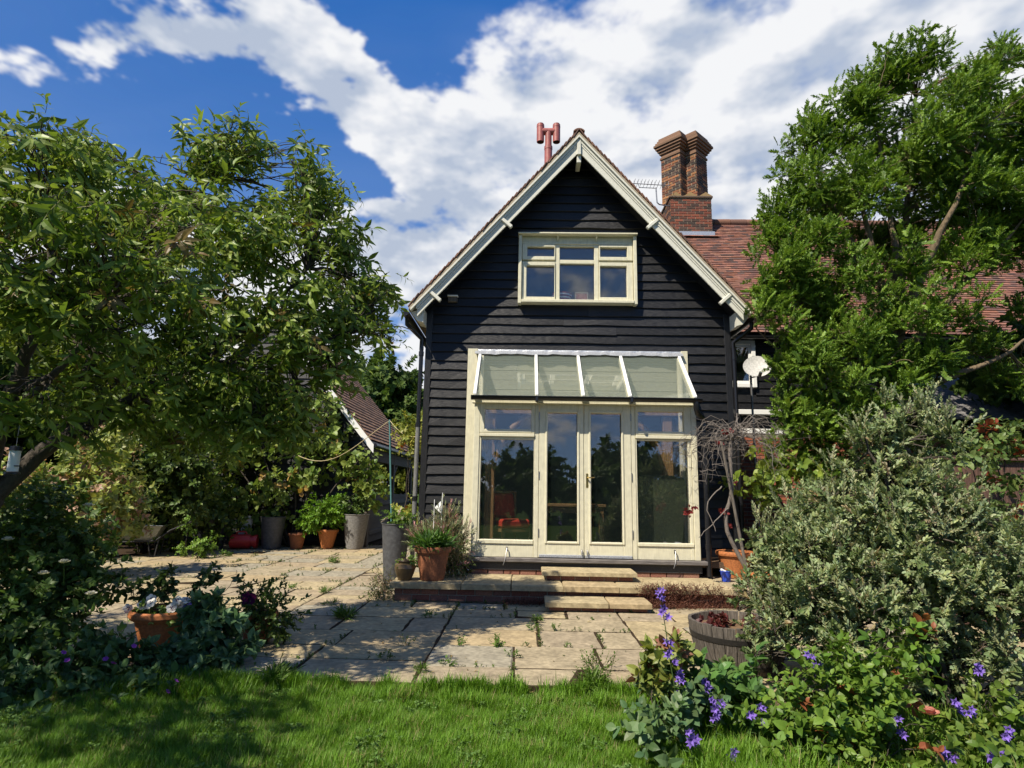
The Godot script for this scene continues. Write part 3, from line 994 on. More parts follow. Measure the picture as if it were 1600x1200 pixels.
func build_gable_window(h: Node3D) -> void:
	var w := thing("gable_window", "cream timber casement window of six panes with a small hood in the black gable", "window", Vector3(0, 0, 0))
	var f := Shape.new()
	# outer box
	f.bar(Vector3(-0.125, 4.37, 0.0), Vector3(-0.070, 5.545, 0.15), 0.006)
	f.bar(Vector3(1.755, 4.37, 0.0), Vector3(1.810, 5.545, 0.15), 0.006)
	f.bar(Vector3(-0.069, 5.425, 0.0), Vector3(1.754, 5.545, 0.07), 0.004)
	f.bar(Vector3(-0.069, 5.405, 0.0), Vector3(1.754, 5.428, 0.10), 0.004)
	part("frame", f, mats.cream, w)
	var hood := Shape.new()
	hood.bar(Vector3(-0.135, 5.547, -0.01), Vector3(1.822, 5.572, 0.20), 0.005)
	var hp := part("hood", hood, mats.cream, w)
	for x in [0.52, 1.155]:
		var b := Shape.new()
		b.prism([Vector2(0.0, 0.0), Vector2(0.0, 0.09), Vector2(0.09, 0.09)], -0.012, 0.012)
		var o := part("bracket", b, mats.cream, hp)
		o.position = Vector3(x, 5.455, 0.072)
		o.rotation.y = -PI / 2
	var sill := Shape.new()
	sill.bar(Vector3(-0.069, 4.385, 0.0), Vector3(1.754, 4.435, 0.165), 0.006)
	part("sill", sill, mats.cream, w)
	var mull := Shape.new()
	for x in [0.52, 1.158]:
		mull.bar(Vector3(x - 0.035, 4.436, 0.0), Vector3(x + 0.035, 5.404, 0.085), 0.006)
	part("mullion", mull, mats.cream, w)
	# six lights: the outer four are casements with frames of their own, the middle two fixed
	var lights := [
		[-0.065, 0.482, 5.128, 5.402, 0.062, 0.018, 0.466, 5.190, 5.356], [-0.065, 0.482, 4.437, 5.092, 0.058, 0.011, 0.469, 4.495, 5.031],
		[1.196, 1.750, 5.128, 5.402, 0.062, 1.219, 1.661, 5.190, 5.357], [1.196, 1.750, 4.437, 5.092, 0.058, 1.216, 1.650, 4.498, 5.032],
	]
	for q in lights:
		var s := Shape.new()
		s.bar(Vector3(q[0], q[2], 0.02), Vector3(q[5], q[3], 0.105), 0.006)
		s.bar(Vector3(q[6], q[2], 0.02), Vector3(q[1], q[3], 0.105), 0.006)
		s.bar(Vector3(q[5] - 0.002, q[2], 0.021), Vector3(q[6] + 0.002, q[7], 0.104), 0.006)
		s.bar(Vector3(q[5] - 0.002, q[8], 0.021), Vector3(q[6] + 0.002, q[3], 0.104), 0.006)
		var sash := part("casement", s, mats.cream, w)
		part("pane", pane_box(q[5] - 0.01, q[6] + 0.01, q[7] - 0.01, q[8] + 0.01, 0.05), mats.pane, sash)
	var tr := Shape.new()
	tr.bar(Vector3(0.556, 5.075, 0.0), Vector3(1.122, 5.142, 0.08), 0.006)
	tr.bar(Vector3(0.556, 5.372, 0.0), Vector3(1.122, 5.404, 0.08), 0.004)
	tr.bar(Vector3(-0.068, 5.094, 0.0), Vector3(0.484, 5.126, 0.07), 0.004)
	tr.bar(Vector3(1.194, 5.094, 0.0), Vector3(1.753, 5.126, 0.07), 0.004)
	part("transom", tr, mats.cream, w)
	part("pane", pane_box(0.552, 1.126, 5.14, 5.374, 0.04), mats.pane, w)
	part("pane", pane_box(0.552, 1.126, 4.435, 5.077, 0.04), mats.pane, w)

# ---------------------------------------------------------------- the glazed garden bay
func build_bay() -> void:
	var b := thing("garden_bay", "cream timber garden bay with glazed double doors and a sloping glass roof", "bay window", Vector3.ZERO)
	var F := 0.78                                                   # its front plane
	var plinth := Shape.new()
	plinth.box(Vector3(-0.70, 0.18, 0.0), Vector3(2.47, 0.30, 0.735))
	plinth.box(Vector3(-0.73, 0.295, 0.0), Vector3(2.50, 0.402, F + 0.015))
	part("plinth", plinth, mats.dark_plinth, b)
	var r := RandomNumberGenerator.new()
	r.seed = 12
	for k in 14:
		var s := Shape.new()
		s.bar(Vector3(-0.70 + k * 0.2265, 0.225, 0.68), Vector3(-0.70 + k * 0.2265 + 0.215, 0.292, F), 0.005)
		part("brick", s, mats["brick_%d" % (r.randi() % 5)], b)
	var sill := Shape.new()
	sill.bar(Vector3(-0.80, 0.403, 0.0), Vector3(2.57, 0.460, F + 0.075), 0.008)
	part("sill", sill, mats.grey_wood, b)
	# posts, head and mullions
	for x in [[-0.725, -0.640], [2.415, 2.495], [0.160, 0.222], [1.553, 1.612]]:
		var p := Shape.new()
		p.bar(Vector3(x[0], 0.461, F - 0.09), Vector3(x[1], 2.645, F + (0.004 if x[0] < 0 or x[0] > 2 else 0.0)), 0.006)
		part("post", p, mats.cream, b)
	var head := Shape.new()
	head.bar(Vector3(-0.75, 2.646, F - 0.10), Vector3(2.52, 2.715, F + 0.02), 0.006)
	head.bar(Vector3(-0.76, 2.632, F - 0.05), Vector3(2.53, 2.655, F + 0.035), 0.006)
	part("head", head, mats.cream, b)
	# uprights on the house wall beside the bay
	for x in [[-0.915, -0.755], [2.50, 2.605]]:
		var p := Shape.new()
		p.bar(Vector3(x[0], 0.35, 0.0), Vector3(x[1], 3.625, 0.06), 0.005)
		part("wall_upright", p, mats.cream, b)
	# side lights: [opening x0, x1], upper pane, lower pane
	for q in [[-0.638, 0.158, -0.572, 0.108, 2.258, 2.552, -0.612, 0.150, 0.700, 2.110], [1.614, 2.413, 1.652, 2.312, 2.258, 2.545, 1.634, 2.365, 0.692, 2.122]]:
		var t := Shape.new()
		t.bar(Vector3(q[0], 2.205, F - 0.06), Vector3(q[2], 2.644, F + 0.012), 0.006)
		t.bar(Vector3(q[3], 2.205, F - 0.06), Vector3(q[1], 2.644, F + 0.012), 0.006)
		t.bar(Vector3(q[2] - 0.002, 2.205, F - 0.059), Vector3(q[3] + 0.002, q[4], F + 0.016), 0.008)
		t.bar(Vector3(q[2] - 0.002, q[5], F - 0.059), Vector3(q[3] + 0.002, 2.644, F + 0.011), 0.006)
		var top := part("top_light", t, mats.cream, b)
		part("pane", pane_box(q[2] - 0.01, q[3] + 0.01, q[4] - 0.01, q[5] + 0.01, F - 0.03), mats.pane, top)
		var tr := Shape.new()
		tr.bar(Vector3(q[0], 2.150, F - 0.08), Vector3(q[1], 2.200, F + 0.022), 0.006)
		part("transom", tr, mats.cream, b)
		var l := Shape.new()
		l.bar(Vector3(q[0], 0.463, F - 0.07), Vector3(q[6], 2.149, F - 0.008), 0.006)
		l.bar(Vector3(q[7], 0.463, F - 0.07), Vector3(q[1], 2.149, F - 0.008), 0.006)
		l.bar(Vector3(q[6] - 0.002, q[9], F - 0.069), Vector3(q[7] + 0.002, 2.149, F - 0.009), 0.006)
		l.bar(Vector3(q[6] - 0.002, 0.463, F - 0.069), Vector3(q[7] + 0.002, 0.640, F - 0.012), 0.004)
		l.bar(Vector3(q[0] + 0.004, 0.641, F - 0.069), Vector3(q[1] - 0.004, q[8], F + 0.006), 0.008)
		var lo := part("side_light", l, mats.cream, b)
		part("pane", pane_box(q[6] - 0.01, q[7] + 0.01, q[8] - 0.01, q[9] + 0.01, F - 0.04), mats.pane, lo)
		var st := Shape.new()                                       # window stay hanging below the light
		var hx: float = q[0] + (0.42 if q[0] < 0 else 0.52)
		st.tube([Vector3(hx, 0.585, F - 0.008), Vector3(hx + 0.005, 0.585, F + 0.02), Vector3(hx - 0.02, 0.43, F + 0.09), Vector3(hx - 0.045, 0.36, F + 0.085)], [0.007, 0.009, 0.006, 0.005], 6)
		st.bar(Vector3(hx - 0.012, 0.555, F - 0.013), Vector3(hx + 0.012, 0.605, F - 0.002), 0.003)
		part("stay", st, mats.steel, lo)
	# the pair of doors
	for q in [[0.226, 0.868, 0.347, 0.773], [0.874, 1.549, 0.971, 1.408]]:
		var d := Shape.new()
		d.bar(Vector3(q[0], 0.468, F - 0.05), Vector3(q[2] - 0.02, 2.643, F + 0.006), 0.006)
		d.bar(Vector3(q[3] + 0.02, 0.468, F - 0.05), Vector3(q[1], 2.643, F + 0.006), 0.006)
		d.bar(Vector3(q[2] - 0.022, 0.468, F - 0.049), Vector3(q[3] + 0.022, 0.672, F + 0.004), 0.006)
		d.bar(Vector3(q[2] - 0.022, 2.525, F - 0.049), Vector3(q[3] + 0.022, 2.643, F + 0.005), 0.006)
		var door := part("door", d, mats.cream, b)
		var bead := Shape.new()
		frame_bars(bead, q[2] - 0.034, q[3] + 0.034, 0.655, 2.541, 0.034, F - 0.02, F + 0.020, 0.009)
		part("bead", bead, mats.cream, door)
		part("pane", pane_box(q[2] - 0.012, q[3] + 0.012, 0.67, 2.53, F - 0.035), mats.pane, door)
		var kick := Shape.new()
		kick.bar(Vector3(q[0] + 0.01, 0.470, F + 0.004), Vector3(q[1] - 0.01, 0.510, F + 0.022), 0.005)
		part("weather_bar", kick, mats.lead, door)
		var hg := Shape.new()
		var xe: float = q[0] if q[0] < 0.5 else q[1]
		for yy in [0.75, 1.55, 2.40]:
			hg.tube([Vector3(xe, yy, F + 0.010), Vector3(xe, yy + 0.11, F + 0.010)], [0.008, 0.008], 8)
		part("hinge", hg, mats.steel, door)
		var bolt := Shape.new()
		var xb: float = q[1] - 0.035 if q[0] < 0.5 else q[0] + 0.035
		bolt.tube([Vector3(xb, 0.58, F + 0.010), Vector3(xb, 0.565, F + 0.04), Vector3(xb, 0.50, F + 0.045)], [0.009, 0.012, 0.006], 8)
		part("bolt", bolt, mats.steel, door)
		if q[0] > 0.5:
			var ha := Shape.new()
			ha.bar(Vector3(0.898, 1.44, F + 0.006), Vector3(0.930, 1.64, F + 0.012), 0.004)
			ha.tube([Vector3(0.914, 1.58, F + 0.01), Vector3(0.914, 1.58, F + 0.055), Vector3(0.93, 1.58, F + 0.058), Vector3(1.015, 1.585, F + 0.055)], [0.010, 0.010, 0.010, 0.007], 8)
			ha.tube([Vector3(0.914, 1.49, F + 0.01), Vector3(0.914, 1.49, F + 0.02)], [0.012, 0.012], 10)
			part("handle", ha, mats.brass, door)
	# returns of the bay: glazed sides back to the wall
	for x in [-0.685, 2.455]:
		var s := Shape.new()
		var x0: float = x - 0.035
		var x1: float = x + 0.035
		s.bar(Vector3(x0, 0.461, 0.06), Vector3(x1, 3.50, 0.13), 0.005)
		s.bar(Vector3(x0, 0.461, 0.131), Vector3(x1, 0.66, F - 0.091), 0.005)
		s.bar(Vector3(x0, 2.13, 0.131), Vector3(x1, 2.23, F - 0.091), 0.005)
		s.bar(Vector3(x0, 2.56, 0.131), Vector3(x1, 2.70, F - 0.091), 0.005)
		s.bar(Vector3(x0 + 0.005, 0.661, 0.38), Vector3(x1 - 0.005, 2.129, 0.43), 0.005)
		s.bar(Vector3(x0 + 0.005, 2.231, 0.38), Vector3(x1 - 0.005, 2.559, 0.43), 0.005)
		var side := part("side_frame", s, mats.cream, b)
		var g := Shape.new()
		g.box(Vector3(x - 0.003, 0.65, 0.12), Vector3(x + 0.003, 2.57, F - 0.085))
		part("pane", g, mats.pane, side)
		var ch := Shape.new()                                       # the glass triangle under the roof slope
		ch.prism([Vector2(-0.15, 2.70), Vector2(-0.70, 2.70), Vector2(-0.15, 3.38)], -0.003, 0.003)
		var cheek := part("pane", ch, mats.pane, side)
		cheek.position.x = x
		cheek.rotation.y = PI / 2
	# sloping roof: rafters inside, panes, white bars and lead
	var hi := Vector3(0, 3.575, 0.03)
	var lo2 := Vector3(0, 2.735, 0.925)
	var dir := (lo2 - hi).normalized()
	var nor := Vector3(0, -dir.z, dir.y)
	if nor.y < 0:
		nor = -nor
	var len := (lo2 - hi).length()
	var bars := [-0.715, 0.180, 0.850, 1.525, 2.455]
	var roof := Shape.new()
	roof.bar(Vector3(-0.76, 2.700, 0.86), Vector3(2.50, 2.728, 0.945), 0.005)
	var rp := part("eaves_bar", roof, mats.white_bar, b)
	for k in 5:
		var s := Shape.new()
		var m := Vector3(bars[k], 0, 0) + (hi + lo2) * 0.5
		s.soft(Transform3D(Basis(Vector3.RIGHT, nor, Vector3.RIGHT.cross(nor)), m + nor * 0.014), Vector3(0.045, 0.026, len), 0.006)
		part("glazing_bar", s, mats.white_bar, b)
		var s2 := Shape.new()
		s2.soft(Transform3D(Basis(Vector3.RIGHT, nor, Vector3.RIGHT.cross(nor)), m - nor * 0.055), Vector3(0.05, 0.09, len - 0.06), 0.006)
		part("rafter", s2, mats.cream, b)
		if k < 4:
			var p := Shape.new()
			p.soft(Transform3D(Basis(Vector3.RIGHT, nor, Vector3.RIGHT.cross(nor)), Vector3((bars[k] + bars[k + 1]) * 0.5, 0, 0) + (hi + lo2) * 0.5 - nor * 0.002), Vector3(bars[k + 1] - bars[k] - 0.04, 0.004, len - 0.01), 0.001)
			p.soft(Transform3D(Basis(Vector3.RIGHT, nor, Vector3.RIGHT.cross(nor)), Vector3((bars[k] + bars[k + 1]) * 0.5, 0, 0) + (hi + lo2) * 0.5 - nor * 0.009), Vector3(bars[k + 1] - bars[k] - 0.05, 0.004, len - 0.03), 0.001)  # second sheet, added so the roof glass reflects more
			part("roof_pane", p, mats.roof_pane, b)
	# lead flashing, dressed unevenly over the top of the glass
	var fl := Shape.new()
	var n := 40
	for k in n:
		var x0 := lerpf(-0.80, 2.52, float(k) / n)
		var x1 := lerpf(-0.80, 2.52, float(k + 1) / n)
		var w0 := 0.10 + 0.012 * sin(x0 * 9.0) + 0.008 * sin(x0 * 23.0)
		var w1 := 0.10 + 0.012 * sin(x1 * 9.0) + 0.008 * sin(x1 * 23.0)
		var l0 := 0.030 + 0.004 * sin(x0 * 31.0)
		var l1 := 0.030 + 0.004 * sin(x1 * 31.0)
		var a0 := hi + Vector3(x0, 0.045, 0.012)
		var a1 := hi + Vector3(x1, 0.045, 0.012)
		var b0 := hi + Vector3(x0, 0, 0) + nor * l0
		var b1 := hi + Vector3(x1, 0, 0) + nor * l1
		fl.face([a0, a1, b1, b0], Vector3(0, 0.3, 1))
		fl.face([b0, b1, b1 + dir * w1, b0 + dir * w0], nor)
		fl.face([b0 + dir * w0, b1 + dir * w1, b1 + dir * w1 - nor * 0.006, b0 + dir * w0 - nor * 0.006], dir)
	part("flashing", fl, mats.lead, b)
	# gutter along the eaves with its outlet and downpipe
	var gu := Shape.new()
	var gc := Vector3(0, 2.705, 1.0)
	for k in 8:
		var a0 := PI + PI * k / 8.0
		var a1 := PI + PI * (k + 1) / 8.0
		var p0 := gc + Vector3(0, 0.055 * sin(a0), 0.055 * cos(a0))
		var p1 := gc + Vector3(0, 0.055 * sin(a1), 0.055 * cos(a1))
		gu.face([p0 + Vector3(-0.76, 0, 0), p1 + Vector3(-0.76, 0, 0), p1 + Vector3(2.52, 0, 0), p0 + Vector3(2.52, 0, 0)], (p0 + p1) * 0.5 - gc)
		gu.tri(gc + Vector3(-0.761, 0, 0), p0 + Vector3(-0.761, 0, 0), p1 + Vector3(-0.761, 0, 0))
		gu.tri(gc + Vector3(2.521, 0, 0), p1 + Vector3(2.521, 0, 0), p0 + Vector3(2.521, 0, 0))
	for x in [0.18, 1.525]:
		gu.bar(Vector3(x - 0.02, 2.635, 0.945), Vector3(x + 0.02, 2.715, 1.062), 0.006)
	gu.bar(Vector3(-0.76, 2.70, 1.052), Vector3(2.52, 2.712, 1.064), 0.003)
	part("gutter", gu, mats.black_plastic, b)
	var dp := Shape.new()
	dp.tube([Vector3(2.44, 2.68, 1.0), Vector3(2.44, 2.57, 1.0), Vector3(2.47, 2.50, 0.96), Vector3(2.56, 2.46, 0.86), Vector3(2.59, 2.40, 0.82), Vector3(2.59, 0.26, 0.82)], [0.040, 0.040, 0.040, 0.040, 0.036, 0.036], 12)
	dp.tube([Vector3(2.59, 0.62, 0.82), Vector3(2.59, 0.69, 0.82)], [0.043, 0.043], 12)
	dp.tube([Vector3(2.59, 2.30, 0.82), Vector3(2.59, 2.37, 0.82)], [0.043, 0.043], 12)
	part("downpipe", dp, mats.black_plastic, b)

# ---------------------------------------------------------------- the rooms behind the glass
func build_rooms() -> void:
	var room := setting("garden_room")
	var s := Shape.new()
	s.box(Vector3(-1.46, 0.36, -7.85), Vector3(3.15, 0.44, 0.70))
	part("floor", s, mats.room_floor, room)
	s = Shape.new()
	s.box(Vector3(-1.47, 0.44, -7.95), Vector3(-1.40, 2.95, -0.16))
	s.box(Vector3(3.08, 0.44, -7.95), Vector3(3.15, 2.95, -0.16))
	s.box(Vector3(-1.40, 0.44, -7.95), Vector3(3.08, 2.95, -7.85))
	part("wall", s, mats.room_plaster, room)
	s = Shape.new()
	s.box(Vector3(-1.47, 2.95, -7.95), Vector3(3.15, 3.02, -0.16))
	part("ceiling", s, mats.room_plaster, room)
	# cream boards on the house wall inside the glass roof, the oak frame at the opening
	for k in 5:
		var c := Shape.new()
		c.bar(Vector3(-0.72, 2.815 + k * 0.155, 0.0), Vector3(2.47, 2.965 + k * 0.155, 0.018 + 0.004 * (k % 2)), 0.003)
		part("panel_board", c, mats.bay_boards, room)
	s = Shape.new()
	s.bar(Vector3(-0.70, 2.58, -0.20), Vector3(2.45, 2.80, 0.02), 0.01)
	part("beam", s, mats.oak, room)
	for x in [-0.60, 2.20]:
		var p := Shape.new()
		p.bar(Vector3(x, 0.44, -0.18), Vector3(x + 0.15, 2.579, -0.03), 0.008)
		part("oak_post", p, mats.oak, room)
		var br := Shape.new()
		var sg := 1.0 if x < 0 else -1.0
		var px: float = x + (0.13 if x < 0 else 0.02)
		br.tube([Vector3(px, 1.75, -0.10), Vector3(px + sg * 0.10, 2.08, -0.10), Vector3(px + sg * 0.28, 2.36, -0.10), Vector3(px + sg * 0.56, 2.62, -0.10)], [0.055, 0.06, 0.06, 0.055], 6)
		part("brace", br, mats.oak, room)
	var up := setting("upper_room")
	s = Shape.new()
	s.box(Vector3(-0.25, 3.95, -7.5), Vector3(1.95, 4.02, -0.16))
	part("floor", s, mats.room_floor, up)
	s = Shape.new()
	s.box(Vector3(-0.33, 4.02, -7.6), Vector3(2.03, 5.7, -7.5))
	s.box(Vector3(-0.33, 4.02, -7.49), Vector3(-0.25, 5.6, -0.16))
	s.box(Vector3(1.95, 4.02, -7.49), Vector3(2.03, 5.6, -0.16))
	part("wall", s, mats.room_plaster, up)
	s = Shape.new()
	s.box(Vector3(-0.25, 5.61, -7.49), Vector3(1.95, 5.66, -0.16))
	part("ceiling", s, mats.room_plaster, up)
	# on the window board upstairs
	var bw := thing("striped_bowl", "half round striped bowl behind the middle pane of the gable window", "bowl", Vector3(0.61, 4.45, -0.14))
	for k in 7:
		var q := Shape.new()
		var y0 := 0.17 * k / 7.0
		var y1 := 0.17 * (k + 1) / 7.0
		q.lathe([Vector2(0.16 * sqrt(1.0 - pow(1.0 - y0 / 0.17, 2.0)) + 0.005, y0), Vector2(0.16 * sqrt(1.0 - pow(1.0 - y1 / 0.17, 2.0)) + 0.005, y1)], 24)
		part("stripe", q, mats.white_plastic if k % 2 else mats.flue_red, bw)
	var pf := thing("framed_picture", "small framed picture standing behind the gable window", "picture", Vector3(0.93, 4.45, -0.12))
	var fr := Shape.new()
	frame_bars(fr, -0.11, 0.11, 0.0, 0.20, 0.018, -0.01, 0.01, 0.003)
	part("frame", fr, mats.room_plaster, pf)
	fr = Shape.new()
	fr.box(Vector3(-0.095, 0.014, -0.008), Vector3(0.095, 0.186, 0.0))
	part("print", fr, mats.flue_red, pf)
	# red chair
	var ch := thing("red_chair", "wooden chair with bright red cushions behind the side glass", "chair", Vector3(-0.22, 0.44, -0.35), 0.55)
	for x in [-0.24, 0.24]:
		for z in [-0.22, 0.24]:
			var lg := Shape.new()
			lg.bar(Vector3(x - 0.02, 0.0, z - 0.02), Vector3(x + 0.02, 0.36 if z > 0 else 0.92, z + 0.02), 0.005)
			part("leg", lg, mats.oak_table, ch)
	var st := Shape.new()
	st.bar(Vector3(-0.25, 0.36, -0.23), Vector3(0.25, 0.50, 0.27), 0.035)
	part("seat_cushion", st, mats.red_cushion, ch)
	st = Shape.new()
	st.soft(Transform3D(Basis(Vector3.RIGHT, -0.18), Vector3(0, 0.70, -0.20)), Vector3(0.42, 0.40, 0.09), 0.035)
	part("back_cushion", st, mats.red_cushion, ch)
	st = Shape.new()
	st.bar(Vector3(-0.26, 0.90, -0.25), Vector3(0.26, 0.94, -0.20), 0.008)
	st.bar(Vector3(-0.26, 0.30, -0.24), Vector3(0.26, 0.355, 0.26), 0.008)
	part("rail", st, mats.oak_table, ch)
	# dining table and chair
	var tb := thing("wooden_table", "plain oak table inside behind the glazed door", "table", Vector3(0.75, 0.44, -0.75), 0.1)
	var tt := Shape.new()
	tt.bar(Vector3(-0.55, 0.70, -0.45), Vector3(0.55, 0.745, 0.45), 0.008)
	part("tabletop", tt, mats.oak_table, tb)
	for x in [-0.48, 0.48]:
		for z in [-0.38, 0.38]:
			var lg := Shape.new()
			lg.bar(Vector3(x - 0.035, 0.0, z - 0.035), Vector3(x + 0.035, 0.70, z + 0.035), 0.006)
			part("leg", lg, mats.oak_table, tb)
	tt = Shape.new()
	tt.bar(Vector3(-0.46, 0.60, 0.37), Vector3(0.46, 0.699, 0.39), 0.004)
	tt.bar(Vector3(-0.46, 0.60, -0.39), Vector3(0.46, 0.699, -0.37), 0.004)
	part("apron", tt, mats.oak_table, tb)
	# green wing armchair seen from behind
	var ac := thing("green_armchair", "dark green upholstered wing armchair with its back against the side glass", "armchair", Vector3(2.02, 0.44, 0.22), PI)
	var bk := Shape.new()
	var prof := []
	for k in 13:
		var a := PI * k / 12.0
		prof.append(Vector2(signf(cos(a)) * pow(absf(cos(a)), 0.35) * 0.38, 1.02 + pow(sin(a), 0.6) * 0.18))
	prof.append(Vector2(-0.29, 0.12))
	prof.append(Vector2(0.29, 0.12))
	bk.prism(prof, -0.26, -0.09)
	part("backrest", bk, mats.green_velour, ac)
	bk = Shape.new()
	bk.bar(Vector3(-0.33, 0.12, -0.085), Vector3(0.33, 0.42, 0.50), 0.05)
	part("seat", bk, mats.green_velour, ac)
	for x in [-1.0, 1.0]:
		var ar := Shape.new()
		ar.bar(Vector3(x * 0.30 - 0.06, 0.12, -0.20), Vector3(x * 0.30 + 0.06, 0.64, 0.46), 0.04)
		ar.bar(Vector3(x * 0.315 - 0.04, 0.60, -0.20), Vector3(x * 0.315 + 0.04, 1.08, 0.10), 0.035)
		part("arm", ar, mats.green_velour, ac)
		for z in [-0.18, 0.42]:
			var lg := Shape.new()
			lg.bar(Vector3(x * 0.27 - 0.02, 0.0, z - 0.02), Vector3(x * 0.27 + 0.02, 0.13, z + 0.02), 0.004)
			part("leg", lg, mats.oak_table, ac)
	var dish := Shape.new()
	dish.lathe([Vector2(0.0, 0.0), Vector2(0.09, 0.0), Vector2(0.13, 0.06), Vector2(0.125, 0.06), Vector2(0.085, 0.008), Vector2(0.0, 0.008)], 28)
	var bowl := lone("white_bowl", dish, mats.white_plastic, "shallow white bowl on a low stool behind the side glass", "bowl")
	bowl.position = Vector3(2.15, 0.63, 0.58)
	var stool := thing("low_stool", "low wooden stool under the white bowl inside the bay", "stool", Vector3(2.15, 0.44, 0.58))
	var sp := Shape.new()
	sp.bar(Vector3(-0.15, 0.155, -0.09), Vector3(0.15, 0.19, 0.09), 0.006)
	part("top", sp, mats.oak_table, stool)
	for x in [-0.12, 0.12]:
		var lg := Shape.new()
		lg.bar(Vector3(x - 0.02, 0.0, -0.07), Vector3(x + 0.02, 0.155, 0.07), 0.004)
		part("leg", lg, mats.oak_table, stool)

# ---------------------------------------------------------------- the wing behind, its chimney, the outbuilding
func tile_slope(mass: Shape, parent: Node, o: Vector3, along: Vector3, down: Vector3, width: float, run: float, tones: Array, r: RandomNumberGenerator, singles: Callable, step := 0.1, w := 0.165) -> void:
	var nor := along.cross(down).normalized()
	if nor.y < 0:
		nor = -nor
	var n := int(run / step)
	for c in n:
		var x := -w * 0.5 * (c % 2)
		while x < width:
			var a := maxf(x, 0.0)
			var b := minf(x + w - 0.004, width)
			x += w
			if b - a < 0.03:
				continue
			var k := r.randf_range(0.0, 0.006)
			var t: Array = tones[r.randi() % tones.size()]
			var f := r.randf_range(0.75, 1.2)
			var col := Color(t[0] * f, t[1] * f, t[2] * f)
			var d0 := c * step - 0.03
			var d1 := c * step + step + r.randf_range(-0.004, 0.006)
			var p0 := o + along * a + down * d0 + nor * 0.004
			var p1 := o + along * b + down * d0 + nor * 0.004
			var q0 := o + along * a + down * d1 + nor * (0.026 + k)
			var q1 := o + along * b + down * d1 + nor * (0.026 + k + r.randf_range(-0.003, 0.003))
			var s := mass
			var one: bool = singles.call(c, (a + b) * 0.5)
			if one:
				s = Shape.new()
			s.tint = col
			s.face([p0, p1, q1, q0], nor)
			s.face([q0, q1, q1 - nor * 0.016, q0 - nor * 0.016], down)
			s.face([p0, q0, q0 - nor * 0.016, p0 - nor * 0.01], -along)
			s.face([p1, q1, q1 - nor * 0.016, p1 - nor * 0.01], along)
			if one:
				part("roof_tile", s, mats.tile_mass, parent)

func brick_mass(s: Shape, from: Vector3, along: Vector3, out: Vector3, length: float, courses: int, r: RandomNumberGenerator, tones: Array, singles: Node = null) -> void:
	for c in courses:
		var x := 0.0 if c % 2 == 0 else -0.112
		while x < length - 0.01:
			var x0 := maxf(x, 0.0)
			var x1 := minf(x + 0.208, length)
			x += 0.225
			if x1 - x0 < 0.03:
				continue
			var q := s
			if singles:
				q = Shape.new()
			var t: Array = tones[r.randi() % tones.size()]
			var f := r.randf_range(0.7, 1.25)
			q.tint = Color(t[0] * f, t[1] * f, t[2] * f)
			var lo := from + along * x0 + Vector3.UP * (c * 0.075 + 0.008)
			var hi := from + along * x1 + Vector3.UP * (c * 0.075 + 0.066)
			var p := out * (0.008 + r.randf_range(0.0, 0.005))
			var a := lo + p
			var b := Vector3(hi.x, lo.y, hi.z) + p
			var d := hi + p
			var e := Vector3(lo.x, hi.y, lo.z) + p
			q.face([a, b, d, e], out)
			for u in [[a, b, Vector3.DOWN], [b, d, along], [d, e, Vector3.UP], [e, a, -along]]:
				q.face([u[0], u[1], u[1] - p * 1.6, u[0] - p * 1.6], u[2])
			if singles:
				part("brick", q, mats.brick_mass, singles)

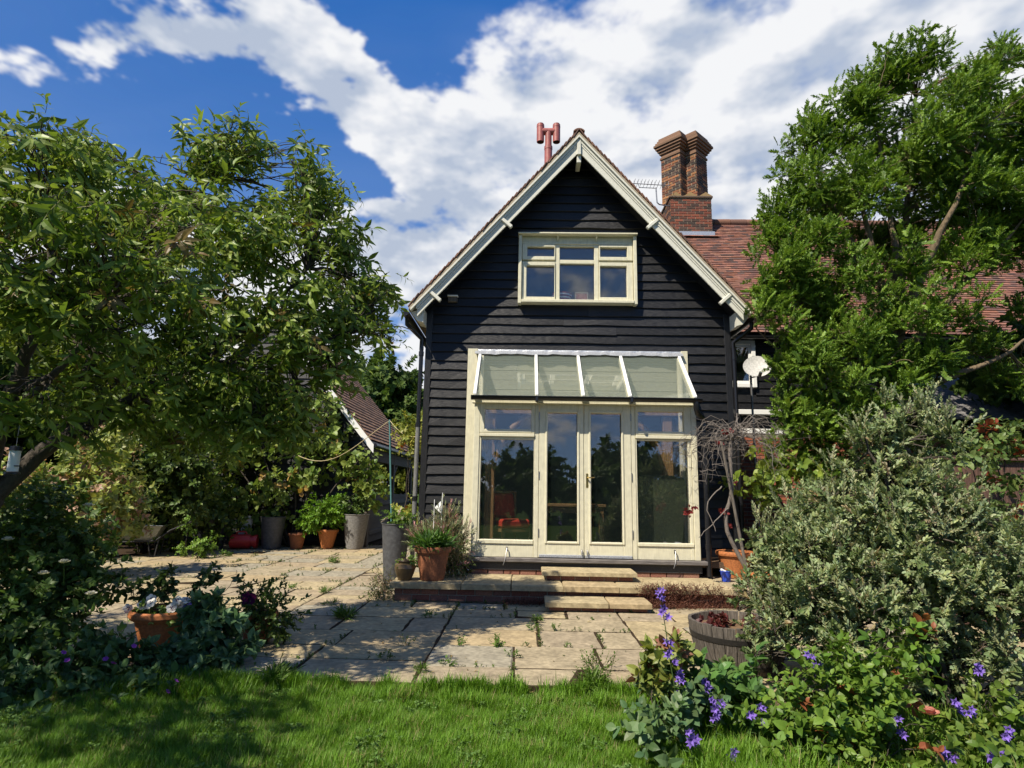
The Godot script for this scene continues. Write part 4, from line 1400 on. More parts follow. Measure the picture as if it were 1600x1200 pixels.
func build_wing() -> void:
	var r := RandomNumberGenerator.new()
	r.seed = 41
	var w := thing("house_wing", "long rear wing with a mottled red tiled roof over black boards and brick", "house", Vector3.ZERO)
	var x0 := 3.50
	var x1 := 14.0
	var eave := Vector3(x0, 4.66, -2.72)
	var ridge := Vector3(x0, 8.93, -6.6)
	var down := (eave - ridge).normalized()
	var core := Shape.new()
	# hollow: front wall round the window, back and end walls, a floor
	for q in [[x0 + 0.05, 4.30, 0.0, 4.60], [4.74, x1, 0.0, 4.60], [4.30, 4.74, 0.0, 3.68], [4.30, 4.74, 4.48, 4.60]]:
		core.box(Vector3(q[0], q[2], -3.12), Vector3(q[1], q[3], -3.0))
	core.box(Vector3(x0 + 0.05, 0.0, -10.3), Vector3(x1, 4.60, -10.2))
	core.box(Vector3(x0 + 0.05, 0.0, -10.2), Vector3(x0 + 0.15, 4.60, -3.12))
	core.box(Vector3(x1 - 0.1, 0.0, -10.2), Vector3(x1, 4.60, -3.12))
	core.box(Vector3(x0 + 0.15, 2.7, -10.2), Vector3(x1 - 0.1, 2.8, -3.12))
	core.face([Vector3(x0, 4.62, -2.75), Vector3(x1, 4.62, -2.75), Vector3(x1, 8.90, -6.6), Vector3(x0, 8.90, -6.6)], Vector3(0, 1, 1))
	core.face([Vector3(x0, 4.62, -10.45), Vector3(x1, 4.62, -10.45), Vector3(x1, 8.90, -6.6), Vector3(x0, 8.90, -6.6)], Vector3(0, 1, -1))
	core.face([Vector3(x0, 4.62, -2.75), Vector3(x0, 8.90, -6.6), Vector3(x0, 4.62, -10.45)], Vector3.LEFT)
	core.face([Vector3(x1, 4.62, -2.75), Vector3(x1, 8.90, -6.6), Vector3(x1, 4.62, -10.45)], Vector3.RIGHT)
	part("wall", core, mats.black_trim, w)
	var mass := Shape.new()
	var tones := [[0.36, 0.155, 0.105], [0.42, 0.185, 0.13], [0.32, 0.15, 0.115], [0.40, 0.165, 0.10], [0.26, 0.125, 0.10], [0.45, 0.22, 0.15], [0.20, 0.12, 0.10]]
	tile_slope(mass, w, ridge, Vector3.RIGHT, down, x1 - x0, (eave - ridge).length(), tones, r, func(c: int, x: float) -> bool: return c > 5 and c < 35 and x > 0.6 and x < 2.1)
	part("roof_tiles", mass, mats.tile_mass, w, "stuff")
	var k := 0
	var x := x0
	while x < x1:
		var rt := Shape.new()
		rt.tube([Vector3(x, 8.94, -6.6), Vector3(x + 0.44, 8.94, -6.6)], [0.115, 0.12], 10)
		part("ridge_tile", rt, mats["roof_%d" % (k % 4)], w)
		x += 0.45
		k += 1
	var y := 3.12
	while y < 4.5:
		if y + 0.165 > 3.58:
			board(w, x0 + 0.06, 4.21, y, -3.0, mats["black_board_%d" % (r.randi() % 4)], r)
			board(w, 4.83, x1, y, -3.0, mats["black_board_%d" % (r.randi() % 4)], r)
		else:
			board(w, x0 + 0.06, x1, y, -3.0, mats["black_board_%d" % (r.randi() % 4)], r)
		y += 0.152
	# window, white ledge, the brick below
	var f := Shape.new()
	frame_bars(f, 4.20, 4.84, 3.58, 4.58, 0.085, -2.99, -2.90, 0.006)
	var win := part("window", f, mats.white_bar, w)
	f = Shape.new()
	frame_bars(f, 4.288, 4.752, 3.668, 4.492, 0.05, -2.98, -2.93, 0.005)
	part("sash", f, mats.white_bar, win)
	f = Shape.new()
	part("pane", pane_box(4.33, 4.71, 3.71, 4.45, -2.955), mats.pane, win)
	f = Shape.new()
	f.bar(Vector3(x0 - 0.1, 3.00, -3.0), Vector3(6.3, 3.10, -2.80), 0.006)
	part("ledge", f, mats.white_bar, w)
	f = Shape.new()
	f.bar(Vector3(x0, 2.62, -2.99), Vector3(5.9, 2.72, -2.92), 0.006)
	f.bar(Vector3(4.05, 2.72, -2.99), Vector3(4.16, 2.999, -2.92), 0.006)
	part("lower_frame", f, mats.white_bar, w)
	var bm := Shape.new()
	bm.tint = Color(0.36, 0.32, 0.26)
	bm.box(Vector3(x0, -0.02, -3.0), Vector3(7.5, 2.6, -2.93))
	brick_mass(bm, Vector3(x0, 0.0, -2.93), Vector3.RIGHT, Vector3.BACK, 4.0, 34, r, [[0.40, 0.12, 0.06], [0.34, 0.11, 0.07], [0.28, 0.10, 0.07], [0.45, 0.16, 0.08]])
	part("brickwork", bm, mats.brick_mass, w, "stuff")
	f = Shape.new()
	for a in 8:
		var t0 := PI + PI * a / 8.0
		var t1 := PI + PI * (a + 1) / 8.0
		var c0 := Vector3(x0, 4.60 + 0.06 * sin(t0), -2.64 + 0.06 * cos(t0))
		var c1 := Vector3(x0, 4.60 + 0.06 * sin(t1), -2.64 + 0.06 * cos(t1))
		f.face([c0, c1, c1 + Vector3(10, 0, 0), c0 + Vector3(10, 0, 0)], Vector3(0, sin(t0), cos(t0)))
	part("gutter", f, mats.black_plastic, w)
	build_chimney(r)
	# satellite dish on its pole
	var sd := thing("satellite_dish", "round grey satellite dish on a thin pole beside the wing window", "satellite dish", Vector3(4.18, 2.95, -1.5))
	var ps := Shape.new()
	ps.tube([Vector3(0, -2.95, 0), Vector3(0, 0.60, 0)], [0.020, 0.020], 10)
	part("pole", ps, mats.steel, sd)
	var ds := Shape.new()
	ds.lathe([Vector2(0.0, 0.0), Vector2(0.08, 0.004), Vector2(0.15, 0.016), Vector2(0.21, 0.034), Vector2(0.245, 0.050), Vector2(0.242, 0.056), Vector2(0.20, 0.040), Vector2(0.14, 0.022), Vector2(0.07, 0.010), Vector2(0.0, 0.006)], 36)
	var dd := part("reflector", ds, mats.dish_grey, sd)
	dd.position = Vector3(0.10, 0.73, 0.06)
	dd.rotation = Vector3(deg_to_rad(62), 0, deg_to_rad(14))
	var arm := Shape.new()
	arm.tube([Vector3(0.02, 0.56, 0.02), Vector3(0.05, 0.54, 0.30)], [0.012, 0.010], 8)
	arm.tube([Vector3(0.05, 0.54, 0.28), Vector3(0.06, 0.60, 0.33)], [0.03, 0.03], 10)
	part("arm", arm, mats.steel, sd)

func build_chimney(r: RandomNumberGenerator) -> void:
	var c := thing("chimney_stack", "tall old brick chimney with two diagonal shafts and oversailing caps", "chimney", Vector3(4.52, 8.2, -6.6))
	var tones := [[0.30, 0.115, 0.06], [0.36, 0.15, 0.065], [0.22, 0.09, 0.055], [0.11, 0.07, 0.055], [0.075, 0.058, 0.048], [0.42, 0.20, 0.085], [0.13, 0.08, 0.06], [0.09, 0.065, 0.055]]
	var s := Shape.new()
	s.tint = Color(0.46, 0.39, 0.27)
	s.box(Vector3(-0.56, 0.0, -0.55), Vector3(0.56, 1.24, 0.55))
	part("base", s, mats.brick_mass, c)
	brick_mass(null, Vector3(-0.56, 0.0, 0.55), Vector3.RIGHT, Vector3.BACK, 1.12, 16, r, [[0.32, 0.10, 0.055], [0.22, 0.085, 0.055], [0.12, 0.07, 0.055], [0.28, 0.085, 0.05], [0.09, 0.065, 0.05]], c)
	brick_mass(null, Vector3(-0.56, 0.0, -0.55), Vector3.BACK, Vector3.LEFT, 1.10, 16, r, tones, c)
	s = Shape.new()
	s.tint = Color(0.16, 0.11, 0.075)
	s.bar(Vector3(-0.60, 1.215, -0.59), Vector3(0.60, 1.275, 0.59), 0.01)
	part("band", s, mats.brick_mass, c)
	# three tumbled corners over the band
	for q in [[-0.40, 0.17], [0.0, 0.20], [0.42, 0.19]]:
		s = Shape.new()
		s.tint = Color(0.40, 0.27, 0.12)
		s.prism([Vector2(q[0] - q[1], 1.276), Vector2(q[0] + q[1], 1.276), Vector2(q[0], 1.40)], 0.30, 0.56)
		part("weathering", s, mats.brick_mass, c)
	var top := 2.66
	for cx in [-0.225, 0.225]:
		var h := 0.30                                                # half the side of the square shaft
		var bs := Basis(Vector3.UP, PI / 4)
		var sh := Shape.new()
		sh.tint = Color(0.46, 0.39, 0.27)
		sh.soft(Transform3D(bs, Vector3(cx, (1.27 + top) * 0.5, 0)), Vector3(h * 2, top - 1.27, h * 2), 0.004)
		part("shaft", sh, mats.brick_mass, c)
		for a in [-1.0, 1.0]:
			# the two faces that look towards the garden
			var out := Vector3(a, 0, 1).normalized()
			var al := Vector3(1, 0, -a).normalized()
			var from := Vector3(cx, 1.28, 0) + out * h - al * h
			brick_mass(null, from, al, out, h * 2, 18, r, tones, c)
		var y := top
		for k in [[0.03, 0.07], [0.0, 0.09], [0.04, 0.07], [0.08, 0.07], [0.12, 0.07], [0.155, 0.075], [0.12, 0.07], [0.08, 0.07], [0.05, 0.07]]:
			var cp := Shape.new()
			var f := r.randf_range(0.8, 1.2)
			cp.tint = Color(0.27 * f, 0.155 * f, 0.095 * f)
			cp.soft(Transform3D(bs, Vector3(cx, y + k[1] * 0.5 + (0.001 if cx > 0 else 0.0), 0)), Vector3((h + k[0]) * 2, k[1], (h + k[0]) * 2), 0.008)
			part("cap_course", cp, mats.brick_mass, c)
			y += k[1] + 0.001
	var fl := Shape.new()
	fl.face([Vector3(-0.62, 0.10, 0.56), Vector3(0.66, 0.10, 0.56), Vector3(0.72, 0.02, 0.75), Vector3(-0.62, 0.02, 0.75)], Vector3(0, 1, 0.5))
	fl.face([Vector3(-0.62, 0.10, 0.566), Vector3(0.62, 0.10, 0.566), Vector3(0.62, 0.24, 0.566), Vector3(-0.62, 0.24, 0.566)], Vector3(0, 0, 1))
	part("flashing", fl, mats.lead, c)
	# television aerial on a cranked arm
	var a := thing("tv_aerial", "thin television aerial on a cranked arm fixed to the brick chimney", "aerial", Vector3(3.94, 9.2, -6.1))
	var m := Shape.new()
	m.tube([Vector3(0.0, 0.0, 0), Vector3(-0.30, 0.0, 0.1), Vector3(-0.36, 0.06, 0.1), Vector3(-0.38, 0.50, 0.1)], [0.018, 0.018, 0.018, 0.018], 8)
	part("arm", m, mats.steel, a)
	var bm := Shape.new()
	bm.tube([Vector3(-1.02, 0.62, 0.1), Vector3(0.02, 0.56, 0.1)], [0.011, 0.011], 8)
	bm.tube([Vector3(-0.86, 0.61, 0.1), Vector3(-0.84, 0.50, 0.1), Vector3(-0.38, 0.48, 0.1)], [0.010, 0.010, 0.010], 6)
	part("boom", bm, mats.steel, a)
	for k in 11:
		var e := Shape.new()
		var x := -0.98 + k * 0.095
		var yy := 0.618 - k * 0.0055
		e.tube([Vector3(x, yy, -0.12), Vector3(x, yy + 0.02, 0.32)], [0.006, 0.006], 6)
		e.tube([Vector3(x, yy - 0.02, 0.1), Vector3(x, yy + 0.09, 0.1)], [0.006, 0.006], 6)
		part("element", e, mats.steel, a)

func build_outbuilding() -> void:
	var r := RandomNumberGenerator.new()
	r.seed = 63
	var o := thing("cart_shed", "black boarded cart shed with a brown tiled roof and open timber bays", "shed", Vector3.ZERO)
	var xr := -3.66
	var xm := -6.5
	var xl := -9.34
	var ye := 2.47
	var yr := ye + (xr - xm) * 1.2
	var zf := -5.1
	var zb := -10.9
	var wall := Shape.new()
	wall.prism([Vector2(xl + 0.3, 0.0), Vector2(xr - 0.12, 0.0), Vector2(xr - 0.12, ye - 0.05), Vector2(xm, yr - 0.2), Vector2(xl + 0.3, ye - 0.05)], zf - 0.25, zf - 0.15)
	wall.box(Vector3(xl + 0.3, 0.0, zb), Vector3(xl + 0.4, ye, zf - 0.26))
	part("gable_wall", wall, mats.black_trim, o)
	var y := 0.1
	while y < yr - 0.45:
		var hw := minf(xr - 0.14 - xm, (yr - 0.28 - y) / 1.2)
		board(o, xm - hw, xm + hw, y, zf - 0.15, mats["black_board_%d" % (r.randi() % 4)], r, 0.165, 0.12, -0.12)
		y += 0.152
	var barge := Shape.new()
	for sg in [1.0, -1.0]:
		var p := func(dx: float, dy: float) -> Vector2: return Vector2(xm + sg * dx, yr - 1.2 * dx + dy)
		barge.prism([p.call(0.0, -0.02), p.call(2.86, -0.02), p.call(2.86, -0.23), p.call(0.0, -0.25)], zf - 0.01, zf + 0.02)
	part("bargeboard", barge, mats.white_bar, o)
	# roof: both slopes; tiles on the one that shows
	var deck := Shape.new()
	deck.prism([Vector2(xm, yr - 0.02), Vector2(xr, ye - 0.02), Vector2(xr - 0.03, ye - 0.08), Vector2(xm, yr - 0.10)], zb, zf + 0.015)
	deck.prism([Vector2(xm, yr - 0.02), Vector2(xl, ye - 0.02), Vector2(xl + 0.03, ye - 0.08), Vector2(xm, yr - 0.10)], zb, zf + 0.015)
	part("roof_deck", deck, mats.black_trim, o)
	var mass := Shape.new()
	var tones := [[0.42, 0.235, 0.14], [0.46, 0.26, 0.155], [0.37, 0.21, 0.13], [0.50, 0.28, 0.165]]
	var dn := Vector3(1, -1.2, 0).normalized()
	tile_slope(mass, o, Vector3(xm, yr, zb), Vector3.BACK, dn, zf + 0.04 - zb, 2.86 * sqrt(2.44), tones, r, func(_c: int, _x: float) -> bool: return false, 0.145, 0.21)
	tile_slope(mass, o, Vector3(xm, yr, zb), Vector3.BACK, Vector3(-1, -1.2, 0).normalized(), zf + 0.04 - zb, 2.86 * sqrt(2.44), tones, r, func(_c: int, _x: float) -> bool: return false, 0.145, 0.21)
	part("roof_tiles", mass, mats.tile_mass, o, "stuff")
	var gt := Shape.new()
	gt.tube([Vector3(xr + 0.05, ye - 0.06, zf), Vector3(xr + 0.05, ye - 0.08, zb)], [0.05, 0.05], 10)
	part("gutter", gt, mats.black_plastic, o)
	# timber bays on the garden side
	for z in [zf - 0.22, -8.0, zb + 0.15]:
		var po := Shape.new()
		po.bar(Vector3(xr - 0.24, 0.0, z - 0.09), Vector3(xr - 0.06, ye - 0.12, z + 0.09), 0.01)
		part("post", po, mats.post_grey, o)
	var be := Shape.new()
	be.bar(Vector3(xr - 0.22, ye - 0.42, zb), Vector3(xr - 0.07, ye - 0.11, zf - 0.32), 0.01)
	part("wall_plate", be, mats.post_grey, o)
	for q in [[-8.0, 1.0], [-8.0, -1.0], [zb + 0.15, 1.0], [zf - 0.22, -1.0]]:
		var bc := Shape.new()
		bc.tube([Vector3(xr - 0.14, 1.45, q[0]), Vector3(xr - 0.14, 1.80, q[0] + q[1] * 0.25), Vector3(xr - 0.14, ye - 0.40, q[0] + q[1] * 0.62)], [0.05, 0.055, 0.05], 6)
		part("brace", bc, mats.post_grey, o)
	var z := zb + 0.3
	while z < zf - 0.5:
		var bd := Shape.new()
		bd.bar(Vector3(xr - 0.16, 0.06, z), Vector3(xr - 0.13, 1.22 + r.randf_range(-0.02, 0.02), z + 0.14), 0.004)
		part("plank", bd, mats.post_grey, o)
		z += 0.15
	var rl := Shape.new()
	rl.bar(Vector3(xr - 0.125, 0.95, zb + 0.3), Vector3(xr - 0.08, 1.06, zf - 0.45), 0.005)
	rl.bar(Vector3(xr - 0.125, 0.25, zb + 0.3), Vector3(xr - 0.08, 0.36, zf - 0.45), 0.005)
	part("rail", rl, mats.post_grey, o)
	# the clothes-line prop and its line
	var pt := at_z(609, 657, -2.6)
	var pb := at_z(613, 869, -2.6)
	pb.y = 0.0
	var pp := Shape.new()
	pp.tube([pb, pt], [0.019, 0.019], 10)
	pp.tube([pt - Vector3(0, 0.06, 0), pt + Vector3(0, 0.02, 0)], [0.024, 0.018], 10)
	lone("line_prop", pp, mats.pole_green, "thin blue green clothes line prop beside the house corner", "pole")
	var a := at_z(466, 712, -4.4)
	var ln := Shape.new()
	var pts := []
	var rad := []
	for k in 15:
		var t := k / 14.0
		pts.append(pt.lerp(a, t) - Vector3(0, 0.42 * sin(PI * t) * (0.55 + 0.6 * t), 0))
		rad.append(0.007)
	ln.tube(pts, rad, 5)
	var e := Vector3(-1.72, 2.25, -0.6)
	pts = []
	rad = []
	for k in 9:
		var t := k / 8.0
		pts.append(pt.lerp(e, t) - Vector3(0, 0.12 * sin(PI * t), 0))
		rad.append(0.006)
	ln.tube(pts, rad, 5)
	lone("clothes_line", ln, mats.rope, "pale rope clothes line slung over the blue green prop", "rope")

# ---------------------------------------------------------------- plants: sprigs of leaves, set out in clumps
var sprigs := {}

func sprig(count: int, stem: float, leaf_l: float, leaf_w: float, angle: float, bend: float, flat: bool, seed_: int, vary := 0.2, fat := 0.45, stem_r := 0.0025, stem_col := Color(0.9, 0.6, 0.5), fine := false) -> Shape:
	# grows along +y; the leaves' upper sides look towards +z
	var r := RandomNumberGenerator.new()
	r.seed = seed_
	var s := Shape.new()
	if stem_r > 0.0:
		s.tint = stem_col
		var mid := Vector3(r.randf_range(-0.05, 0.05) * stem, stem * 0.5, 0)
		var end := Vector3(0, stem * 0.96, -stem * 0.08)
		s.tube([Vector3.ZERO, mid, end], [stem_r, stem_r * 0.8, stem_r * 0.4], 3, false)
	for k in count:
		var t := (k + 0.6) / count
		var at := Vector3(0, stem * t, -stem * 0.08 * t * t)
		var f := r.randf_range(0.72, 1.18)
		s.tint = Color(f * r.randf_range(0.85, 1.15), f, f * r.randf_range(0.75, 1.15))
		var az := (k % 2) * PI + r.randf_range(-0.35, 0.35) if flat else k * 2.4 + r.randf_range(-0.4, 0.4)
		var open := angle * (1.0 - 0.45 * t) + r.randf_range(-0.2, 0.2)
		var side := Vector3(cos(az), 0, sin(az) * (0.25 if flat else 1.0)).normalized()
		var d := (Vector3.UP * cos(open) + side * sin(open)).normalized()
		var up := (Vector3(0, 0.1, 1) if flat else Vector3.UP * 0.7 + Vector3(0, 0, 0.6) - side * 0.1).normalized()
		var l := leaf_l * r.randf_range(1.0 - vary, 1.0 + vary) * (0.75 + 0.5 * sin(PI * clampf(t, 0.1, 0.95)))
		if fine:
			s.leaf_fine(at, d, up, l, leaf_w * l / leaf_l, bend * r.randf_range(0.5, 1.5), 0.22, fat)
		else:
			s.leaf(at, d, up, l, leaf_w * l / leaf_l, bend * r.randf_range(0.5, 1.5), 0.22, fat)
	return s

func make_sprigs() -> void:
	var red := Color(0.9, 0.6, 0.5)
	for k in 3:
		sprigs["cherry_%d" % k] = sprig(8, 0.20, 0.085, 0.031, 0.95, 0.5, false, 100 + k, 0.35, 0.40, 0.0025, red, true).done()
		sprigs["yew_%d" % k] = sprig(24, 0.17, 0.034, 0.015, 0.95, 0.1, k == 1, 200 + k, 0.35, 0.45, 0.002).done()
		sprigs["olearia_%d" % k] = sprig(13, 0.085, 0.036, 0.017, 0.75, 0.1, false, 300 + k, 0.25, 0.5).done()
		sprigs["rose_%d" % k] = sprig(7, 0.13, 0.055, 0.036, 1.05, 0.25, false, 400 + k, 0.25, 0.5, 0.0025, red, true).done()
		sprigs["vine_%d" % k] = sprig(5, 0.22, 0.115, 0.105, 1.25, 0.3, false, 500 + k, 0.3, 0.45, 0.0025, red, true).done()
		sprigs["far_%d" % k] = sprig(26, 0.85, 0.22, 0.16, 1.1, 0.3, false, 600 + k, 0.4, 0.45, 0.0).done()
		sprigs["small_%d" % k] = sprig(11, 0.11, 0.030, 0.017, 0.9, 0.2, false, 700 + k, 0.3).done()
		sprigs["herb_%d" % k] = sprig(9, 0.16, 0.05, 0.032, 1.1, 0.35, false, 800 + k, 0.3, 0.5, 0.0025, Color(0.9, 1.0, 0.7), true).done()
		sprigs["lavender_%d" % k] = sprig(16, 0.17, 0.035, 0.006, 0.6, 0.1, false, 900 + k, 0.3).done()
		sprigs["strap_%d" % k] = sprig(9, 0.03, 0.16, 0.018, 0.55, 0.5, false, 1000 + k, 0.3, 0.4, 0.0, red, true).done()
		sprigs["palm_%d" % k] = sprig(8, 0.02, 0.085, 0.045, 1.25, 0.25, false, 1100 + k, 0.3, 0.5, 0.0, red, true).done()
		sprigs["wisp_%d" % k] = sprig(5, 0.14, 0.022, 0.012, 0.9, 0.2, false, 1200 + k, 0.3).done()
		sprigs["shoot_%d" % k] = sprig(20, 0.20, 0.032, 0.014, 0.7, 0.1, false, 1300 + k, 0.25, 0.5).done()

func scatter(called: String, mesh: Mesh, xf: Array, cols: PackedColorArray, m: Material, parent: Node, kind := "stuff") -> MultiMeshInstance3D:
	var mm := MultiMesh.new()
	mm.transform_format = MultiMesh.TRANSFORM_3D
	mm.use_colors = true
	mm.mesh = mesh
	mm.instance_count = xf.size()
	for i in xf.size():
		mm.set_instance_transform(i, xf[i])
		mm.set_instance_color(i, cols[i])
	var o := MultiMeshInstance3D.new()
	o.name = called
	o.multimesh = mm
	o.material_override = m
	parent.add_child(o, true)
	if kind: o.set_meta("kind", kind)
	return o

func aim(grow: Vector3, face: Vector3, size: float) -> Basis:
	var y := grow.normalized()
	var x := y.cross(face)
	if x.length_squared() < 1e-4:
		x = y.cross(Vector3(0.3, 0.1, 1))
	x = x.normalized()
	return Basis(x * size, y * size, x.cross(y) * size)

# clumps: [centre, radius, squash]. density: sprigs per square metre of clump outline
func foliage(parent: Node, clumps: Array, kind: String, density: float, size: float, dark: Color, light: Color, r: RandomNumberGenerator, o := {}) -> void:
	var xf := [[], [], []]
	var cl := [PackedColorArray(), PackedColorArray(), PackedColorArray()]
	var droop: float = o.get("droop", 0.2)
	var lean: Vector3 = o.get("lean", Vector3.ZERO)
	var rim: float = o.get("rim", 0.45)
	var odd: Color = o.get("odd", Color.BLACK)
	var odd_share: float = o.get("odd_share", 0.0)
	for q in clumps:
		var R: float = q[1]
		var sq: float = q[2] if q.size() > 2 else 0.8
		var n := int(density * R * R * 4.0)
		for i in n:
			var u := Vector3(r.randfn(), r.randfn(), r.randfn())
			if u.length_squared() < 1e-5:
				continue
			u = u.normalized()
			var rad := R * pow(r.randf(), rim) * (1.0 + 0.18 * sin(u.x * 7.0 + u.y * 5.0) + 0.10 * r.randfn())
			var p: Vector3 = q[0] + Vector3(u.x, u.y * sq, u.z) * rad
			if o.has("floor") and p.y < o.floor:
				continue
			var g := (u * 0.8 + Vector3(r.randfn(), r.randfn(), r.randfn()) * 0.45 + Vector3.DOWN * droop + lean).normalized()
			var f := (Vector3.UP + u * 0.45 + Vector3(r.randfn(), r.randfn(), r.randfn()) * 0.35).normalized()
			var k := r.randi() % 3
			xf[k].append(Transform3D(aim(g, f, size * r.randf_range(0.75, 1.25)), p))
			var c := dark.lerp(light, r.randf())
			if r.randf() < odd_share:
				c = odd
			cl[k].append(c)
	for k in 3:
		if xf[k].size():
			scatter(o.get("called", "foliage"), sprigs["%s_%d" % [kind, k]], xf[k], cl[k], mats[o.get("mat", "leaf")], parent)

# a big clump breaks up into smaller ones set about it, with gaps between
func split(clumps: Array, n: int, r: RandomNumberGenerator, small := 0.28, big := 0.50) -> Array:
	var o := []
	for q in clumps:
		var sq: float = q[2] if q.size() > 2 else 0.8
		for k in n:
			var u := Vector3(r.randfn(), r.randfn(), r.randfn()).normalized()
			o.append([q[0] + Vector3(u.x, u.y * sq, u.z) * q[1] * r.randf_range(0.40, 1.05), q[1] * r.randf_range(small, big), 0.85])
	return o

func limb(s: Shape, pts: Array, r0: float, r1: float, r: RandomNumberGenerator, sides := 8, wig := 0.05) -> Array:
	# a branch through the points given, wandering a little
	var p := []
	var rad := []
	var seg := 5
	for i in pts.size() - 1:
		for k in seg:
			var t := float(k) / seg
			var a: Vector3 = pts[maxi(i - 1, 0)]
			var b: Vector3 = pts[i]
			var c: Vector3 = pts[i + 1]
			var d: Vector3 = pts[mini(i + 2, pts.size() - 1)]
			var q := b.cubic_interpolate(c, a, d, t)
			if not (i == 0 and k == 0):
				q += Vector3(r.randf_range(-1, 1), r.randf_range(-1, 1), r.randf_range(-1, 1)) * wig * (c - b).length() * 0.3
			p.append(q)
			rad.append(0.0)
	p.append(pts[-1])
	rad.append(0.0)
	for i in p.size():
		rad[i] = lerpf(r0, r1, float(i) / (p.size() - 1)) * r.randf_range(0.94, 1.06)
	s.tube(p, rad, sides)
	return p

func nearest(points: Array, p: Vector3) -> Vector3:
	var best: Vector3 = points[0]
	for q: Vector3 in points:
		if q.distance_squared_to(p) < best.distance_squared_to(p):
			best = q
	return best

func twigs(s: Shape, spine: Array, clumps: Array, r: RandomNumberGenerator, thick: float, each: int, thin := 0.004) -> void:
	for q in clumps:
		var c: Vector3 = q[0]
		var from := nearest(spine, c)
		var m := from.lerp(c, 0.5) + Vector3(0, 0.06 * from.distance_to(c), 0)
		var br := limb(s, [from, m, c], thick, thick * 0.4, r, 6, 0.12)
		for k in each:
			var e: Vector3 = c + Vector3(r.randfn() * 0.5, r.randfn() * 0.35, r.randfn() * 0.5) * q[1] * 1.1
			var f: Vector3 = br[r.randi_range(int(br.size() * 0.3), br.size() - 1)]
			limb(s, [f, f.lerp(e, 0.55) + Vector3(0, 0.05, 0), e], thick * 0.35, thin, r, 4, 0.15)

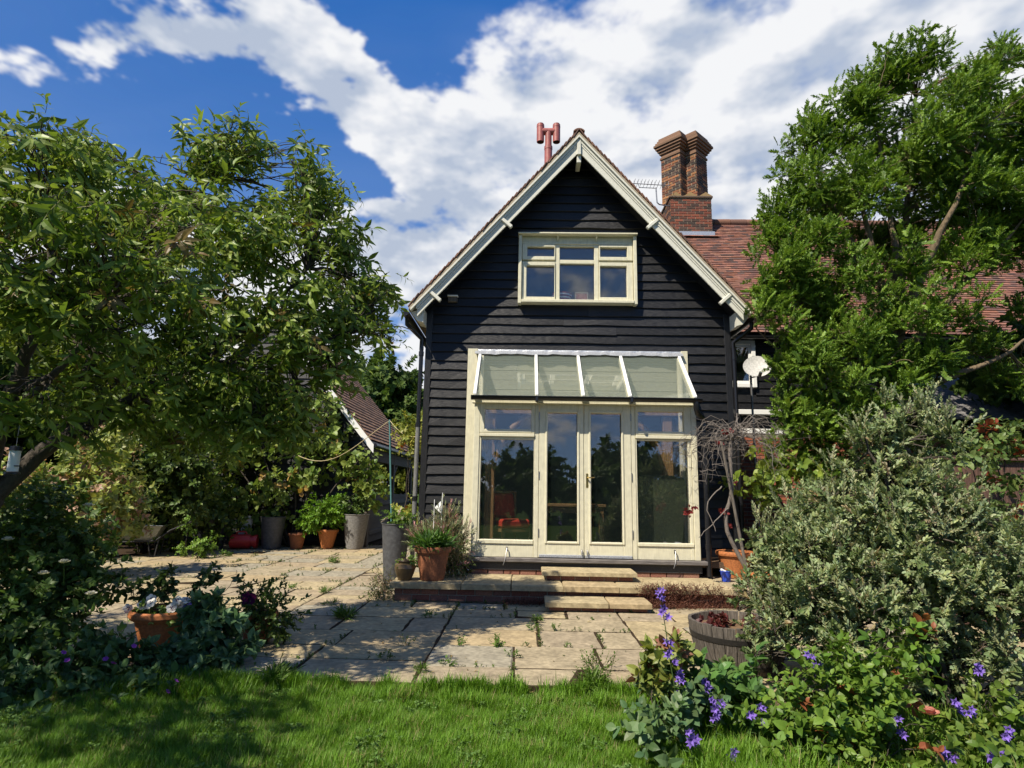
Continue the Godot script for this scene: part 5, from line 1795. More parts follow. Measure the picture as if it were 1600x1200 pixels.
func build_left_tree() -> void:
	var r := RandomNumberGenerator.new()
	r.seed = 314
	var base := Vector3(-4.85, -0.1, 4.8)
	var t := thing("spreading_tree", "spreading garden tree with drooping pointed leaves leaning over the patio", "tree", Vector3.ZERO)
	var wood := Shape.new()
	var spine := []
	spine += limb(wood, [base, base + Vector3(0.05, 0.55, 0.0), at_z(-30, 800, 4.7), at_z(-15, 745, 4.7)], 0.13, 0.09, r, 12, 0.03)
	spine += limb(wood, [at_z(-30, 800, 4.7), at_z(60, 712, 4.6), at_z(190, 632, 4.5), at_z(300, 570, 4.4), at_z(400, 500, 4.2), at_z(480, 420, 4.0)], 0.075, 0.010, r, 10, 0.04)
	spine += limb(wood, [at_z(95, 672, 4.6), at_z(125, 610, 4.4), at_z(170, 500, 4.1), at_z(260, 380, 3.9), at_z(330, 280, 3.9)], 0.045, 0.008, r, 8, 0.06)
	spine += limb(wood, [at_z(-20, 760, 4.7), at_z(0, 660, 5.0), at_z(40, 560, 5.2), at_z(80, 420, 5.3), at_z(60, 290, 5.2)], 0.075, 0.008, r, 8, 0.05)
	spine += limb(wood, [at_z(30, 640, 5.0), at_z(70, 600, 5.2), at_z(140, 520, 5.2), at_z(210, 400, 4.9), at_z(260, 300, 4.6)], 0.032, 0.006, r, 8, 0.06)
	spine += limb(wood, [at_z(300, 570, 4.4), at_z(420, 560, 4.2), at_z(540, 520, 4.0)], 0.045, 0.015, r, 8, 0.06)
	spine += limb(wood, [base + Vector3(0, 1.1, 0), base + Vector3(-0.6, 2.2, 0.3), base + Vector3(-1.2, 3.4, 0.5)], 0.10, 0.03, r, 8, 0.05)
	spine += limb(wood, [base + Vector3(0, 1.4, 0), base + Vector3(0.2, 2.4, 1.0), base + Vector3(0.9, 3.3, 1.9)], 0.08, 0.03, r, 8, 0.05)
	var cl := []
	# [px, py, z, radius] of clumps along the limbs; the far and near layers overlap
	for q in [[60, 235, 5.2, 0.42], [20, 330, 5.0, 0.5], [110, 330, 4.6, 0.5], [130, 225, 4.4, 0.28], [190, 300, 4.2, 0.42], [230, 330, 4.6, 0.45], [290, 300, 4.1, 0.42], [370, 240, 4.0, 0.40], [400, 215, 4.1, 0.26], [440, 300, 4.0, 0.45],
		[500, 290, 3.8, 0.34], [520, 370, 3.8, 0.42], [360, 350, 4.4, 0.5], [280, 410, 4.8, 0.48], [200, 420, 4.2, 0.45], [90, 430, 4.8, 0.45], [10, 450, 5.3, 0.4], [430, 400, 4.3, 0.5], [560, 430, 3.7, 0.42], [600, 480, 3.6, 0.30],
		[500, 470, 4.1, 0.45], [560, 510, 3.9, 0.34], [612, 520, 3.7, 0.16], [420, 500, 4.5, 0.42], [340, 480, 4.0, 0.42], [250, 510, 4.6, 0.40], [480, 570, 4.1, 0.40], [390, 590, 4.3, 0.40], [300, 600, 4.7, 0.34],
		[440, 640, 4.2, 0.34], [350, 660, 4.4, 0.32], [260, 660, 4.0, 0.30], [470, 650, 3.9, 0.22], [520, 575, 3.9, 0.2], [150, 560, 4.0, 0.34], [60, 520, 4.4, 0.36], [40, 610, 5.5, 0.25], [210, 620, 3.8, 0.28], [330, 240, 4.3, 0.25], [470, 250, 4.2, 0.24], [200, 640, 4.5, 0.22], [270, 610, 4.6, 0.26], [120, 600, 4.5, 0.26], [330, 560, 4.7, 0.26], [410, 660, 4.3, 0.26], [120, 680, 4.8, 0.16],
		[60, 300, 6.0, 0.34], [150, 370, 6.0, 0.32], [90, 460, 5.9, 0.30], [230, 420, 5.7, 0.30], [190, 520, 5.7, 0.24], [300, 460, 5.4, 0.28], [30, 205, 6.1, 0.22], [10, 420, 6.1, 0.28], [270, 340, 5.4, 0.26]]:
		cl.append([at_z(q[0], q[1], q[2]), q[3] * 0.92, 0.72])
	var seen := cl.size()
	# the crown beyond the frame, over the lawn and behind the trunk
	for q in [[-5.5, 3.3, 5.6, 0.75], [-4.6, 3.5, 6.5, 0.7], [-6.0, 3.0, 5.0, 0.7], [-4.2, 3.5, 7.3, 0.7], [-5.3, 3.2, 7.2, 0.75], [-6.4, 2.8, 6.3, 0.7], [-3.6, 3.6, 8.0, 0.55]]:
		cl.append([Vector3(q[0], q[1], q[2]), q[3], 0.7])
	twigs(wood, spine, cl, r, 0.020, 3)
	var fine := split(cl.slice(0, seen), 8, r, 0.26, 0.48)
	twigs(wood, spine, fine, r, 0.008, 2, 0.0025)
	part("trunk", wood, mats.bark, t)
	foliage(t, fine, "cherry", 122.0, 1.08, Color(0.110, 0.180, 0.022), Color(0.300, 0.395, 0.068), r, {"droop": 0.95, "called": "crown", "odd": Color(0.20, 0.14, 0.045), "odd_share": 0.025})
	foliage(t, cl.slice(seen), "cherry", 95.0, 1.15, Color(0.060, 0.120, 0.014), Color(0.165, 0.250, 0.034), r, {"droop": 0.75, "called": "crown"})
	# bird feeder hung from the low limb
	var top := at_z(25, 700, 5.15)
	var bf := thing("bird_feeder", "small clear tube bird feeder hanging from the spreading tree limb", "bird feeder", top)
	var s := Shape.new()
	s.tube([Vector3(0, 0, 0), Vector3(0, 0.25, 0)], [0.002, 0.002], 5)
	part("wire", s, mats.steel, bf)
	s = Shape.new()
	s.lathe([Vector2(0.0, -0.17), Vector2(0.035, -0.17), Vector2(0.035, -0.02), Vector2(0.0, -0.02)], 20)
	part("tube", s, mats.white_plastic, bf)
	s = Shape.new()
	s.lathe([Vector2(0.0, -0.02), Vector2(0.042, -0.02), Vector2(0.036, 0.012), Vector2(0.0, 0.016)], 20)
	part("cap", s, mats.black_plastic, bf)
	s = Shape.new()
	s.lathe([Vector2(0.0, -0.195), Vector2(0.05, -0.19), Vector2(0.05, -0.175), Vector2(0.0, -0.172)], 20)
	s.tube([Vector3(-0.06, -0.13, 0.02), Vector3(0.06, -0.13, 0.02)], [0.005, 0.005], 6)
	part("perch", s, mats.black_plastic, bf)

func build_right_tree() -> void:
	var r := RandomNumberGenerator.new()
	r.seed = 2718
	var t := thing("feathery_tree", "tall feathery evergreen tree with many bare brown stems standing before the wing", "tree", Vector3.ZERO)
	var wood := Shape.new()
	var spine := []
	var z := 0.6
	var foot := Vector3(5.55, -0.05, z)
	spine += limb(wood, [foot, Vector3(5.5, 1.2, z), at_z(1390, 640, z), at_z(1385, 520, z)], 0.22, 0.14, r, 12, 0.03)
	for q in [[1385, 520, 1350, 430, 1310, 330, 1270, 260, 0.09], [1390, 540, 1375, 430, 1350, 330, 1340, 220, 0.08], [1390, 520, 1410, 420, 1420, 300, 1430, 150, 0.10], [1395, 540, 1440, 430, 1490, 320, 1540, 200, 0.09], [1395, 580, 1470, 480, 1550, 400, 1610, 330, 0.08],
		[1385, 600, 1310, 540, 1250, 470, 1220, 400, 0.07], [1388, 640, 1300, 600, 1230, 560, 1180, 510, 0.06], [1392, 640, 1480, 590, 1560, 560, 1640, 500, 0.07], [1390, 500, 1400, 400, 1380, 280, 1370, 160, 0.07]]:
		var dz := r.randf_range(-0.7, 0.9)
		spine += limb(wood, [at_z(q[0], q[1], z), at_z(q[2], q[3], z + dz * 0.4), at_z(q[4], q[5], z + dz * 0.8), at_z(q[6], q[7], z + dz)], q[8], 0.008, r, 8, 0.06)
	var cl := []
	for q in [[1420, 110, 0.6, 0.50], [1440, 80, 0.6, 0.3], [1370, 130, 0.3, 0.45], [1345, 190, 0.6, 0.5], [1480, 150, 0.9, 0.55], [1550, 130, 0.5, 0.5], [1560, 95, 0.4, 0.3], [1600, 160, 0.6, 0.5], [1300, 220, 0.6, 0.42], [1255, 225, 0.4, 0.34], [1260, 290, 0.7, 0.45],
		[1400, 220, 0.0, 0.6], [1460, 230, 1.0, 0.6], [1530, 230, 0.6, 0.6], [1600, 260, 0.3, 0.55], [1310, 300, 0.2, 0.5], [1370, 290, 1.1, 0.5], [1230, 340, 0.5, 0.40], [1215, 390, 0.7, 0.34], [1270, 370, 1.0, 0.42], [1440, 320, 0.2, 0.5], [1520, 320, 1.0, 0.5],
		[1600, 320, 0.7, 0.4], [1250, 440, 1.0, 0.45], [1210, 470, 0.8, 0.40], [1195, 445, 0.9, 0.26], [1290, 470, 0.6, 0.42], [1340, 420, 1.2, 0.34], [1430, 400, 1.2, 0.30], [1480, 410, 0.7, 0.40], [1530, 400, 0.9, 0.30], [1190, 492, 1.1, 0.22], [1250, 535, 1.0, 0.38],
		[1290, 540, 1.1, 0.45], [1360, 500, 1.3, 0.36], [1430, 490, 1.2, 0.42], [1490, 480, 1.0, 0.34], [1600, 470, 0.6, 0.22], [1262, 590, 1.0, 0.38], [1310, 600, 1.2, 0.45], [1390, 570, 1.3, 0.42], [1460, 560, 1.0, 0.36], [1250, 640, 0.8, 0.34], [1280, 660, 1.0, 0.42],
		[1350, 660, 1.1, 0.40], [1250, 700, 0.7, 0.36], [1310, 720, 0.9, 0.36], [1540, 560, 0.5, 0.36], [1600, 600, 0.6, 0.30], [1230, 575, 0.7, 0.2], [1265, 200, 0.2, 0.22]]:
		cl.append([at_z(q[0], q[1], q[2]), q[3] * 1.08, 0.95])
	for q in [[7.6, 5.6, 0.5, 0.8], [7.8, 7.0, 0.2, 0.7], [6.2, 5.5, -0.6, 0.7], [5.4, 6.4, -0.5, 0.6], [5.0, 4.6, -0.5, 0.6], [6.8, 6.9, -0.5, 0.6], [8.3, 5.8, 0.0, 0.8]]:
		cl.append([Vector3(q[0], q[1], q[2]), q[3], 0.65])
	twigs(wood, spine, cl, r, 0.022, 4)
	var fine := split(cl, 9, r, 0.28, 0.52)
	twigs(wood, spine, fine, r, 0.009, 1, 0.003)
	part("trunk", wood, mats.bark_yew, t)
	foliage(t, fine, "yew", 330.0, 0.95, Color(0.085, 0.165, 0.018), Color(0.250, 0.390, 0.055), r, {"droop": -0.35, "lean": Vector3(0.35, 0.15, 0.0), "called": "crown"})

func far_tree(called: String, label: String, at: Vector3, high: float, wide: float, dark: Color, light: Color, r: RandomNumberGenerator, group := "", density := 5.0, size := 1.0) -> void:
	var t := thing(called, label, "tree", Vector3.ZERO, 0.0, group)
	var wood := Shape.new()
	var spine := limb(wood, [at, at + Vector3(0.1, high * 0.4, 0), at + Vector3(-0.1, high * 0.8, 0)], 0.05 * wide, 0.02 * wide, r, 8, 0.03)
	var cl := []
	for k in 11:
		var a := TAU * k / 7.0 + r.randf()
		var h := high * (0.32 + 0.58 * ((k * 0.37) - floorf(k * 0.37)))
		var w := wide * sin(PI * clampf(h / high * 0.85 + 0.10, 0.0, 0.97)) * 0.55
		cl.append([at + Vector3(cos(a) * w, h, sin(a) * w), wide * r.randf_range(0.34, 0.48), 0.8])
	cl.append([at + Vector3(0, high * 0.86, 0), wide * 0.35, 0.8])
	twigs(wood, spine, cl, r, 0.02 * wide, 2, 0.01)
	part("trunk", wood, mats.bark_dark, t)
	foliage(t, cl, "far", density, size, dark, light, r, {"called": "crown", "mat": "leaf_dull"})

func build_far_trees() -> void:
	var r := RandomNumberGenerator.new()
	r.seed = 55
	var D := Color(0.045, 0.085, 0.016)
	var M := Color(0.115, 0.175, 0.034)
	var beyond := "trees far beyond the cart shed"
	for q in [[-11.0, -42.0, 11.5, 5.5], [-16.0, -46.0, 12.5, 6.0], [-7.0, -46.0, 11.0, 5.5], [-2.5, -44.0, 11.0, 5.5], [-22.0, -40.0, 12.0, 6.0], [-28.0, -36.0, 11.0, 6.0]]:
		far_tree("woodland_tree", "dark green woodland tree in the distance beyond the cart shed", Vector3(q[0], -0.1, q[1]), q[2], q[3], D, M, r, beyond, 4.0, 1.5)
	far_tree("golden_shrub", "tall yellow green shrub between the cart shed roof and the house corner", Vector3(-4.0, -0.1, -15.5), 4.4, 2.0, Color(0.16, 0.19, 0.035), Color(0.30, 0.32, 0.07), r, "", 16.0, 0.7)
	var side := "dark trees behind the spreading tree"
	for q in [[-11.5, -4.5, 5.2, 3.0], [-14.0, -8.0, 7.0, 3.6], [-11.0, -11.0, 6.0, 3.2], [-13.5, -1.5, 5.0, 2.8], [-17.5, -4.0, 7.5, 3.8], [-12.0, 1.8, 4.2, 2.4]]:
		far_tree("hedge_tree", "dense dark tree in the hedge behind the spreading tree", Vector3(q[0], -0.1, q[1]), q[2], q[3], D, M, r, side, 13.0, 0.62)
	far_tree("evergreen_tree", "dark evergreen behind the feathery tree beside the wing", Vector3(9.5, -0.1, -0.8), 4.6, 2.6, D, M, r, "", 14.0, 0.6)
	# the hedge across the lawn that the panes mirror
	for k in 9:
		far_tree("lawn_hedge_tree", "hedgerow tree across the lawn mirrored in the bay glass", Vector3(-16.0 + k * 4.1, -0.1, 21.0 + 1.5 * sin(k * 2.1)), 2.9 + 0.5 * sin(k * 1.7), 2.5, D, M, r, "hedgerow across the lawn", 6.0, 0.9)

# ---------------------------------------------------------------- fence and shed beyond the shrubs
func build_garden_boundary() -> void:
	var r := RandomNumberGenerator.new()
	r.seed = 88
	var f := thing("plank_fence", "red brown close boarded fence behind the grey green shrub", "fence", Vector3.ZERO)
	var x := 4.35
	while x < 9.0:
		var s := Shape.new()
		s.bar(Vector3(x, 0.0, 2.38 + r.randf_range(0.0, 0.012)), Vector3(x + 0.118, 1.80 + r.randf_range(-0.01, 0.01), 2.405), 0.003)
		part("plank", s, mats.fence_brown, f)
		x += 0.115
	for px in [4.3, 6.1, 7.9]:
		var s := Shape.new()
		s.bar(Vector3(px, -0.05, 2.26), Vector3(px + 0.1, 1.92, 2.36), 0.006)
		part("post", s, mats.fence_brown, f)
	var rl := Shape.new()
	rl.bar(Vector3(4.3, 1.815, 2.33), Vector3(9.0, 1.85, 2.45), 0.006)
	rl.bar(Vector3(4.4, 1.40, 2.33), Vector3(9.0, 1.48, 2.379), 0.006)
	part("rail", rl, mats.fence_brown, f)
	var s := thing("garden_shed", "low garden shed with a pale grey felt roof seen through the evergreen", "shed", Vector3.ZERO)
	var w := Shape.new()
	w.box(Vector3(7.2, 0.0, -2.6), Vector3(10.2, 2.55, -0.7))
	part("wall", w, mats.fence_brown, s)
	w = Shape.new()
	w.face([Vector3(7.0, 2.70, -0.45), Vector3(10.4, 2.70, -0.45), Vector3(10.4, 3.62, -1.7), Vector3(7.0, 3.62, -1.7)], Vector3(0, 1, 1))
	w.face([Vector3(7.0, 2.66, -0.44), Vector3(10.4, 2.66, -0.44), Vector3(10.4, 2.70, -0.45), Vector3(7.0, 2.70, -0.45)], Vector3(0, 0, 1))
	w.face([Vector3(7.0, 2.70, -2.9), Vector3(10.4, 2.70, -2.9), Vector3(10.4, 3.62, -1.7), Vector3(7.0, 3.62, -1.7)], Vector3(0, 1, -1))
	part("roof", w, mats.shed_grey, s)

# ---------------------------------------------------------------- pots and other things about the patio
func pot(called: String, label: String, cat: String, at: Vector3, m: Material, prof: Array, soil_y: float, soil_r: float, seg := 36) -> Node3D:
	var p := thing(called, label, cat, at)
	var s := Shape.new()
	s.lathe(prof, seg)
	part("body", s, m, p)
	if soil_r > 0.0:
		s = Shape.new()
		s.lathe([Vector2(soil_r, soil_y), Vector2(soil_r * 0.5, soil_y + 0.012), Vector2(0.0, soil_y + 0.016)], 24)
		part("compost", s, mats.soil, p)
	return p

func flowerpot(r0: float, r1: float, h: float, lip := 0.06, edge := 0.018) -> Array:
	# outside from the foot up, over the rolled rim and down the inside
	return [Vector2(0.0, 0.0), Vector2(r0 - 0.008, 0.0), Vector2(r0, 0.008), Vector2(lerpf(r0, r1, (h - lip) / h) - 0.004, h - lip), Vector2(r1 + edge * 0.6, h - lip + 0.004), Vector2(r1 + edge, h - lip * 0.5), Vector2(r1 + edge * 0.7, h - 0.006), Vector2(r1, h), Vector2(r1 - 0.018, h - 0.006), Vector2(r1 - 0.024, h - 0.06)]

func tall_planter(r0: float, r1: float, h: float) -> Array:
	return [Vector2(0.0, 0.0), Vector2(r0, 0.0), Vector2(r0 + 0.004, 0.01), Vector2(lerpf(r0, r1, 0.5), h * 0.5), Vector2(r1 - 0.004, h - 0.02), Vector2(r1 + 0.006, h - 0.012), Vector2(r1 + 0.006, h), Vector2(r1 - 0.012, h), Vector2(r1 - 0.02, h - 0.06)]

func bush(called: String, label: String, cat: String, clumps: Array, kind: String, density: float, size: float, dark: Color, light: Color, seed_: int, o := {}) -> Node3D:
	var r := RandomNumberGenerator.new()
	r.seed = seed_
	var t := thing(called, label, cat, Vector3.ZERO, 0.0, o.get("group", ""))
	if o.has("root"):
		var wood := Shape.new()
		var root: Vector3 = o.root
		var spine := [root]
		for k in int(o.get("stems", 4)):
			var c: Vector3 = clumps[k % clumps.size()][0]
			spine += limb(wood, [root + Vector3(r.randfn(), 0, r.randfn()) * 0.03 * o.get("girth", 1.0), root.lerp(c, 0.5) + Vector3(r.randfn(), r.randfn(), r.randfn()) * 0.05, c], o.get("thick", 0.02), o.get("thick", 0.02) * 0.4, r, 5, 0.1)
		twigs(wood, spine, clumps, r, o.get("thick", 0.02) * 0.5, int(o.get("twigs", 3)), o.get("thin", 0.002))
		part("stem", wood, o.get("wood", mats.bark_dark), t)
	foliage(t, clumps, kind, density, size, dark, light, r, o)
	return t

func build_pots() -> void:
	var r := RandomNumberGenerator.new()
	r.seed = 99
	pot("terracotta_pot", "large plain terracotta pot at the end of the raised terrace", "plant pot", Vector3(-1.16, 0.231, 1.42), mats.terracotta, flowerpot(0.155, 0.225, 0.42, 0.075, 0.016), 0.38, 0.205)
	bush("lily_clump", "clump of upright strappy green leaves in the large terracotta pot", "plant", [[Vector3(-1.16, 0.63, 1.42), 0.20, 0.35]], "strap", 500.0, 1.0, Color(0.05, 0.12, 0.02), Color(0.11, 0.22, 0.035), 1, {"droop": -1.4, "rim": 0.6})
	pot("stoneware_urn", "small brown glazed urn beside the large terracotta pot", "urn", Vector3(-1.50, 0.231, 1.50), mats.glaze_brown, [Vector2(0, 0), Vector2(0.078, 0), Vector2(0.085, 0.01), Vector2(0.115, 0.08), Vector2(0.135, 0.15), Vector2(0.125, 0.195), Vector2(0.098, 0.215), Vector2(0.105, 0.235), Vector2(0.118, 0.243), Vector2(0.112, 0.25), Vector2(0.09, 0.235)], 0.205, 0.085)
	bush("seedling", "thin pale seedling growing out of the brown urn", "plant", [[Vector3(-1.46, 0.56, 1.50), 0.09, 1.0], [Vector3(-1.58, 0.50, 1.50), 0.06, 0.8]], "herb", 260.0, 0.7, Color(0.13, 0.22, 0.05), Color(0.22, 0.34, 0.08), 2, {"root": Vector3(-1.50, 0.45, 1.50), "thick": 0.006, "stems": 2, "twigs": 1})
	pot("tall_planter", "tall tapered grey planter standing by the house downpipe", "planter", Vector3(-1.92, 0.001, 0.15), mats.zinc, tall_planter(0.145, 0.215, 0.86), 0.82, 0.195)
	bush("white_bedding_plant", "low green plant with tiny pale flowers in the grey planter by the downpipe", "plant", [[Vector3(-1.94, 0.93, 0.15), 0.20, 0.5], [Vector3(-1.82, 0.92, 0.18), 0.14, 0.5]], "small", 420.0, 1.0, Color(0.10, 0.20, 0.03), Color(0.20, 0.33, 0.06), 3, {"odd": Color(0.72, 0.60, 0.62), "odd_share": 0.10})
	pot("pale_planter", "tall stained pale grey planter next to the round green shrub pot", "planter", Vector3(-3.88, 0.001, -4.80), mats.zinc_pale, tall_planter(0.19, 0.305, 0.78), 0.72, 0.28)
	bush("planter_foliage", "dark sparse foliage growing in the stained pale planter", "plant", [[Vector3(-3.95, 1.0, -4.8), 0.30, 0.7]], "herb", 120.0, 1.2, Color(0.075, 0.13, 0.03), Color(0.15, 0.23, 0.06), 4)
	pot("orange_pot", "orange terracotta pot under the round bright green shrub", "plant pot", Vector3(-4.49, 0.001, -4.70), mats.terracotta_bright, flowerpot(0.13, 0.235, 0.43, 0.06, 0.012), 0.39, 0.21)
	bush("round_shrub", "round bright green shrub in the orange pot before the shed", "shrub", [[Vector3(-4.60, 0.78, -4.68), 0.42, 0.85], [Vector3(-4.85, 0.62, -4.6), 0.28, 0.8], [Vector3(-4.40, 0.90, -4.7), 0.28, 0.8]], "small", 330.0, 1.6, Color(0.10, 0.22, 0.018), Color(0.22, 0.40, 0.035), 5, {"root": Vector3(-4.49, 0.40, -4.70), "thick": 0.02})
	pot("dark_planter", "tall dark grey planter under the vine beside the red can", "planter", Vector3(-5.68, 0.001, -4.45), mats.zinc, tall_planter(0.20, 0.27, 0.70), 0.66, 0.25)
	pot("shaded_planter", "wide dark planter in deep shade at the end of the pots", "planter", Vector3(-6.88, 0.001, -4.15), mats.zinc, tall_planter(0.22, 0.30, 0.68), 0.62, 0.27)
	bush("shade_plant", "leafy plant in the wide dark planter", "plant", [[Vector3(-6.9, 0.95, -4.15), 0.34, 0.8]], "herb", 130.0, 1.3, Color(0.075, 0.13, 0.025), Color(0.17, 0.25, 0.055), 6)
	pot("small_pot", "small terracotta pot in the shade under the vine", "plant pot", Vector3(-5.14, 0.001, -4.55), mats.terracotta, flowerpot(0.13, 0.19, 0.34, 0.05, 0.012), 0.30, 0.17)
	# red fuel can lying by the planters
	var can := thing("red_can", "red plastic can lying on its side between the dark planters", "can", Vector3(-6.25, 0.16, -4.25), 0.2)
	var s := Shape.new()
	s.tube([Vector3(-0.26, 0, 0), Vector3(-0.24, 0, 0), Vector3(0.14, 0, 0), Vector3(0.17, 0, 0)], [0.12, 0.155, 0.155, 0.13], 24)
	part("body", s, mats.red_plastic, can)
	s = Shape.new()
	s.tube([Vector3(0.16, 0, 0), Vector3(0.24, 0, 0), Vector3(0.25, 0, 0), Vector3(0.31, 0, 0)], [0.11, 0.12, 0.15, 0.14], 24)
	part("lid", s, mats.red_plastic, can)
	s = Shape.new()
	s.tube([Vector3(-0.15, 0.15, 0), Vector3(-0.12, 0.21, 0), Vector3(0.05, 0.21, 0), Vector3(0.08, 0.15, 0)], [0.014, 0.014, 0.014, 0.014], 8)
	part("handle", s, mats.red_plastic, can)
	# white sack between the dark planters
	s = Shape.new()
	s.soft(Transform3D(Basis(Vector3.FORWARD, 0.12), Vector3(0, 0.35, 0)), Vector3(0.26, 0.70, 0.2), 0.07)
	var sack := lone("compost_sack", s, mats.white_plastic, "pale plastic sack standing upright among the dark planters", "sack")
	sack.position = Vector3(-6.45, 0.0, -4.75)
	build_wheelbarrow()
	build_barrel(r)
	# pansy pot
	pot("pansy_pot", "wide rimmed terracotta pot of white pansies at the lawn edge", "plant pot", Vector3(-2.98, 0.0, 4.25), mats.terracotta_bright, [Vector2(0, 0), Vector2(0.14, 0), Vector2(0.15, 0.01), Vector2(0.225, 0.28), Vector2(0.255, 0.29), Vector2(0.272, 0.315), Vector2(0.27, 0.345), Vector2(0.25, 0.36), Vector2(0.225, 0.352), Vector2(0.215, 0.30)], 0.30, 0.222, 44)
	bush("pansy_leaves", "low bright green pansy leaves inside the wide rimmed pot", "plant", [[Vector3(-3.0, 0.345, 4.25), 0.20, 0.25]], "herb", 330.0, 0.65, Color(0.10, 0.18, 0.03), Color(0.2, 0.3, 0.06), 7)
	for q in [[199, 955], [222, 950], [237, 946], [229, 949], [277, 942], [290, 942], [281, 951], [268, 954], [236, 940]]:
		pansy(at_z(q[0], q[1] - 4, 4.36 + r.randf_range(-0.06, 0.12)), Color(0.85, 0.84, 0.80), Color(0.05, 0.01, 0.10), r, "white pansy with a dark blotch in the wide rimmed pot", "white pansies in the wide rimmed pot")
	pansy(at_z(292, 945, 4.3), Color(0.12, 0.09, 0.50), Color(0.03, 0.01, 0.12), r, "single blue violet pansy at the rim of the wide pot", "")
	pot("shrub_pot", "terracotta pot half hidden under a rounded leafy plant on the patio", "plant pot", Vector3(-2.38, 0.0, 3.80), mats.terracotta, flowerpot(0.11, 0.155, 0.26, 0.05, 0.012), 0.22, 0.14)
	bush("trailing_plant", "rounded trailing plant spilling over the half hidden pot", "plant", [[Vector3(-2.30, 0.30, 3.80), 0.24, 0.75], [Vector3(-2.20, 0.20, 3.85), 0.19, 0.8], [Vector3(-2.42, 0.34, 3.8), 0.18, 0.7]], "small", 460.0, 1.0, Color(0.045, 0.085, 0.015), Color(0.12, 0.18, 0.04), 8, {"root": Vector3(-2.38, 0.22, 3.8), "thick": 0.008})
	pansy(at_z(388, 935, 3.95), Color(0.085, 0.006, 0.045), Color(0.03, 0.003, 0.02), r, "large dark maroon flower above the half hidden pot", "", 1.7)
	# by the weeping maple
	pot("maple_pot", "terracotta pot against the wall behind the weeping maple", "plant pot", Vector3(3.02, 0.231, 0.62), mats.terracotta_bright, flowerpot(0.17, 0.25, 0.36, 0.06, 0.014), 0.33, 0.22)
	var st := thing("tile_stack", "low stack of loose orange roof tiles beside the maple", "tiles", Vector3(3.08, 0.232, 1.30), 0.25)
	for k in 5:
		s = Shape.new()
		s.soft(Transform3D(Basis(Vector3.UP, r.randf_range(-0.12, 0.12)), Vector3(r.randf_range(-0.02, 0.02), 0.016 + k * 0.031, r.randf_range(-0.02, 0.02))), Vector3(0.34, 0.026, 0.24), 0.004)
		part("tile", s, mats.terracotta_bright, st)
	var bk := thing("blue_bucket", "blue plastic bucket with a white rag at the bay corner", "bucket", Vector3(2.74, 0.232, 1.05))
	bk.scale = Vector3.ONE * 0.65
	s = Shape.new()
	s.lathe([Vector2(0, 0), Vector2(0.085, 0), Vector2(0.11, 0.19), Vector2(0.118, 0.195), Vector2(0.118, 0.21), Vector2(0.104, 0.21), Vector2(0.08, 0.02), Vector2(0, 0.02)], 28)
	part("body", s, mats.blue_plastic, bk)
	s = Shape.new()
	s.soft(Transform3D(Basis(Vector3.FORWARD, 0.5), Vector3(-0.06, 0.215, 0.03)), Vector3(0.12, 0.05, 0.10), 0.02)
	part("rag", s, mats.white_plastic, bk)
	# little white stakes with a butterfly among the pink flowered shrub
	var wk := thing("garden_stake", "pair of thin white stakes with a white butterfly ornament in the flowering shrub", "ornament", Vector3(-1.17, 0.23, 1.0))
	for x in [-0.05, 0.045]:
		s = Shape.new()
		s.tube([Vector3(x, 0, 0), Vector3(x * 1.15, 1.06 + x, 0)], [0.007, 0.005], 6)
		part("stake", s, mats.white_bar, wk)
	s = Shape.new()
	s.face([Vector3(-0.05, 0.90, 0.01), Vector3(0.045, 0.82, 0.03), Vector3(0.03, 0.99, 0.0)], Vector3.BACK)
	s.face([Vector3(-0.05, 0.90, 0.008), Vector3(0.045, 0.82, 0.026), Vector3(0.03, 0.99, -0.004)], Vector3.FORWARD)
	part("butterfly", s, mats.white_bar, wk)

func pansy(at: Vector3, c: Color, eye: Color, r: RandomNumberGenerator, label: String, group: String, size := 1.0) -> void:
	var t := thing("pansy", label, "flower", at, 0.0, group)
	var face := (EYE - at).normalized()
	var b := Basis.looking_at(-(face + Vector3(r.randfn() * 0.3, 0.25, r.randfn() * 0.3)).normalized(), Vector3.UP)
	var s := Shape.new()
	var w := 0.0235 * size
	for k in 5:
		var a := TAU * k / 5.0 + PI / 2 + r.randf_range(-0.1, 0.1)
		var m := Vector3(cos(a), sin(a), 0) * w * 0.95
		s.tint = c * r.randf_range(0.85, 1.05)
		var ring := []
		for i in 8:
			var q := TAU * i / 8.0
			ring.append(b * (m + Vector3(cos(q), sin(q), 0) * w * 0.85 + Vector3(0, 0, 0.002 * k + 0.003 * sin(q * 2.0 + k))))
		for i in range(1, 7):
			s.tri(ring[0], ring[i], ring[i + 1])
	part("petal", s, mats.petal, t)
	s = Shape.new()
	s.tint = eye
	for k in 3:
		var a := TAU * k / 3.0 - PI / 2
		var m := b * (Vector3(cos(a), sin(a), 0) * w * 0.55 + Vector3(0, 0, 0.013))
		s.tri(b * Vector3(0, 0, 0.013), m + b * (Vector3(-sin(a), cos(a), 0) * -w * 0.3), m + b * (Vector3(-sin(a), cos(a), 0) * w * 0.3))
	part("blotch", s, mats.petal, t)
	s = Shape.new()
	s.tint = Color(0.10, 0.2, 0.04)
	s.tube([Vector3(0, 0, 0), Vector3(0, -0.03, -0.01), Vector3(0.0, -0.10, -0.02)], [0.002, 0.002, 0.002], 4)
	part("stalk", s, mats.leaf, t)

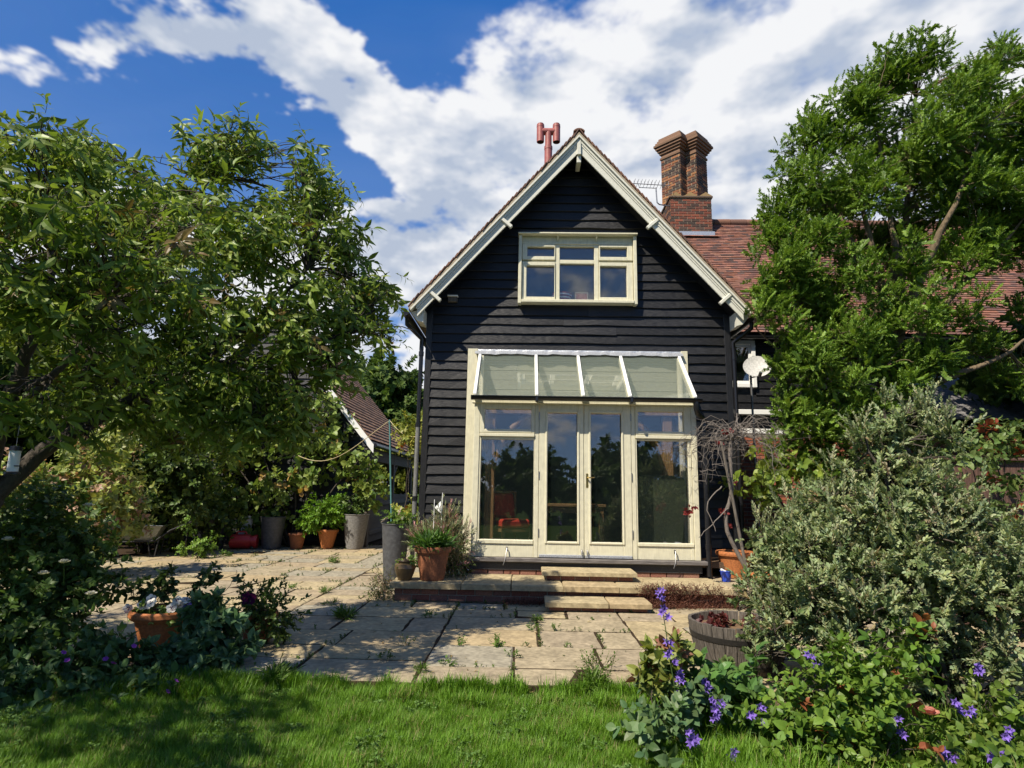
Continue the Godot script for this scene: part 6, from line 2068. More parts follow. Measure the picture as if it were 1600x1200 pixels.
func build_wheelbarrow() -> void:
	var w := thing("wheelbarrow", "old grey wheelbarrow parked under the shrubs at the patio edge", "wheelbarrow", Vector3(-7.50, 0.0, -2.55), 0.35)
	var s := Shape.new()
	# tray: a tapered open pan, the nose away to the side
	var hi := [Vector3(-0.52, 0.62, 0.28), Vector3(0.40, 0.58, 0.33), Vector3(0.40, 0.58, -0.33), Vector3(-0.52, 0.62, -0.28)]
	var lo := [Vector3(-0.30, 0.32, 0.17), Vector3(0.26, 0.30, 0.20), Vector3(0.26, 0.30, -0.20), Vector3(-0.30, 0.32, -0.17)]
	for k in 4:
		var j := (k + 1) % 4
		s.quad(lo[k], lo[j], hi[j], hi[k])
	s.quad(lo[3], lo[2], lo[1], lo[0])
	part("tray", s, mats.barrow_steel, w)
	s = Shape.new()
	s.tube([hi[0], hi[1], hi[2], hi[3], hi[0]], [0.014, 0.014, 0.014, 0.014, 0.014], 8)
	part("rim", s, mats.barrow_steel, w)
	for z in [-0.25, 0.25]:
		s = Shape.new()
		s.tube([Vector3(-0.62, 0.17, z * 0.25), Vector3(-0.25, 0.28, z * 0.8), Vector3(0.30, 0.30, z), Vector3(0.55, 0.50, z * 1.1), Vector3(0.90, 0.66, z * 1.1)], [0.017, 0.017, 0.017, 0.017, 0.017], 10)
		part("handle", s, mats.rubber, w)
		s = Shape.new()
		s.tube([Vector3(0.18, 0.30, z), Vector3(0.24, 0.0, z), Vector3(0.32, 0.0, z), Vector3(0.36, 0.33, z)], [0.013, 0.013, 0.013, 0.013], 8)
		part("leg", s, mats.rubber, w)
	s = Shape.new()
	var ring := []
	var rad := []
	for k in 21:
		var a := TAU * k / 20.0
		ring.append(Vector3(-0.62 + cos(a) * 0.14, 0.17 + sin(a) * 0.14, 0))
		rad.append(0.036)
	s.tube(ring, rad, 8, false)
	part("wheel", s, mats.rubber, w)

func build_barrel(r: RandomNumberGenerator) -> void:
	var b := thing("half_barrel", "weathered oak half barrel planter with iron hoops on the patio", "planter", Vector3(1.79, 0.0, 4.22))
	var n := 26
	var h := 0.36
	for k in n:
		var a0 := TAU * (k + 0.03) / n
		var a1 := TAU * (k + 0.97) / n
		var s := Shape.new()
		var rows := []
		for j in 5:
			var t := j / 4.0
			var R := lerpf(0.315, 0.395, sin(t * PI * 0.42) / sin(PI * 0.42)) + r.randf_range(-0.001, 0.001)
			var y := t * h + (r.randf_range(-0.006, 0.006) if j == 4 else 0.0)
			rows.append([Vector3(cos(a0) * R, y, -sin(a0) * R), Vector3(cos(a1) * R, y, -sin(a1) * R), Vector3(cos(a1) * (R - 0.028), y, -sin(a1) * (R - 0.028)), Vector3(cos(a0) * (R - 0.028), y, -sin(a0) * (R - 0.028))])
		for j in 4:
			s.quad(rows[j][0], rows[j][1], rows[j + 1][1], rows[j + 1][0])
			s.quad(rows[j][2], rows[j][3], rows[j + 1][3], rows[j + 1][2])
			s.quad(rows[j][1], rows[j][2], rows[j + 1][2], rows[j + 1][1])
			s.quad(rows[j][3], rows[j][0], rows[j + 1][0], rows[j + 1][3])
		s.face([rows[4][0], rows[4][1], rows[4][2], rows[4][3]], Vector3.UP)
		part("stave", s, mats.barrel_oak, b)
	for q in [[0.235, 0.275], [0.04, 0.075]]:
		var s := Shape.new()
		var ra := lerpf(0.315, 0.395, sin(q[0] / h * PI * 0.42) / sin(PI * 0.42))
		var rb := lerpf(0.315, 0.395, sin(q[1] / h * PI * 0.42) / sin(PI * 0.42))
		s.lathe([Vector2(ra, q[0]), Vector2(ra + 0.004, q[0]), Vector2(rb + 0.004, q[1]), Vector2(rb, q[1])], 52)
		part("hoop", s, mats.barrel_iron, b)
	var s := Shape.new()
	s.lathe([Vector2(0.36, 0.29), Vector2(0.2, 0.30), Vector2(0.0, 0.305)], 30, Vector3.ZERO)
	part("compost", s, mats.dry_litter, b)
	bush("sedum", "dark red sedum rosettes in the weathered half barrel", "plant", [[Vector3(1.58, 0.34, 4.25), 0.10, 0.5], [Vector3(1.68, 0.345, 4.12), 0.09, 0.45], [Vector3(1.9, 0.33, 4.2), 0.08, 0.4]], "palm", 420.0, 0.55, Color(0.07, 0.018, 0.022), Color(0.17, 0.045, 0.045), 9, {"droop": -0.6})

func px_clumps(list: Array, grow := 1.0, squash := 0.8) -> Array:
	var c := []
	for q in list:
		c.append([at_z(q[0], q[1], q[2]), q[3] * grow, squash])
	return c

func build_shrubs() -> void:
	var r := RandomNumberGenerator.new()
	r.seed = 7
	# the big grey-green shrub
	var ol := px_clumps([[1375, 690, 4.9, 0.20], [1385, 655, 4.9, 0.10], [1345, 700, 4.8, 0.14], [1420, 680, 4.9, 0.22], [1445, 650, 4.9, 0.10], [1470, 690, 5.0, 0.18], [1335, 740, 4.8, 0.20], [1400, 750, 4.9, 0.30], [1470, 760, 5.0, 0.28], [1300, 780, 4.8, 0.20], [1350, 810, 5.0, 0.30], [1430, 830, 5.1, 0.34], [1510, 800, 5.0, 0.26],
		[1260, 810, 4.7, 0.16], [1230, 830, 4.6, 0.14], [1200, 850, 4.6, 0.16], [1250, 860, 4.8, 0.25], [1310, 870, 5.0, 0.30], [1385, 890, 5.2, 0.32], [1460, 900, 5.2, 0.32], [1540, 880, 5.1, 0.28], [1580, 840, 4.9, 0.2], [1190, 880, 4.6, 0.13], [1195, 920, 4.7, 0.13], [1235, 910, 4.9, 0.22], [1270, 930, 5.1, 0.28], [1340, 950, 5.2, 0.30],
		[1420, 970, 5.3, 0.30], [1500, 960, 5.2, 0.30], [1580, 930, 5.1, 0.28], [1225, 960, 4.9, 0.18], [1240, 990, 5.1, 0.22], [1300, 1010, 5.2, 0.24], [1215, 1000, 4.9, 0.12], [1170, 925, 4.7, 0.13], [1200, 955, 4.85, 0.15], [1180, 985, 4.85, 0.11], [1150, 945, 4.7, 0.08], [1190, 1020, 5.0, 0.12], [1360, 1030, 5.2, 0.26], [1550, 1030, 5.2, 0.28], [1610, 900, 4.6, 0.35], [1640, 980, 4.9, 0.35]], 0.84)
	var back := [[Vector3(2.9, 1.2, 4.3), 0.5, 0.8], [Vector3(3.4, 0.9, 4.4), 0.5, 0.8], [Vector3(2.5, 0.7, 4.3), 0.4, 0.8], [Vector3(3.0, 0.5, 4.7), 0.5, 0.8]]
	var daisy := bush("grey_bush", "big grey green bush with small leathery leaves filling the garden corner", "shrub", split(ol + back, 8, r, 0.24, 0.48), "olearia", 560.0, 0.95, Color(0.13, 0.19, 0.07), Color(0.42, 0.48, 0.27), 21, {"root": Vector3(2.95, -0.08, 5.0), "stems": 16, "thick": 0.02, "twigs": 1, "wood": mats.bark, "droop": -0.45, "rim": 0.30, "girth": 4.0, "odd": Color(0.42, 0.34, 0.22), "odd_share": 0.04, "mat": "leaf_dull"})
	foliage(daisy, split(ol, 5, r, 0.3, 0.6), "shoot", 120.0, 0.85, Color(0.20, 0.26, 0.12), Color(0.40, 0.44, 0.27), r, {"droop": -1.0, "rim": 0.15, "mat": "leaf_dull"})
	foliage(daisy, px_clumps([[1342, 672, 4.85, 0.06], [1385, 636, 4.9, 0.06], [1447, 640, 4.9, 0.07], [1300, 742, 4.8, 0.06], [1420, 655, 4.9, 0.06], [1232, 800, 4.6, 0.06], [1190, 832, 4.6, 0.06], [1480, 660, 5.0, 0.06]], 1.0, 1.8), "shoot", 700.0, 0.8, Color(0.20, 0.26, 0.12), Color(0.42, 0.45, 0.28), r, {"droop": -1.6, "mat": "leaf_dull"})
	# rose in front of it
	bush("rose_bush", "glossy green rose bush with red young shoots before the grey green shrub", "shrub", px_clumps([[1330, 1040, 5.7, 0.16], [1290, 1080, 5.8, 0.18], [1360, 1100, 5.9, 0.18], [1250, 1120, 5.8, 0.16], [1310, 1150, 5.9, 0.17], [1390, 1160, 6.0, 0.15], [1240, 1170, 5.9, 0.14], [1400, 1060, 5.7, 0.13], [1290, 1190, 6.0, 0.14], [1200, 1130, 5.7, 0.12], [1420, 1010, 5.6, 0.10]]), "rose", 420.0, 0.85, Color(0.075, 0.145, 0.018), Color(0.19, 0.30, 0.045), 22, {"root": Vector3(1.75, -0.08, 5.75), "stems": 6, "thick": 0.012, "twigs": 2, "odd": Color(0.30, 0.10, 0.04), "odd_share": 0.03, "droop": -0.1})
	bush("corner_rose", "low rose shoots with pale leaves beside the cut stems", "shrub", px_clumps([[1520, 1160, 5.9, 0.15], [1570, 1170, 5.9, 0.15], [1480, 1170, 6.0, 0.12], [1600, 1120, 5.8, 0.14], [1440, 1185, 6.05, 0.12], [1540, 1105, 5.8, 0.12], [1360, 1190, 6.05, 0.11]]), "rose", 380.0, 0.85, Color(0.09, 0.16, 0.02), Color(0.22, 0.30, 0.06), 23, {"root": Vector3(2.55, -0.08, 5.8), "stems": 4, "thick": 0.01, "twigs": 1})
	# vine over the gable of the cart shed
	bush("grape_vine", "sunlit vine with lobed yellowing leaves covering the cart shed gable", "climber", px_clumps([[520, 690, -4.95, 0.45], [470, 680, -4.95, 0.5], [410, 690, -4.9, 0.55], [360, 720, -4.8, 0.55], [560, 720, -4.9, 0.40], [585, 750, -4.85, 0.30], [550, 755, -4.95, 0.34], [490, 740, -4.95, 0.42], [430, 760, -4.85, 0.5], [370, 780, -4.7, 0.5], [440, 800, -4.9, 0.32], [400, 815, -4.8, 0.36], [340, 680, -4.9, 0.5], [430, 630, -5.0, 0.55], [380, 640, -5.0, 0.55], [520, 650, -5.0, 0.4], [320, 760, -4.6, 0.42], [590, 775, -4.8, 0.2], [500, 630, -5.0, 0.4]]), "vine", 56.0, 1.0, Color(0.14, 0.215, 0.040), Color(0.32, 0.42, 0.10), 24, {"root": Vector3(-5.4, -0.05, -4.85), "stems": 9, "thick": 0.03, "twigs": 2, "droop": 0.5, "odd": Color(0.40, 0.27, 0.08), "odd_share": 0.05})
	# shrubs on the far side of the patio
	bush("mixed_shrub", "variegated yellow and pink tinged shrub in sun behind the spreading tree trunk", "shrub", px_clumps([[120, 740, 0.2, 0.40], [170, 760, 0.2, 0.40], [80, 780, 0.3, 0.42], [140, 790, 0.5, 0.40], [200, 800, 0.0, 0.32], [60, 830, 0.6, 0.40], [120, 840, 0.7, 0.36], [180, 690, -0.2, 0.35], [30, 760, 0.5, 0.4]]), "herb", 150.0, 1.5, Color(0.19, 0.25, 0.05), Color(0.42, 0.45, 0.13), 25, {"root": Vector3(-6.9, -0.08, 0.3), "stems": 7, "thick": 0.02, "odd": Color(0.46, 0.28, 0.18), "odd_share": 0.2})
	bush("laurel_shrub", "dark leafy shrub shading the wheelbarrow", "shrub", px_clumps([[230, 700, -2.8, 0.75], [280, 730, -3.0, 0.7], [220, 770, -2.7, 0.7], [290, 780, -3.2, 0.6], [250, 820, -3.2, 0.55], [330, 810, -3.9, 0.5], [300, 660, -3.2, 0.7], [170, 720, -2.6, 0.7], [160, 830, -2.2, 0.45], [180, 650, -3.0, 0.7]]), "rose", 100.0, 1.7, Color(0.06, 0.105, 0.02), Color(0.15, 0.22, 0.045), 26, {"root": Vector3(-7.9, -0.08, -3.3), "stems": 8, "thick": 0.03})
	bush("standard_shrub", "small pale leaved shrub on a bare stem before the dark planters", "shrub", px_clumps([[290, 805, -2.9, 0.22], [302, 798, -2.9, 0.16], [280, 815, -2.9, 0.16]]), "small", 300.0, 1.4, Color(0.13, 0.20, 0.06), Color(0.27, 0.36, 0.12), 27, {"root": Vector3(-6.35, 0.0, -2.75), "stems": 2, "thick": 0.015, "wood": mats.bark})
	bush("white_rose", "shaded white flowered rose bush at the foot of the spreading tree", "shrub", px_clumps([[60, 850, 4.3, 0.30], [20, 800, 4.2, 0.34], [110, 870, 4.2, 0.24], [40, 900, 4.4, 0.32], [100, 930, 4.4, 0.26], [150, 900, 4.2, 0.18], [10, 960, 4.6, 0.35], [60, 980, 4.7, 0.30], [130, 840, 4.1, 0.2], [90, 790, 4.0, 0.22]]), "rose", 300.0, 1.0, Color(0.055, 0.105, 0.022), Color(0.12, 0.20, 0.045), 28, {"root": Vector3(-4.0, -0.08, 4.4), "stems": 8, "thick": 0.012, "twigs": 3})
	for q in [[100, 880], [68, 898], [138, 792], [12, 845], [142, 930]]:
		rose_flower(at_z(q[0], q[1], 4.62), Color(0.72, 0.70, 0.62), r, "full white rose bloom on the shaded bush", "white rose blooms")
	rose_flower(at_z(1452, 1117, 5.95), Color(0.62, 0.27, 0.20), r, "faded salmon pink rose bloom low among the dead grasses", "", 1.2)
	# columbine and the bed by the pansy pot
	bush("columbine", "airy columbine seed stems with lobed leaves above the pansy pot", "plant", px_clumps([[262, 905, 4.1, 0.08], [330, 900, 4.15, 0.10], [230, 918, 4.1, 0.10], [190, 900, 4.1, 0.05], [370, 900, 4.1, 0.05], [270, 890, 4.0, 0.05], [310, 925, 4.2, 0.10], [250, 925, 4.1, 0.12], [205, 925, 4.15, 0.06]]), "palm", 420.0, 0.55, Color(0.045, 0.080, 0.022), Color(0.09, 0.14, 0.045), 29, {"root": Vector3(-2.95, 0.30, 4.15), "stems": 9, "thick": 0.004, "twigs": 1, "wood": mats.bark_dark, "thin": 0.0015})
	bush("columbine_leaves", "blue green columbine leaves hiding the pansy pot", "plant", px_clumps([[325, 950, 4.5, 0.14], [340, 985, 4.55, 0.16], [300, 1000, 4.6, 0.16], [350, 1020, 4.6, 0.15], [270, 1030, 4.7, 0.16], [330, 1045, 4.7, 0.15], [380, 1010, 4.5, 0.10], [310, 960, 4.5, 0.12], [230, 1030, 4.7, 0.14], [370, 970, 4.4, 0.10]]), "palm", 420.0, 0.75, Color(0.07, 0.14, 0.065), Color(0.17, 0.28, 0.13), 30, {"root": Vector3(-2.5, -0.08, 4.65), "stems": 6, "thick": 0.006})
	bush("cranesbill", "mound of soft cranesbill leaves with purple flowers in the shaded bed", "plant", px_clumps([[60, 1050, 5.0, 0.18], [120, 1030, 4.9, 0.17], [170, 1060, 5.0, 0.18], [100, 1100, 5.2, 0.18], [170, 1120, 5.3, 0.16], [230, 1080, 5.0, 0.16], [60, 1130, 5.4, 0.16], [120, 1150, 5.5, 0.14], [270, 1080, 5.0, 0.13], [20, 1080, 5.2, 0.18], [150, 1000, 4.8, 0.14], [200, 1020, 4.8, 0.14], [300, 1090, 5.0, 0.10], [30, 1010, 4.8, 0.18]]), "palm", 400.0, 0.7, Color(0.065, 0.125, 0.045), Color(0.15, 0.25, 0.09), 31, {"root": Vector3(-2.9, -0.09, 5.1), "stems": 6, "thick": 0.006})
	# plants at the house foot
	bush("lavender", "grey green lavender with faded pink flowers behind the terracotta pot", "shrub", [[Vector3(-1.15, 0.62, 0.95), 0.26, 0.8], [Vector3(-0.98, 0.70, 0.92), 0.22, 0.8], [Vector3(-1.30, 0.66, 0.95), 0.20, 0.8], [Vector3(-1.08, 0.88, 0.95), 0.17, 0.9], [Vector3(-1.0, 0.48, 1.0), 0.2, 0.8]], "lavender", 900.0, 1.15, Color(0.16, 0.20, 0.10), Color(0.34, 0.37, 0.22), 32, {"root": Vector3(-1.1, 0.23, 0.95), "stems": 6, "thick": 0.012, "droop": -1.2, "odd": Color(0.58, 0.30, 0.32), "odd_share": 0.20, "mat": "leaf_dull"})
	bush("fleabane", "sprawl of tiny white daisies at the bay corner", "plant", [[Vector3(-0.88, 0.42, 1.05), 0.17, 1.0], [Vector3(-0.86, 0.62, 0.98), 0.14, 1.1], [Vector3(-0.92, 0.31, 1.12), 0.14, 0.7]], "wisp", 900.0, 1.0, Color(0.10, 0.15, 0.05), Color(0.20, 0.27, 0.09), 33, {"odd": Color(0.78, 0.74, 0.66), "odd_share": 0.22, "root": Vector3(-0.88, 0.23, 1.0), "thick": 0.005})
	bush("corner_fleabane", "wiry tuft of fleabane at the brick corner of the terrace", "plant", [[Vector3(-1.72, 0.12, 1.55), 0.15, 0.8], [Vector3(-1.78, 0.24, 1.5), 0.13, 0.7], [Vector3(-1.85, 0.10, 1.45), 0.12, 0.7]], "wisp", 900.0, 1.0, Color(0.10, 0.14, 0.05), Color(0.22, 0.25, 0.10), 34, {"odd": Color(0.55, 0.42, 0.32), "odd_share": 0.22, "root": Vector3(-1.72, 0.0, 1.55), "thick": 0.004})
	bush("orange_border_plant", "yellow green leafy plant behind the tall grey planter", "plant", px_clumps([[640, 800, -1.0, 0.25], [632, 812, -1.0, 0.2], [645, 690, -1.2, 0.25], [640, 670, -1.3, 0.22]]), "herb", 120.0, 1.2, Color(0.22, 0.27, 0.05), Color(0.42, 0.40, 0.08), 35, {"root": Vector3(-2.05, -0.0, -1.1), "thick": 0.012, "odd": Color(0.5, 0.18, 0.05), "odd_share": 0.04})
	bush("camellia", "dark glossy shrub in the corner between the house and the wing", "shrub", [[Vector3(4.2, 0.7, 0.9), 0.5, 0.9], [Vector3(4.7, 0.9, 0.6), 0.6, 0.9], [Vector3(3.8, 0.5, 0.9), 0.35, 0.8], [Vector3(4.9, 0.5, 1.6), 0.5, 0.8]], "rose", 150.0, 1.3, Color(0.030, 0.065, 0.012), Color(0.08, 0.14, 0.025), 36, {"root": Vector3(4.3, -0.05, 0.8), "stems": 6})
	bush("spotted_laurel", "yellow green broad leaved shrub under the evergreen", "shrub", px_clumps([[1225, 740, 0.8, 0.30], [1265, 735, 0.8, 0.30], [1300, 745, 0.9, 0.28], [1195, 720, 0.6, 0.28], [1180, 760, 0.4, 0.3]]), "vine", 70.0, 0.8, Color(0.13, 0.20, 0.03), Color(0.30, 0.38, 0.06), 37, {"root": Vector3(4.0, -0.05, 0.6), "stems": 4, "droop": 0.4})
	bush("dark_underplanting", "low dark evergreen shrub under the tall tree", "shrub", [[Vector3(5.2, 1.0, 1.6), 0.6, 0.9], [Vector3(6.0, 1.3, 1.5), 0.6, 0.9], [Vector3(4.6, 1.5, 1.0), 0.5, 0.9], [Vector3(6.6, 1.6, 1.2), 0.6, 0.9], [Vector3(5.5, 1.9, 1.0), 0.5, 0.8]], "yew", 110.0, 1.2, Color(0.035, 0.070, 0.010), Color(0.075, 0.125, 0.02), 38, {"root": Vector3(5.4, -0.05, 1.3), "stems": 6})
	bush("bramble", "rose stems with red tinged leaves against the brown fence", "climber", px_clumps([[1545, 690, 3.0, 0.22], [1580, 680, 3.0, 0.2], [1520, 710, 3.1, 0.18], [1590, 780, 3.2, 0.25], [1570, 740, 3.1, 0.12], [1600, 850, 3.4, 0.3]]), "rose", 160.0, 1.2, Color(0.09, 0.15, 0.04), Color(0.20, 0.27, 0.08), 39, {"root": Vector3(4.9, -0.08, 2.9), "stems": 5, "thick": 0.012, "odd": Color(0.34, 0.08, 0.04), "odd_share": 0.15})
	# low leafy perennials by the barrel
	bush("peony", "dark divided peony leaves below the half barrel", "plant", px_clumps([[1120, 1072, 5.4, 0.07], [1155, 1074, 5.4, 0.08], [1092, 1068, 5.4, 0.06], [1185, 1085, 5.4, 0.10], [1135, 1090, 5.5, 0.10]]), "herb", 420.0, 1.2, Color(0.06, 0.135, 0.03), Color(0.14, 0.26, 0.06), 40, {"root": Vector3(1.25, -0.08, 5.3), "stems": 4, "thick": 0.008, "droop": -0.2})
	bush("hellebore", "yellow green hellebore with faded blooms beside the flower spike", "plant", px_clumps([[1030, 1030, 5.5, 0.10], [1050, 1010, 5.5, 0.08], [1015, 1060, 5.5, 0.09], [1045, 1055, 5.5, 0.10], [1065, 1020, 5.5, 0.07]]), "palm", 520.0, 0.75, Color(0.16, 0.20, 0.04), Color(0.34, 0.37, 0.10), 41, {"root": Vector3(0.92, -0.08, 5.5), "stems": 5, "thick": 0.006, "odd": Color(0.30, 0.13, 0.08), "odd_share": 0.15})
	bush("hollyhock_leaves", "broad dull green basal leaves beside the brick edging", "plant", px_clumps([[1070, 1085, 5.5, 0.11], [1100, 1105, 5.6, 0.12], [1030, 1110, 5.6, 0.09], [1040, 1150, 5.8, 0.10]]), "herb", 380.0, 1.2, Color(0.07, 0.13, 0.05), Color(0.16, 0.25, 0.10), 42, {"droop": -0.2})
	build_maple()

func build_maple() -> void:
	var r := RandomNumberGenerator.new()
	r.seed = 1234
	var m := thing("weeping_maple", "nearly bare weeping maple with tangled grey twigs at the bay corner", "tree", Vector3.ZERO)
	var s := Shape.new()
	var z := 1.35
	var tr := limb(s, [Vector3(3.02, 0.23, z), at_z(1136, 830, z), at_z(1143, 760, z), at_z(1141, 705, z), at_z(1146, 672, z)], 0.029, 0.020, r, 10, 0.05)
	var top: Vector3 = tr[-1]
	part("trunk", s, mats.dead_twig, m)
	s = Shape.new()
	for k in 46:
		var a := TAU * k / 46.0 * 3.0 + r.randf_range(-0.2, 0.2)
		var reach := r.randf_range(0.25, 0.80)
		var o := Vector3(cos(a), 0, sin(a) * 0.8)
		var p0 := top + Vector3(0, r.randf_range(-0.2, 0.02), 0)
		var rise := r.randf_range(-0.02, 0.24)
		var fall := r.randf_range(-0.05, 0.62) * (0.4 + reach)
		var p1 := p0 + o * reach * 0.45 + Vector3(0, rise, 0)
		var p2 := p0 + o * reach * 0.85 + Vector3(0, rise * 0.4 - fall * 0.3, 0)
		var p3 := p0 + o * reach + Vector3(r.randfn() * 0.05, -fall, r.randfn() * 0.05)
		var b := limb(s, [p0, p1, p2, p3], r.randf_range(0.004, 0.010), 0.0015, r, 5, 0.3)
		for i in 3:
			var f: Vector3 = b[r.randi_range(5, b.size() - 2)]
			limb(s, [f, f + Vector3(r.randfn() * 0.09, r.randf_range(-0.04, 0.08), r.randfn() * 0.09), f + Vector3(r.randfn() * 0.18, r.randf_range(-0.16, 0.10), r.randfn() * 0.18)], 0.004, 0.0012, r, 4, 0.15)
	for q in [[1118, 830, 1105, 790, 1128, 760], [1092, 840, 1118, 815, 1140, 790]]:
		limb(s, [at_z(q[4], q[5], z), at_z(q[2], q[3], z + 0.1), at_z(q[0], q[1], z + 0.15)], 0.010, 0.004, r, 5, 0.1)
	part("branches", s, mats.dead_twig, m)
	foliage(m, [[at_z(1075, 800, z + 0.2), 0.06, 0.8], [at_z(1137, 673, z + 0.2), 0.06, 0.7], [at_z(1130, 798, z), 0.06, 0.6], [at_z(1085, 793, z + 0.2), 0.05, 0.8], [at_z(1142, 820, z), 0.05, 0.8], [at_z(1125, 690, z), 0.05, 0.8], [at_z(1150, 755, z), 0.03, 0.8]], "palm", 520.0, 0.45, Color(0.14, 0.016, 0.022), Color(0.30, 0.05, 0.05), r, {"droop": 0.6, "called": "leaf_cluster"})
	s = Shape.new()
	s.tube([Vector3(2.92, 0.23, z + 0.06), at_z(1127, 690, z + 0.06)], [0.022, 0.019], 8)
	lone("tree_stake", s, mats.post_grey, "plain round stake supporting the bare weeping maple", "stake")

func rose_flower(at: Vector3, c: Color, r: RandomNumberGenerator, label: String, group: String, size := 1.0) -> void:
	var t := thing("rose_bloom", label, "flower", at, 0.0, group)
	var s := Shape.new()
	for ring in 3:
		for k in 6:
			var a := TAU * (k + ring * 0.5) / 6.0 + r.randf_range(-0.15, 0.15)
			var o := Vector3(cos(a), 0, sin(a))
			s.tint = c * r.randf_range(0.85, 1.05)
			s.leaf(o * 0.004, (o * (0.95 - ring * 0.28) + Vector3.UP * (0.25 + ring * 0.45)).normalized(), Vector3.UP, 0.044 * size * (1.0 - ring * 0.18), 0.046 * size, -0.2, 0.3, 0.6)
	part("petal", s, mats.petal, t)
	s = Shape.new()
	s.tint = Color(0.07, 0.13, 0.03)
	s.tube([Vector3(0, 0, 0), Vector3(0.01, -0.06, 0), Vector3(0.0, -0.16, -0.03)], [0.003, 0.003, 0.003], 5)
	part("stalk", s, mats.leaf, t)

func bell(c: Color, r: RandomNumberGenerator) -> Shape:
	# an open bell of five pointed lobes, looking along +y
	var s := Shape.new()
	for k in 5:
		var a := TAU * k / 5.0
		s.tint = c * r.randf_range(0.8, 1.15)
		var b := TAU * (k + 1) / 5.0
		var m := (a + b) * 0.5
		var p0 := Vector3(cos(a) * 0.006, 0, sin(a) * 0.006)
		var p1 := Vector3(cos(b) * 0.006, 0, sin(b) * 0.006)
		var q0 := Vector3(cos(a) * 0.013, 0.016, sin(a) * 0.013)
		var q1 := Vector3(cos(b) * 0.013, 0.016, sin(b) * 0.013)
		var t := Vector3(cos(m) * 0.027, 0.027, sin(m) * 0.027)
		s.quad(p0, p1, q1, q0)
		s.tri(q0, q1, t)
	return s

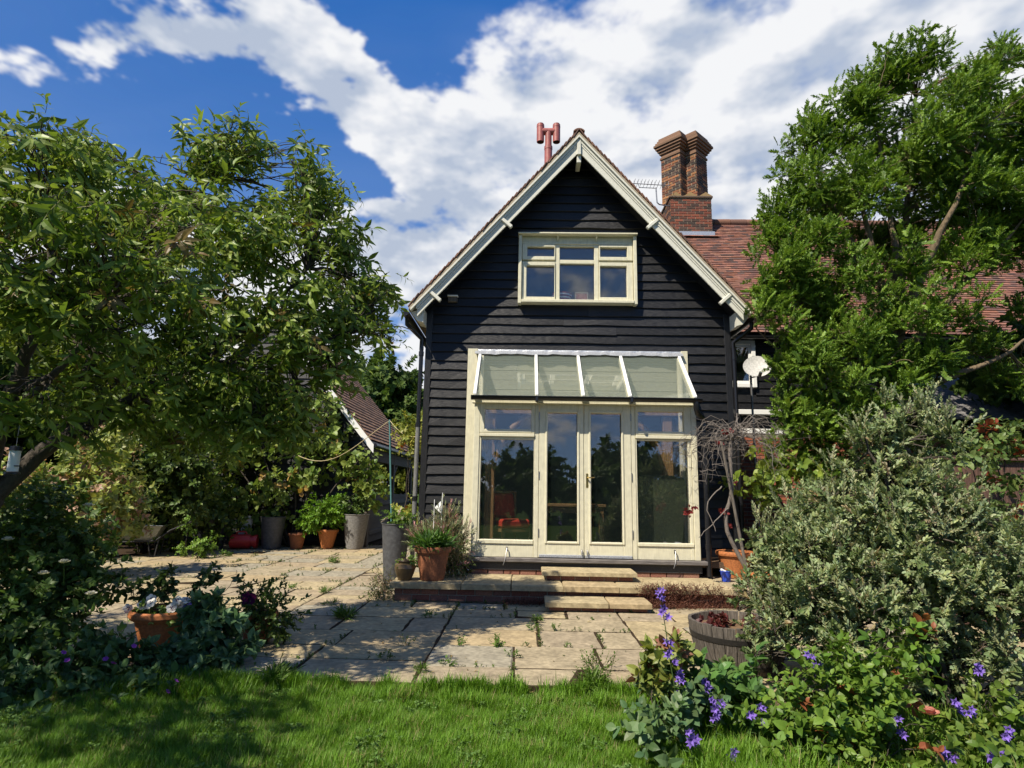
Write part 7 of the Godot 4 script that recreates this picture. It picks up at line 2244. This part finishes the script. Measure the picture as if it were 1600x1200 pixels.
func build_flowers() -> void:
	var r := RandomNumberGenerator.new()
	r.seed = 4242
	var C := Color(0.27, 0.17, 0.62)
	# bellflower stems: foot, top, then the flower clusters seen along each
	var lot := "violet bellflower stems by the rose"
	for q in [
		[[1066, 1140], [1028, 912], [[1031, 925], [1030, 934], [1039, 962], [1036, 950], [1044, 1002], [1041, 1022], [1052, 1035]], 5.75, "tallest violet bellflower spike rising before the paving"],
		[[1075, 1160], [1064, 1045], [[1066, 1060], [1062, 1052]], 5.7, ""], [[1060, 1170], [1056, 1080], [[1057, 1087], [1060, 1094]], 5.7, ""], [[1112, 1160], [1102, 1062], [[1104, 1072], [1100, 1068]], 5.7, ""],
		[[1118, 1180], [1114, 1080], [[1110, 1095], [1116, 1105], [1121, 1112], [1115, 1120], [1125, 1098]], 5.8, ""], [[1082, 1230], [1075, 1135], [[1074, 1142], [1082, 1152], [1079, 1160], [1086, 1158]], 6.0, ""], [[1146, 1230], [1145, 1168], [[1145, 1176], [1142, 1182]], 6.0, ""],
		[[1180, 1180], [1187, 1100], [[1187, 1107], [1171, 1117], [1191, 1129]], 5.8, ""], [[1272, 1120], [1265, 1020], [[1265, 1027], [1271, 1052], [1276, 1040]], 5.75, ""], [[1530, 1140], [1524, 1034], [[1525, 1042], [1528, 1048]], 5.8, ""],
		[[1402, 1220], [1400, 1112], [[1400, 1125], [1396, 1130], [1407, 1146]], 6.05, ""], [[1496, 1200], [1494, 1098], [[1494, 1109], [1490, 1100], [1516, 1112]], 5.9, ""], [[1556, 1260], [1554, 1168], [[1554, 1180], [1560, 1176], [1550, 1186]], 6.1, ""], [[1482, 1260], [1481, 1168], [[1481, 1180], [1474, 1176], [1488, 1182]], 6.1, ""], [[1574, 1220], [1571, 1140], [[1571, 1150], [1576, 1144]], 6.0, ""]]:
		var z: float = q[3]
		var foot := at_z(q[0][0], q[0][1], z)
		foot.y = -0.09
		var top := at_z(q[1][0], q[1][1], z)
		var t := thing("bellflower", q[4] if q[4] else "violet bellflower stem among the roses and grass", "flower", Vector3.ZERO, 0.0, "" if q[4] else lot)
		var s := Shape.new()
		s.tint = Color(0.10, 0.17, 0.05)
		limb(s, [foot, foot.lerp(top, 0.5) + Vector3(0.01, 0, 0), top], 0.0045, 0.002, r, 5, 0.03)
		for k in 9:
			var p := foot.lerp(top, 0.12 + 0.09 * k)
			s.tint = Color(0.08, 0.15, 0.04)
			s.leaf(p, Vector3(cos(k * 2.4), 0.35, sin(k * 2.4)), Vector3.UP, 0.06 * (1.1 - 0.08 * k), 0.014, 0.3)
		for k in 4:
			s.tint = Color(0.13, 0.19, 0.08)
			var p := foot.lerp(top, 0.9 + 0.025 * k)
			s.leaf(p, Vector3(cos(k * 2.4), 0.9, sin(k * 2.4)), Vector3.UP, 0.018, 0.008, 0.0)
		part("stem", s, mats.leaf, t)
		for f in q[2]:
			for k in 3:
				var p := at_z(f[0] + r.randf_range(-4, 4), f[1] + r.randf_range(-4, 4), z + r.randf_range(-0.02, 0.03))
				var o := part("bloom", bell(C, r), mats.petal, t)
				o.transform = Transform3D(aim(Vector3(r.randfn() * 0.6, r.randf_range(0.0, 0.5), 0.9), Vector3.UP, r.randf_range(0.75, 1.05)), p)
	# purple cranesbill blooms in the shaded bed
	for q in [[105, 1032], [99, 1020], [165, 1030], [177, 1037], [248, 1086], [275, 1064], [228, 1097], [209, 1010], [262, 1081]]:
		var p := at_z(q[0], q[1], 5.15)
		var t := thing("cranesbill_bloom", "small purple cranesbill flower in the shaded bed", "flower", p, 0.0, "purple cranesbill flowers")
		var s := Shape.new()
		for k in 5:
			var a := TAU * k / 5.0
			s.tint = Color(0.26, 0.06, 0.36) * r.randf_range(0.8, 1.2)
			s.leaf(Vector3.ZERO, Vector3(cos(a), 0.25, sin(a)), Vector3.UP, 0.020, 0.019, -0.1, 0.1, 0.6)
		var o := part("petal", s, mats.petal, t)
		o.rotation = Vector3(0.7, r.randf() * 3.0, r.randf_range(-0.4, 0.4))
		s = Shape.new()
		s.tint = Color(0.08, 0.13, 0.04)
		s.tube([Vector3.ZERO, Vector3(0.01, -0.06, -0.01), Vector3(0.0, -0.15, -0.02)], [0.0018, 0.0018, 0.0018], 4)
		part("stalk", s, mats.leaf, t)
	# two green seed heads by the barrel
	for q in [[1137, 1035], [1150, 1072]]:
		var t := thing("allium_head", "round green seed head on a stalk before the half barrel", "flower", at_z(q[0], q[1], 5.45), 0.0, "green seed heads before the barrel")
		var s := Shape.new()
		for k in 60:
			var u := Vector3(r.randfn(), r.randfn(), r.randfn()).normalized()
			s.tint = Color(0.16, 0.22, 0.07) * r.randf_range(0.7, 1.2)
			s.leaf(u * 0.006, u, Vector3.UP.cross(u) + Vector3(0.1, 0, 0), 0.042, 0.011, 0.0, 0.2, 0.75)
		part("head", s, mats.leaf_dull, t)
		s = Shape.new()
		s.tint = Color(0.10, 0.16, 0.05)
		s.tube([Vector3.ZERO, Vector3(0.0, -0.25, 0), Vector3(0.01, -0.45, -0.02)], [0.004, 0.004, 0.005], 6)
		part("stalk", s, mats.leaf, t)

func build_weeds() -> void:
	var r := RandomNumberGenerator.new()
	r.seed = 808
	# single weeds in the joints, where the photograph shows them
	for q in [[535, 962, "strap", 0.16, 0.75], [715, 1012, "herb", 0.07, 0.6], [775, 1010, "herb", 0.10, 0.6], [815, 968, "herb", 0.13, 0.5], [590, 1040, "herb", 0.07, 0.6], [655, 1046, "strap", 0.10, 0.45], [700, 1035, "herb", 0.08, 0.5], [822, 1025, "herb", 0.06, 0.6], [485, 1056, "herb", 0.09, 0.7], [670, 966, "strap", 0.08, 0.5],
		[830, 984, "herb", 0.08, 0.5], [870, 988, "herb", 0.07, 0.5], [526, 875, "herb", 0.16, 0.7], [345, 866, "herb", 0.14, 0.8], [520, 924, "strap", 0.10, 0.5], [458, 917, "herb", 0.08, 0.6], [508, 947, "strap", 0.09, 0.5], [930, 1040, "wisp", 0.16, 1.3], [905, 1070, "wisp", 0.14, 1.2], [960, 1075, "wisp", 0.12, 1.2], [630, 1008, "wisp", 0.08, 1.0], [455, 1068, "strap", 0.16, 0.8], [1000, 1092, "strap", 0.14, 0.7]]:
		var p := at_y(q[0], q[1] + 2, 0.0)
		var near := p + Vector3(9, 0, 0)                             # in the nearest joint
		for jt in joints:
			var c := Geometry2D.get_closest_point_to_segment(Vector2(p.x, p.z), jt[0], jt[1])
			if Vector2(near.x - p.x, near.z - p.z).length() > c.distance_to(Vector2(p.x, p.z)):
				near = Vector3(c.x, 0, c.y)
		p = near
		bush("joint_weed", {"strap": "narrow grass tuft growing in a joint of the paving", "herb": "leafy green weed growing in a joint of the paving", "wisp": "wiry thin stemmed weed at the paving edge"}[q[2]], "weed", [[p + Vector3(0, 0.01, 0), q[3] * 0.62, 0.3]], q[2], 1100.0, q[4] * 0.62, Color(0.06, 0.12, 0.018), Color(0.15, 0.25, 0.04), r.randi(), {"group": {"strap": "grass tufts in the paving joints", "herb": "leafy weeds in the paving joints", "wisp": "wiry weeds at the paving edge"}[q[2]], "droop": -0.9, "floor": -0.01})
	for q in [[288, 870, 790, -2.6], [322, 868, 835, -2.5], [310, 868, 845, -2.4]]:
		var p := at_z(q[0], q[1], q[3])
		p.y = 0.0
		var h := at_z(q[0], q[2], q[3]).y
		bush("tall_weed", "upright leafy weed on the patio before the dark planters", "weed", [[p + Vector3(0, 0.15, 0), 0.10, 1.2], [p + Vector3(0.02, maxf(h, 0.35) * 0.6, 0), 0.09, 1.6]], "herb", 420.0, 0.9, Color(0.12, 0.22, 0.03), Color(0.24, 0.38, 0.06), r.randi(), {"group": "upright weeds before the planters", "root": p, "stems": 2, "thick": 0.006, "floor": 0.0})
	# the rest, too small to count
	var xf := []
	var co := PackedColorArray()
	for k in 5200:
		var jt: Array = joints[r.randi() % joints.size()]
		var jp: Vector2 = jt[0].lerp(jt[1], r.randf())
		var x := jp.x
		var z := jp.y
		if absf(sin(x * 3.1) + sin(z * 2.3 + x)) < 0.75:
			continue
		xf.append(Transform3D(aim(Vector3(r.randfn() * 0.5, 1, r.randfn() * 0.5), Vector3(r.randfn(), 0.2, r.randfn()), r.randf_range(0.10, 0.36)), Vector3(x + r.randfn() * 0.007, -0.012, z + r.randfn() * 0.007)))
		co.append(Color(0.05, 0.09, 0.015).lerp(Color(0.15, 0.22, 0.05), r.randf()))
	var o := scatter("joint_growth", sprigs.herb_1, xf, co, mats.leaf, self, "stuff")
	tag(o, "tiny moss and seedlings in the paving joints", "weeds")
	# dry red-brown creeping sedum over the terrace edge beside the steps
	xf = []
	co = PackedColorArray()
	for k in 3200:
		var x := 1.50 + absf(r.randfn()) * 0.55
		if r.randf() < 0.3:
			x = r.randf_range(-0.2, 1.6)
		var u := r.randf()
		var p := Vector3(x, 0.005, 1.66 + absf(r.randfn()) * 0.09)
		if x > 1.4 and u < 0.6:
			p = Vector3(x, r.randf_range(0.0, 0.24), 1.66 + r.randf() * 0.09)
		if x > 3.3 or (x > 0.25 and x < 1.55 and p.z < 2.16 and p.z > 1.66 and p.y < 0.12):
			continue
		xf.append(Transform3D(aim(Vector3(r.randfn() * 0.8, 0.8, r.randfn() * 0.8 + 0.3), Vector3(r.randfn(), 0.2, r.randfn()), r.randf_range(0.3, 0.75)), p))
		co.append(Color(0.10, 0.038, 0.028).lerp(Color(0.24, 0.115, 0.075), r.randf()))
	o = scatter("dry_creeper", sprigs.wisp_1, xf, co, mats.leaf_dull, self, "stuff")
	tag(o, "dry red brown creeping growth at the terrace foot", "creeper")

func fallen_leaves() -> void:
	# dry leaves and petals blown over paving, steps and lawn
	var r := RandomNumberGenerator.new()
	r.seed = 515
	var l := Shape.new()
	l.leaf_fine(Vector3.ZERO, Vector3.UP, Vector3.BACK, 0.06, 0.026, 0.35, 0.35)
	var xf := []
	var co := PackedColorArray()
	for k in 420:
		var x := r.randf_range(-6.0, 1.9)
		var z := r.randf_range(-3.0, 6.4)
		if x > -1.75 and z < 1.75:
			continue
		var y := 0.006 if z < 4.8 else -0.05
		xf.append(Transform3D(aim(Vector3(r.randfn(), 0.05, r.randfn()), Vector3.UP, r.randf_range(0.4, 1.0)), Vector3(x, y, z)))
		co.append(Color(0.22, 0.14, 0.06).lerp(Color(0.34, 0.27, 0.12), r.randf()) if r.randf() < 0.7 else Color(0.12, 0.18, 0.04))
	var o := scatter("fallen_leaves", l.done(), xf, co, mats.leaf_dull, self)
	tag(o, "dry fallen leaves blown over the paving and lawn", "leaves")

func build_lawn() -> void:
	fallen_leaves()
	var r := RandomNumberGenerator.new()
	r.seed = 31
	var beds := setting("flower_bed")
	var s := Shape.new()
	for q in [[-6.5, -2.0, 4.9, 6.0, -2.0, -3.4], [0.95, 6.5, 4.9, 8.0, 1.1, 1.0]]:
		s.face([Vector3(q[0], -0.094, q[2]), Vector3(q[1], -0.094, q[2]), Vector3(q[1] if q[0] > 0 else q[5], -0.094, q[3]), Vector3(q[0] if q[0] < 0 else q[5], -0.094, q[3])], Vector3.UP)
	part("soil", s, mats.soil, beds)
	var blades := []
	for k in 3:
		var t := Shape.new()
		for b in 10:
			var f := r.randf_range(0.7, 1.25)
			t.tint = Color(f * r.randf_range(0.85, 1.2), f, f * 0.9)
			var a := r.randf() * TAU
			var base := Vector3(r.randf_range(-0.03, 0.03), 0, r.randf_range(-0.03, 0.03))
			var h := r.randf_range(0.05, 0.125)
			var l := Vector3(cos(a), 0, sin(a)) * h * r.randf_range(0.15, 0.75)
			var w := Vector3(-sin(a), 0, cos(a)) * 0.0019
			var m := base + Vector3.UP * h * 0.6 + l * 0.35
			var e := base + Vector3.UP * h * 0.95 + l
			t.quad(base - w, base + w, m + w * 0.85, m - w * 0.85)
			t.tri(m - w * 0.85, m + w * 0.85, e)
		blades.append(t.done())
	var xf := [[], [], []]
	var co := [PackedColorArray(), PackedColorArray(), PackedColorArray()]
	var patch := FastNoiseLite.new()
	patch.frequency = 1.1
	patch.seed = 6
	for zone in [[-3.6, 1.5, 4.90, 6.6, 36000], [-6.0, 3.0, 6.6, 9.5, 9000], [-6.0, -3.6, 4.92, 6.6, 2500], [1.5, 3.0, 5.2, 6.6, 2500]]:
		for k in zone[4]:
			var x := r.randf_range(zone[0], zone[1])
			var z := r.randf_range(zone[2], zone[3])
			var n := patch.get_noise_2d(x, z)
			var m := patch.get_noise_2d(x * 3.0 + 40.0, z * 3.0)
			var sc := 0.85 + 0.45 * n + 0.35 * m
			if z < 5.12:
				sc *= 1.35 + 0.6 * patch.get_noise_2d(x * 2.0, 9.0)
			if x > 0.95:
				sc *= 1.9                                          # uncut by the bed
			if sc < 0.3:
				continue
			var i := r.randi() % 3
			xf[i].append(Transform3D(Basis(Vector3.UP, r.randf() * TAU).scaled(Vector3(1, 1, 1) * clampf(sc, 0.35, 2.3)), Vector3(x, -0.102, z)))
			var c := Color(0.085, 0.190, 0.012).lerp(Color(0.180, 0.340, 0.030), clampf(0.5 + 0.5 * m + r.randfn() * 0.25, 0.0, 1.0))
			if r.randf() < 0.05 + 0.22 * clampf(patch.get_noise_2d(x * 1.7 - 30.0, z * 1.7) * 2.2 - 0.3, 0.0, 1.0):
				c = Color(0.30, 0.26, 0.11)
			co[i].append(c)
	# grass creeping over the edge of the paving
	for k in 2600:
		var x := r.randf_range(-3.2, 1.3)
		var n := patch.get_noise_2d(x * 2.6, 77.0)
		if n < -0.05 and x > -1.4:
			continue
		var i := r.randi() % 3
		xf[i].append(Transform3D(Basis(Vector3.UP, r.randf() * TAU).rotated(Vector3.RIGHT, -0.25).scaled(Vector3.ONE * r.randf_range(0.7, 1.45)), Vector3(x, -0.06 + r.randf_range(-0.03, 0.02), 4.93 - absf(r.randfn()) * 0.07 * (0.5 + n))))
		co[i].append(Color(0.085, 0.190, 0.012).lerp(Color(0.180, 0.340, 0.030), r.randf()))
	var lawn := Node3D.new()
	lawn.name = "lawn_grass"
	add_child(lawn)
	tag(lawn, "lush uneven lawn grass in sun and tree shade", "grass", "", "stuff")
	for i in 3:
		scatter("blades", blades[i], xf[i], co[i], mats.grass, lawn)
	# clover among the grass
	var cf := []
	var cc := PackedColorArray()
	for k in 9000:
		var x := r.randf_range(-3.4, 1.2)
		var z := r.randf_range(4.95, 7.0)
		if patch.get_noise_2d(x * 1.3 + 11.0, z * 1.3) < 0.12:
			continue
		cf.append(Transform3D(aim(Vector3(r.randfn() * 0.2, 1, r.randfn() * 0.2), Vector3(r.randfn(), 0.1, r.randfn()), r.randf_range(0.12, 0.24)), Vector3(x, r.randf_range(-0.07, -0.03), z)))
		cc.append(Color(0.09, 0.17, 0.035).lerp(Color(0.17, 0.28, 0.07), r.randf()))
	scatter("clover", sprigs.palm_1, cf, cc, mats.leaf_dull, lawn)
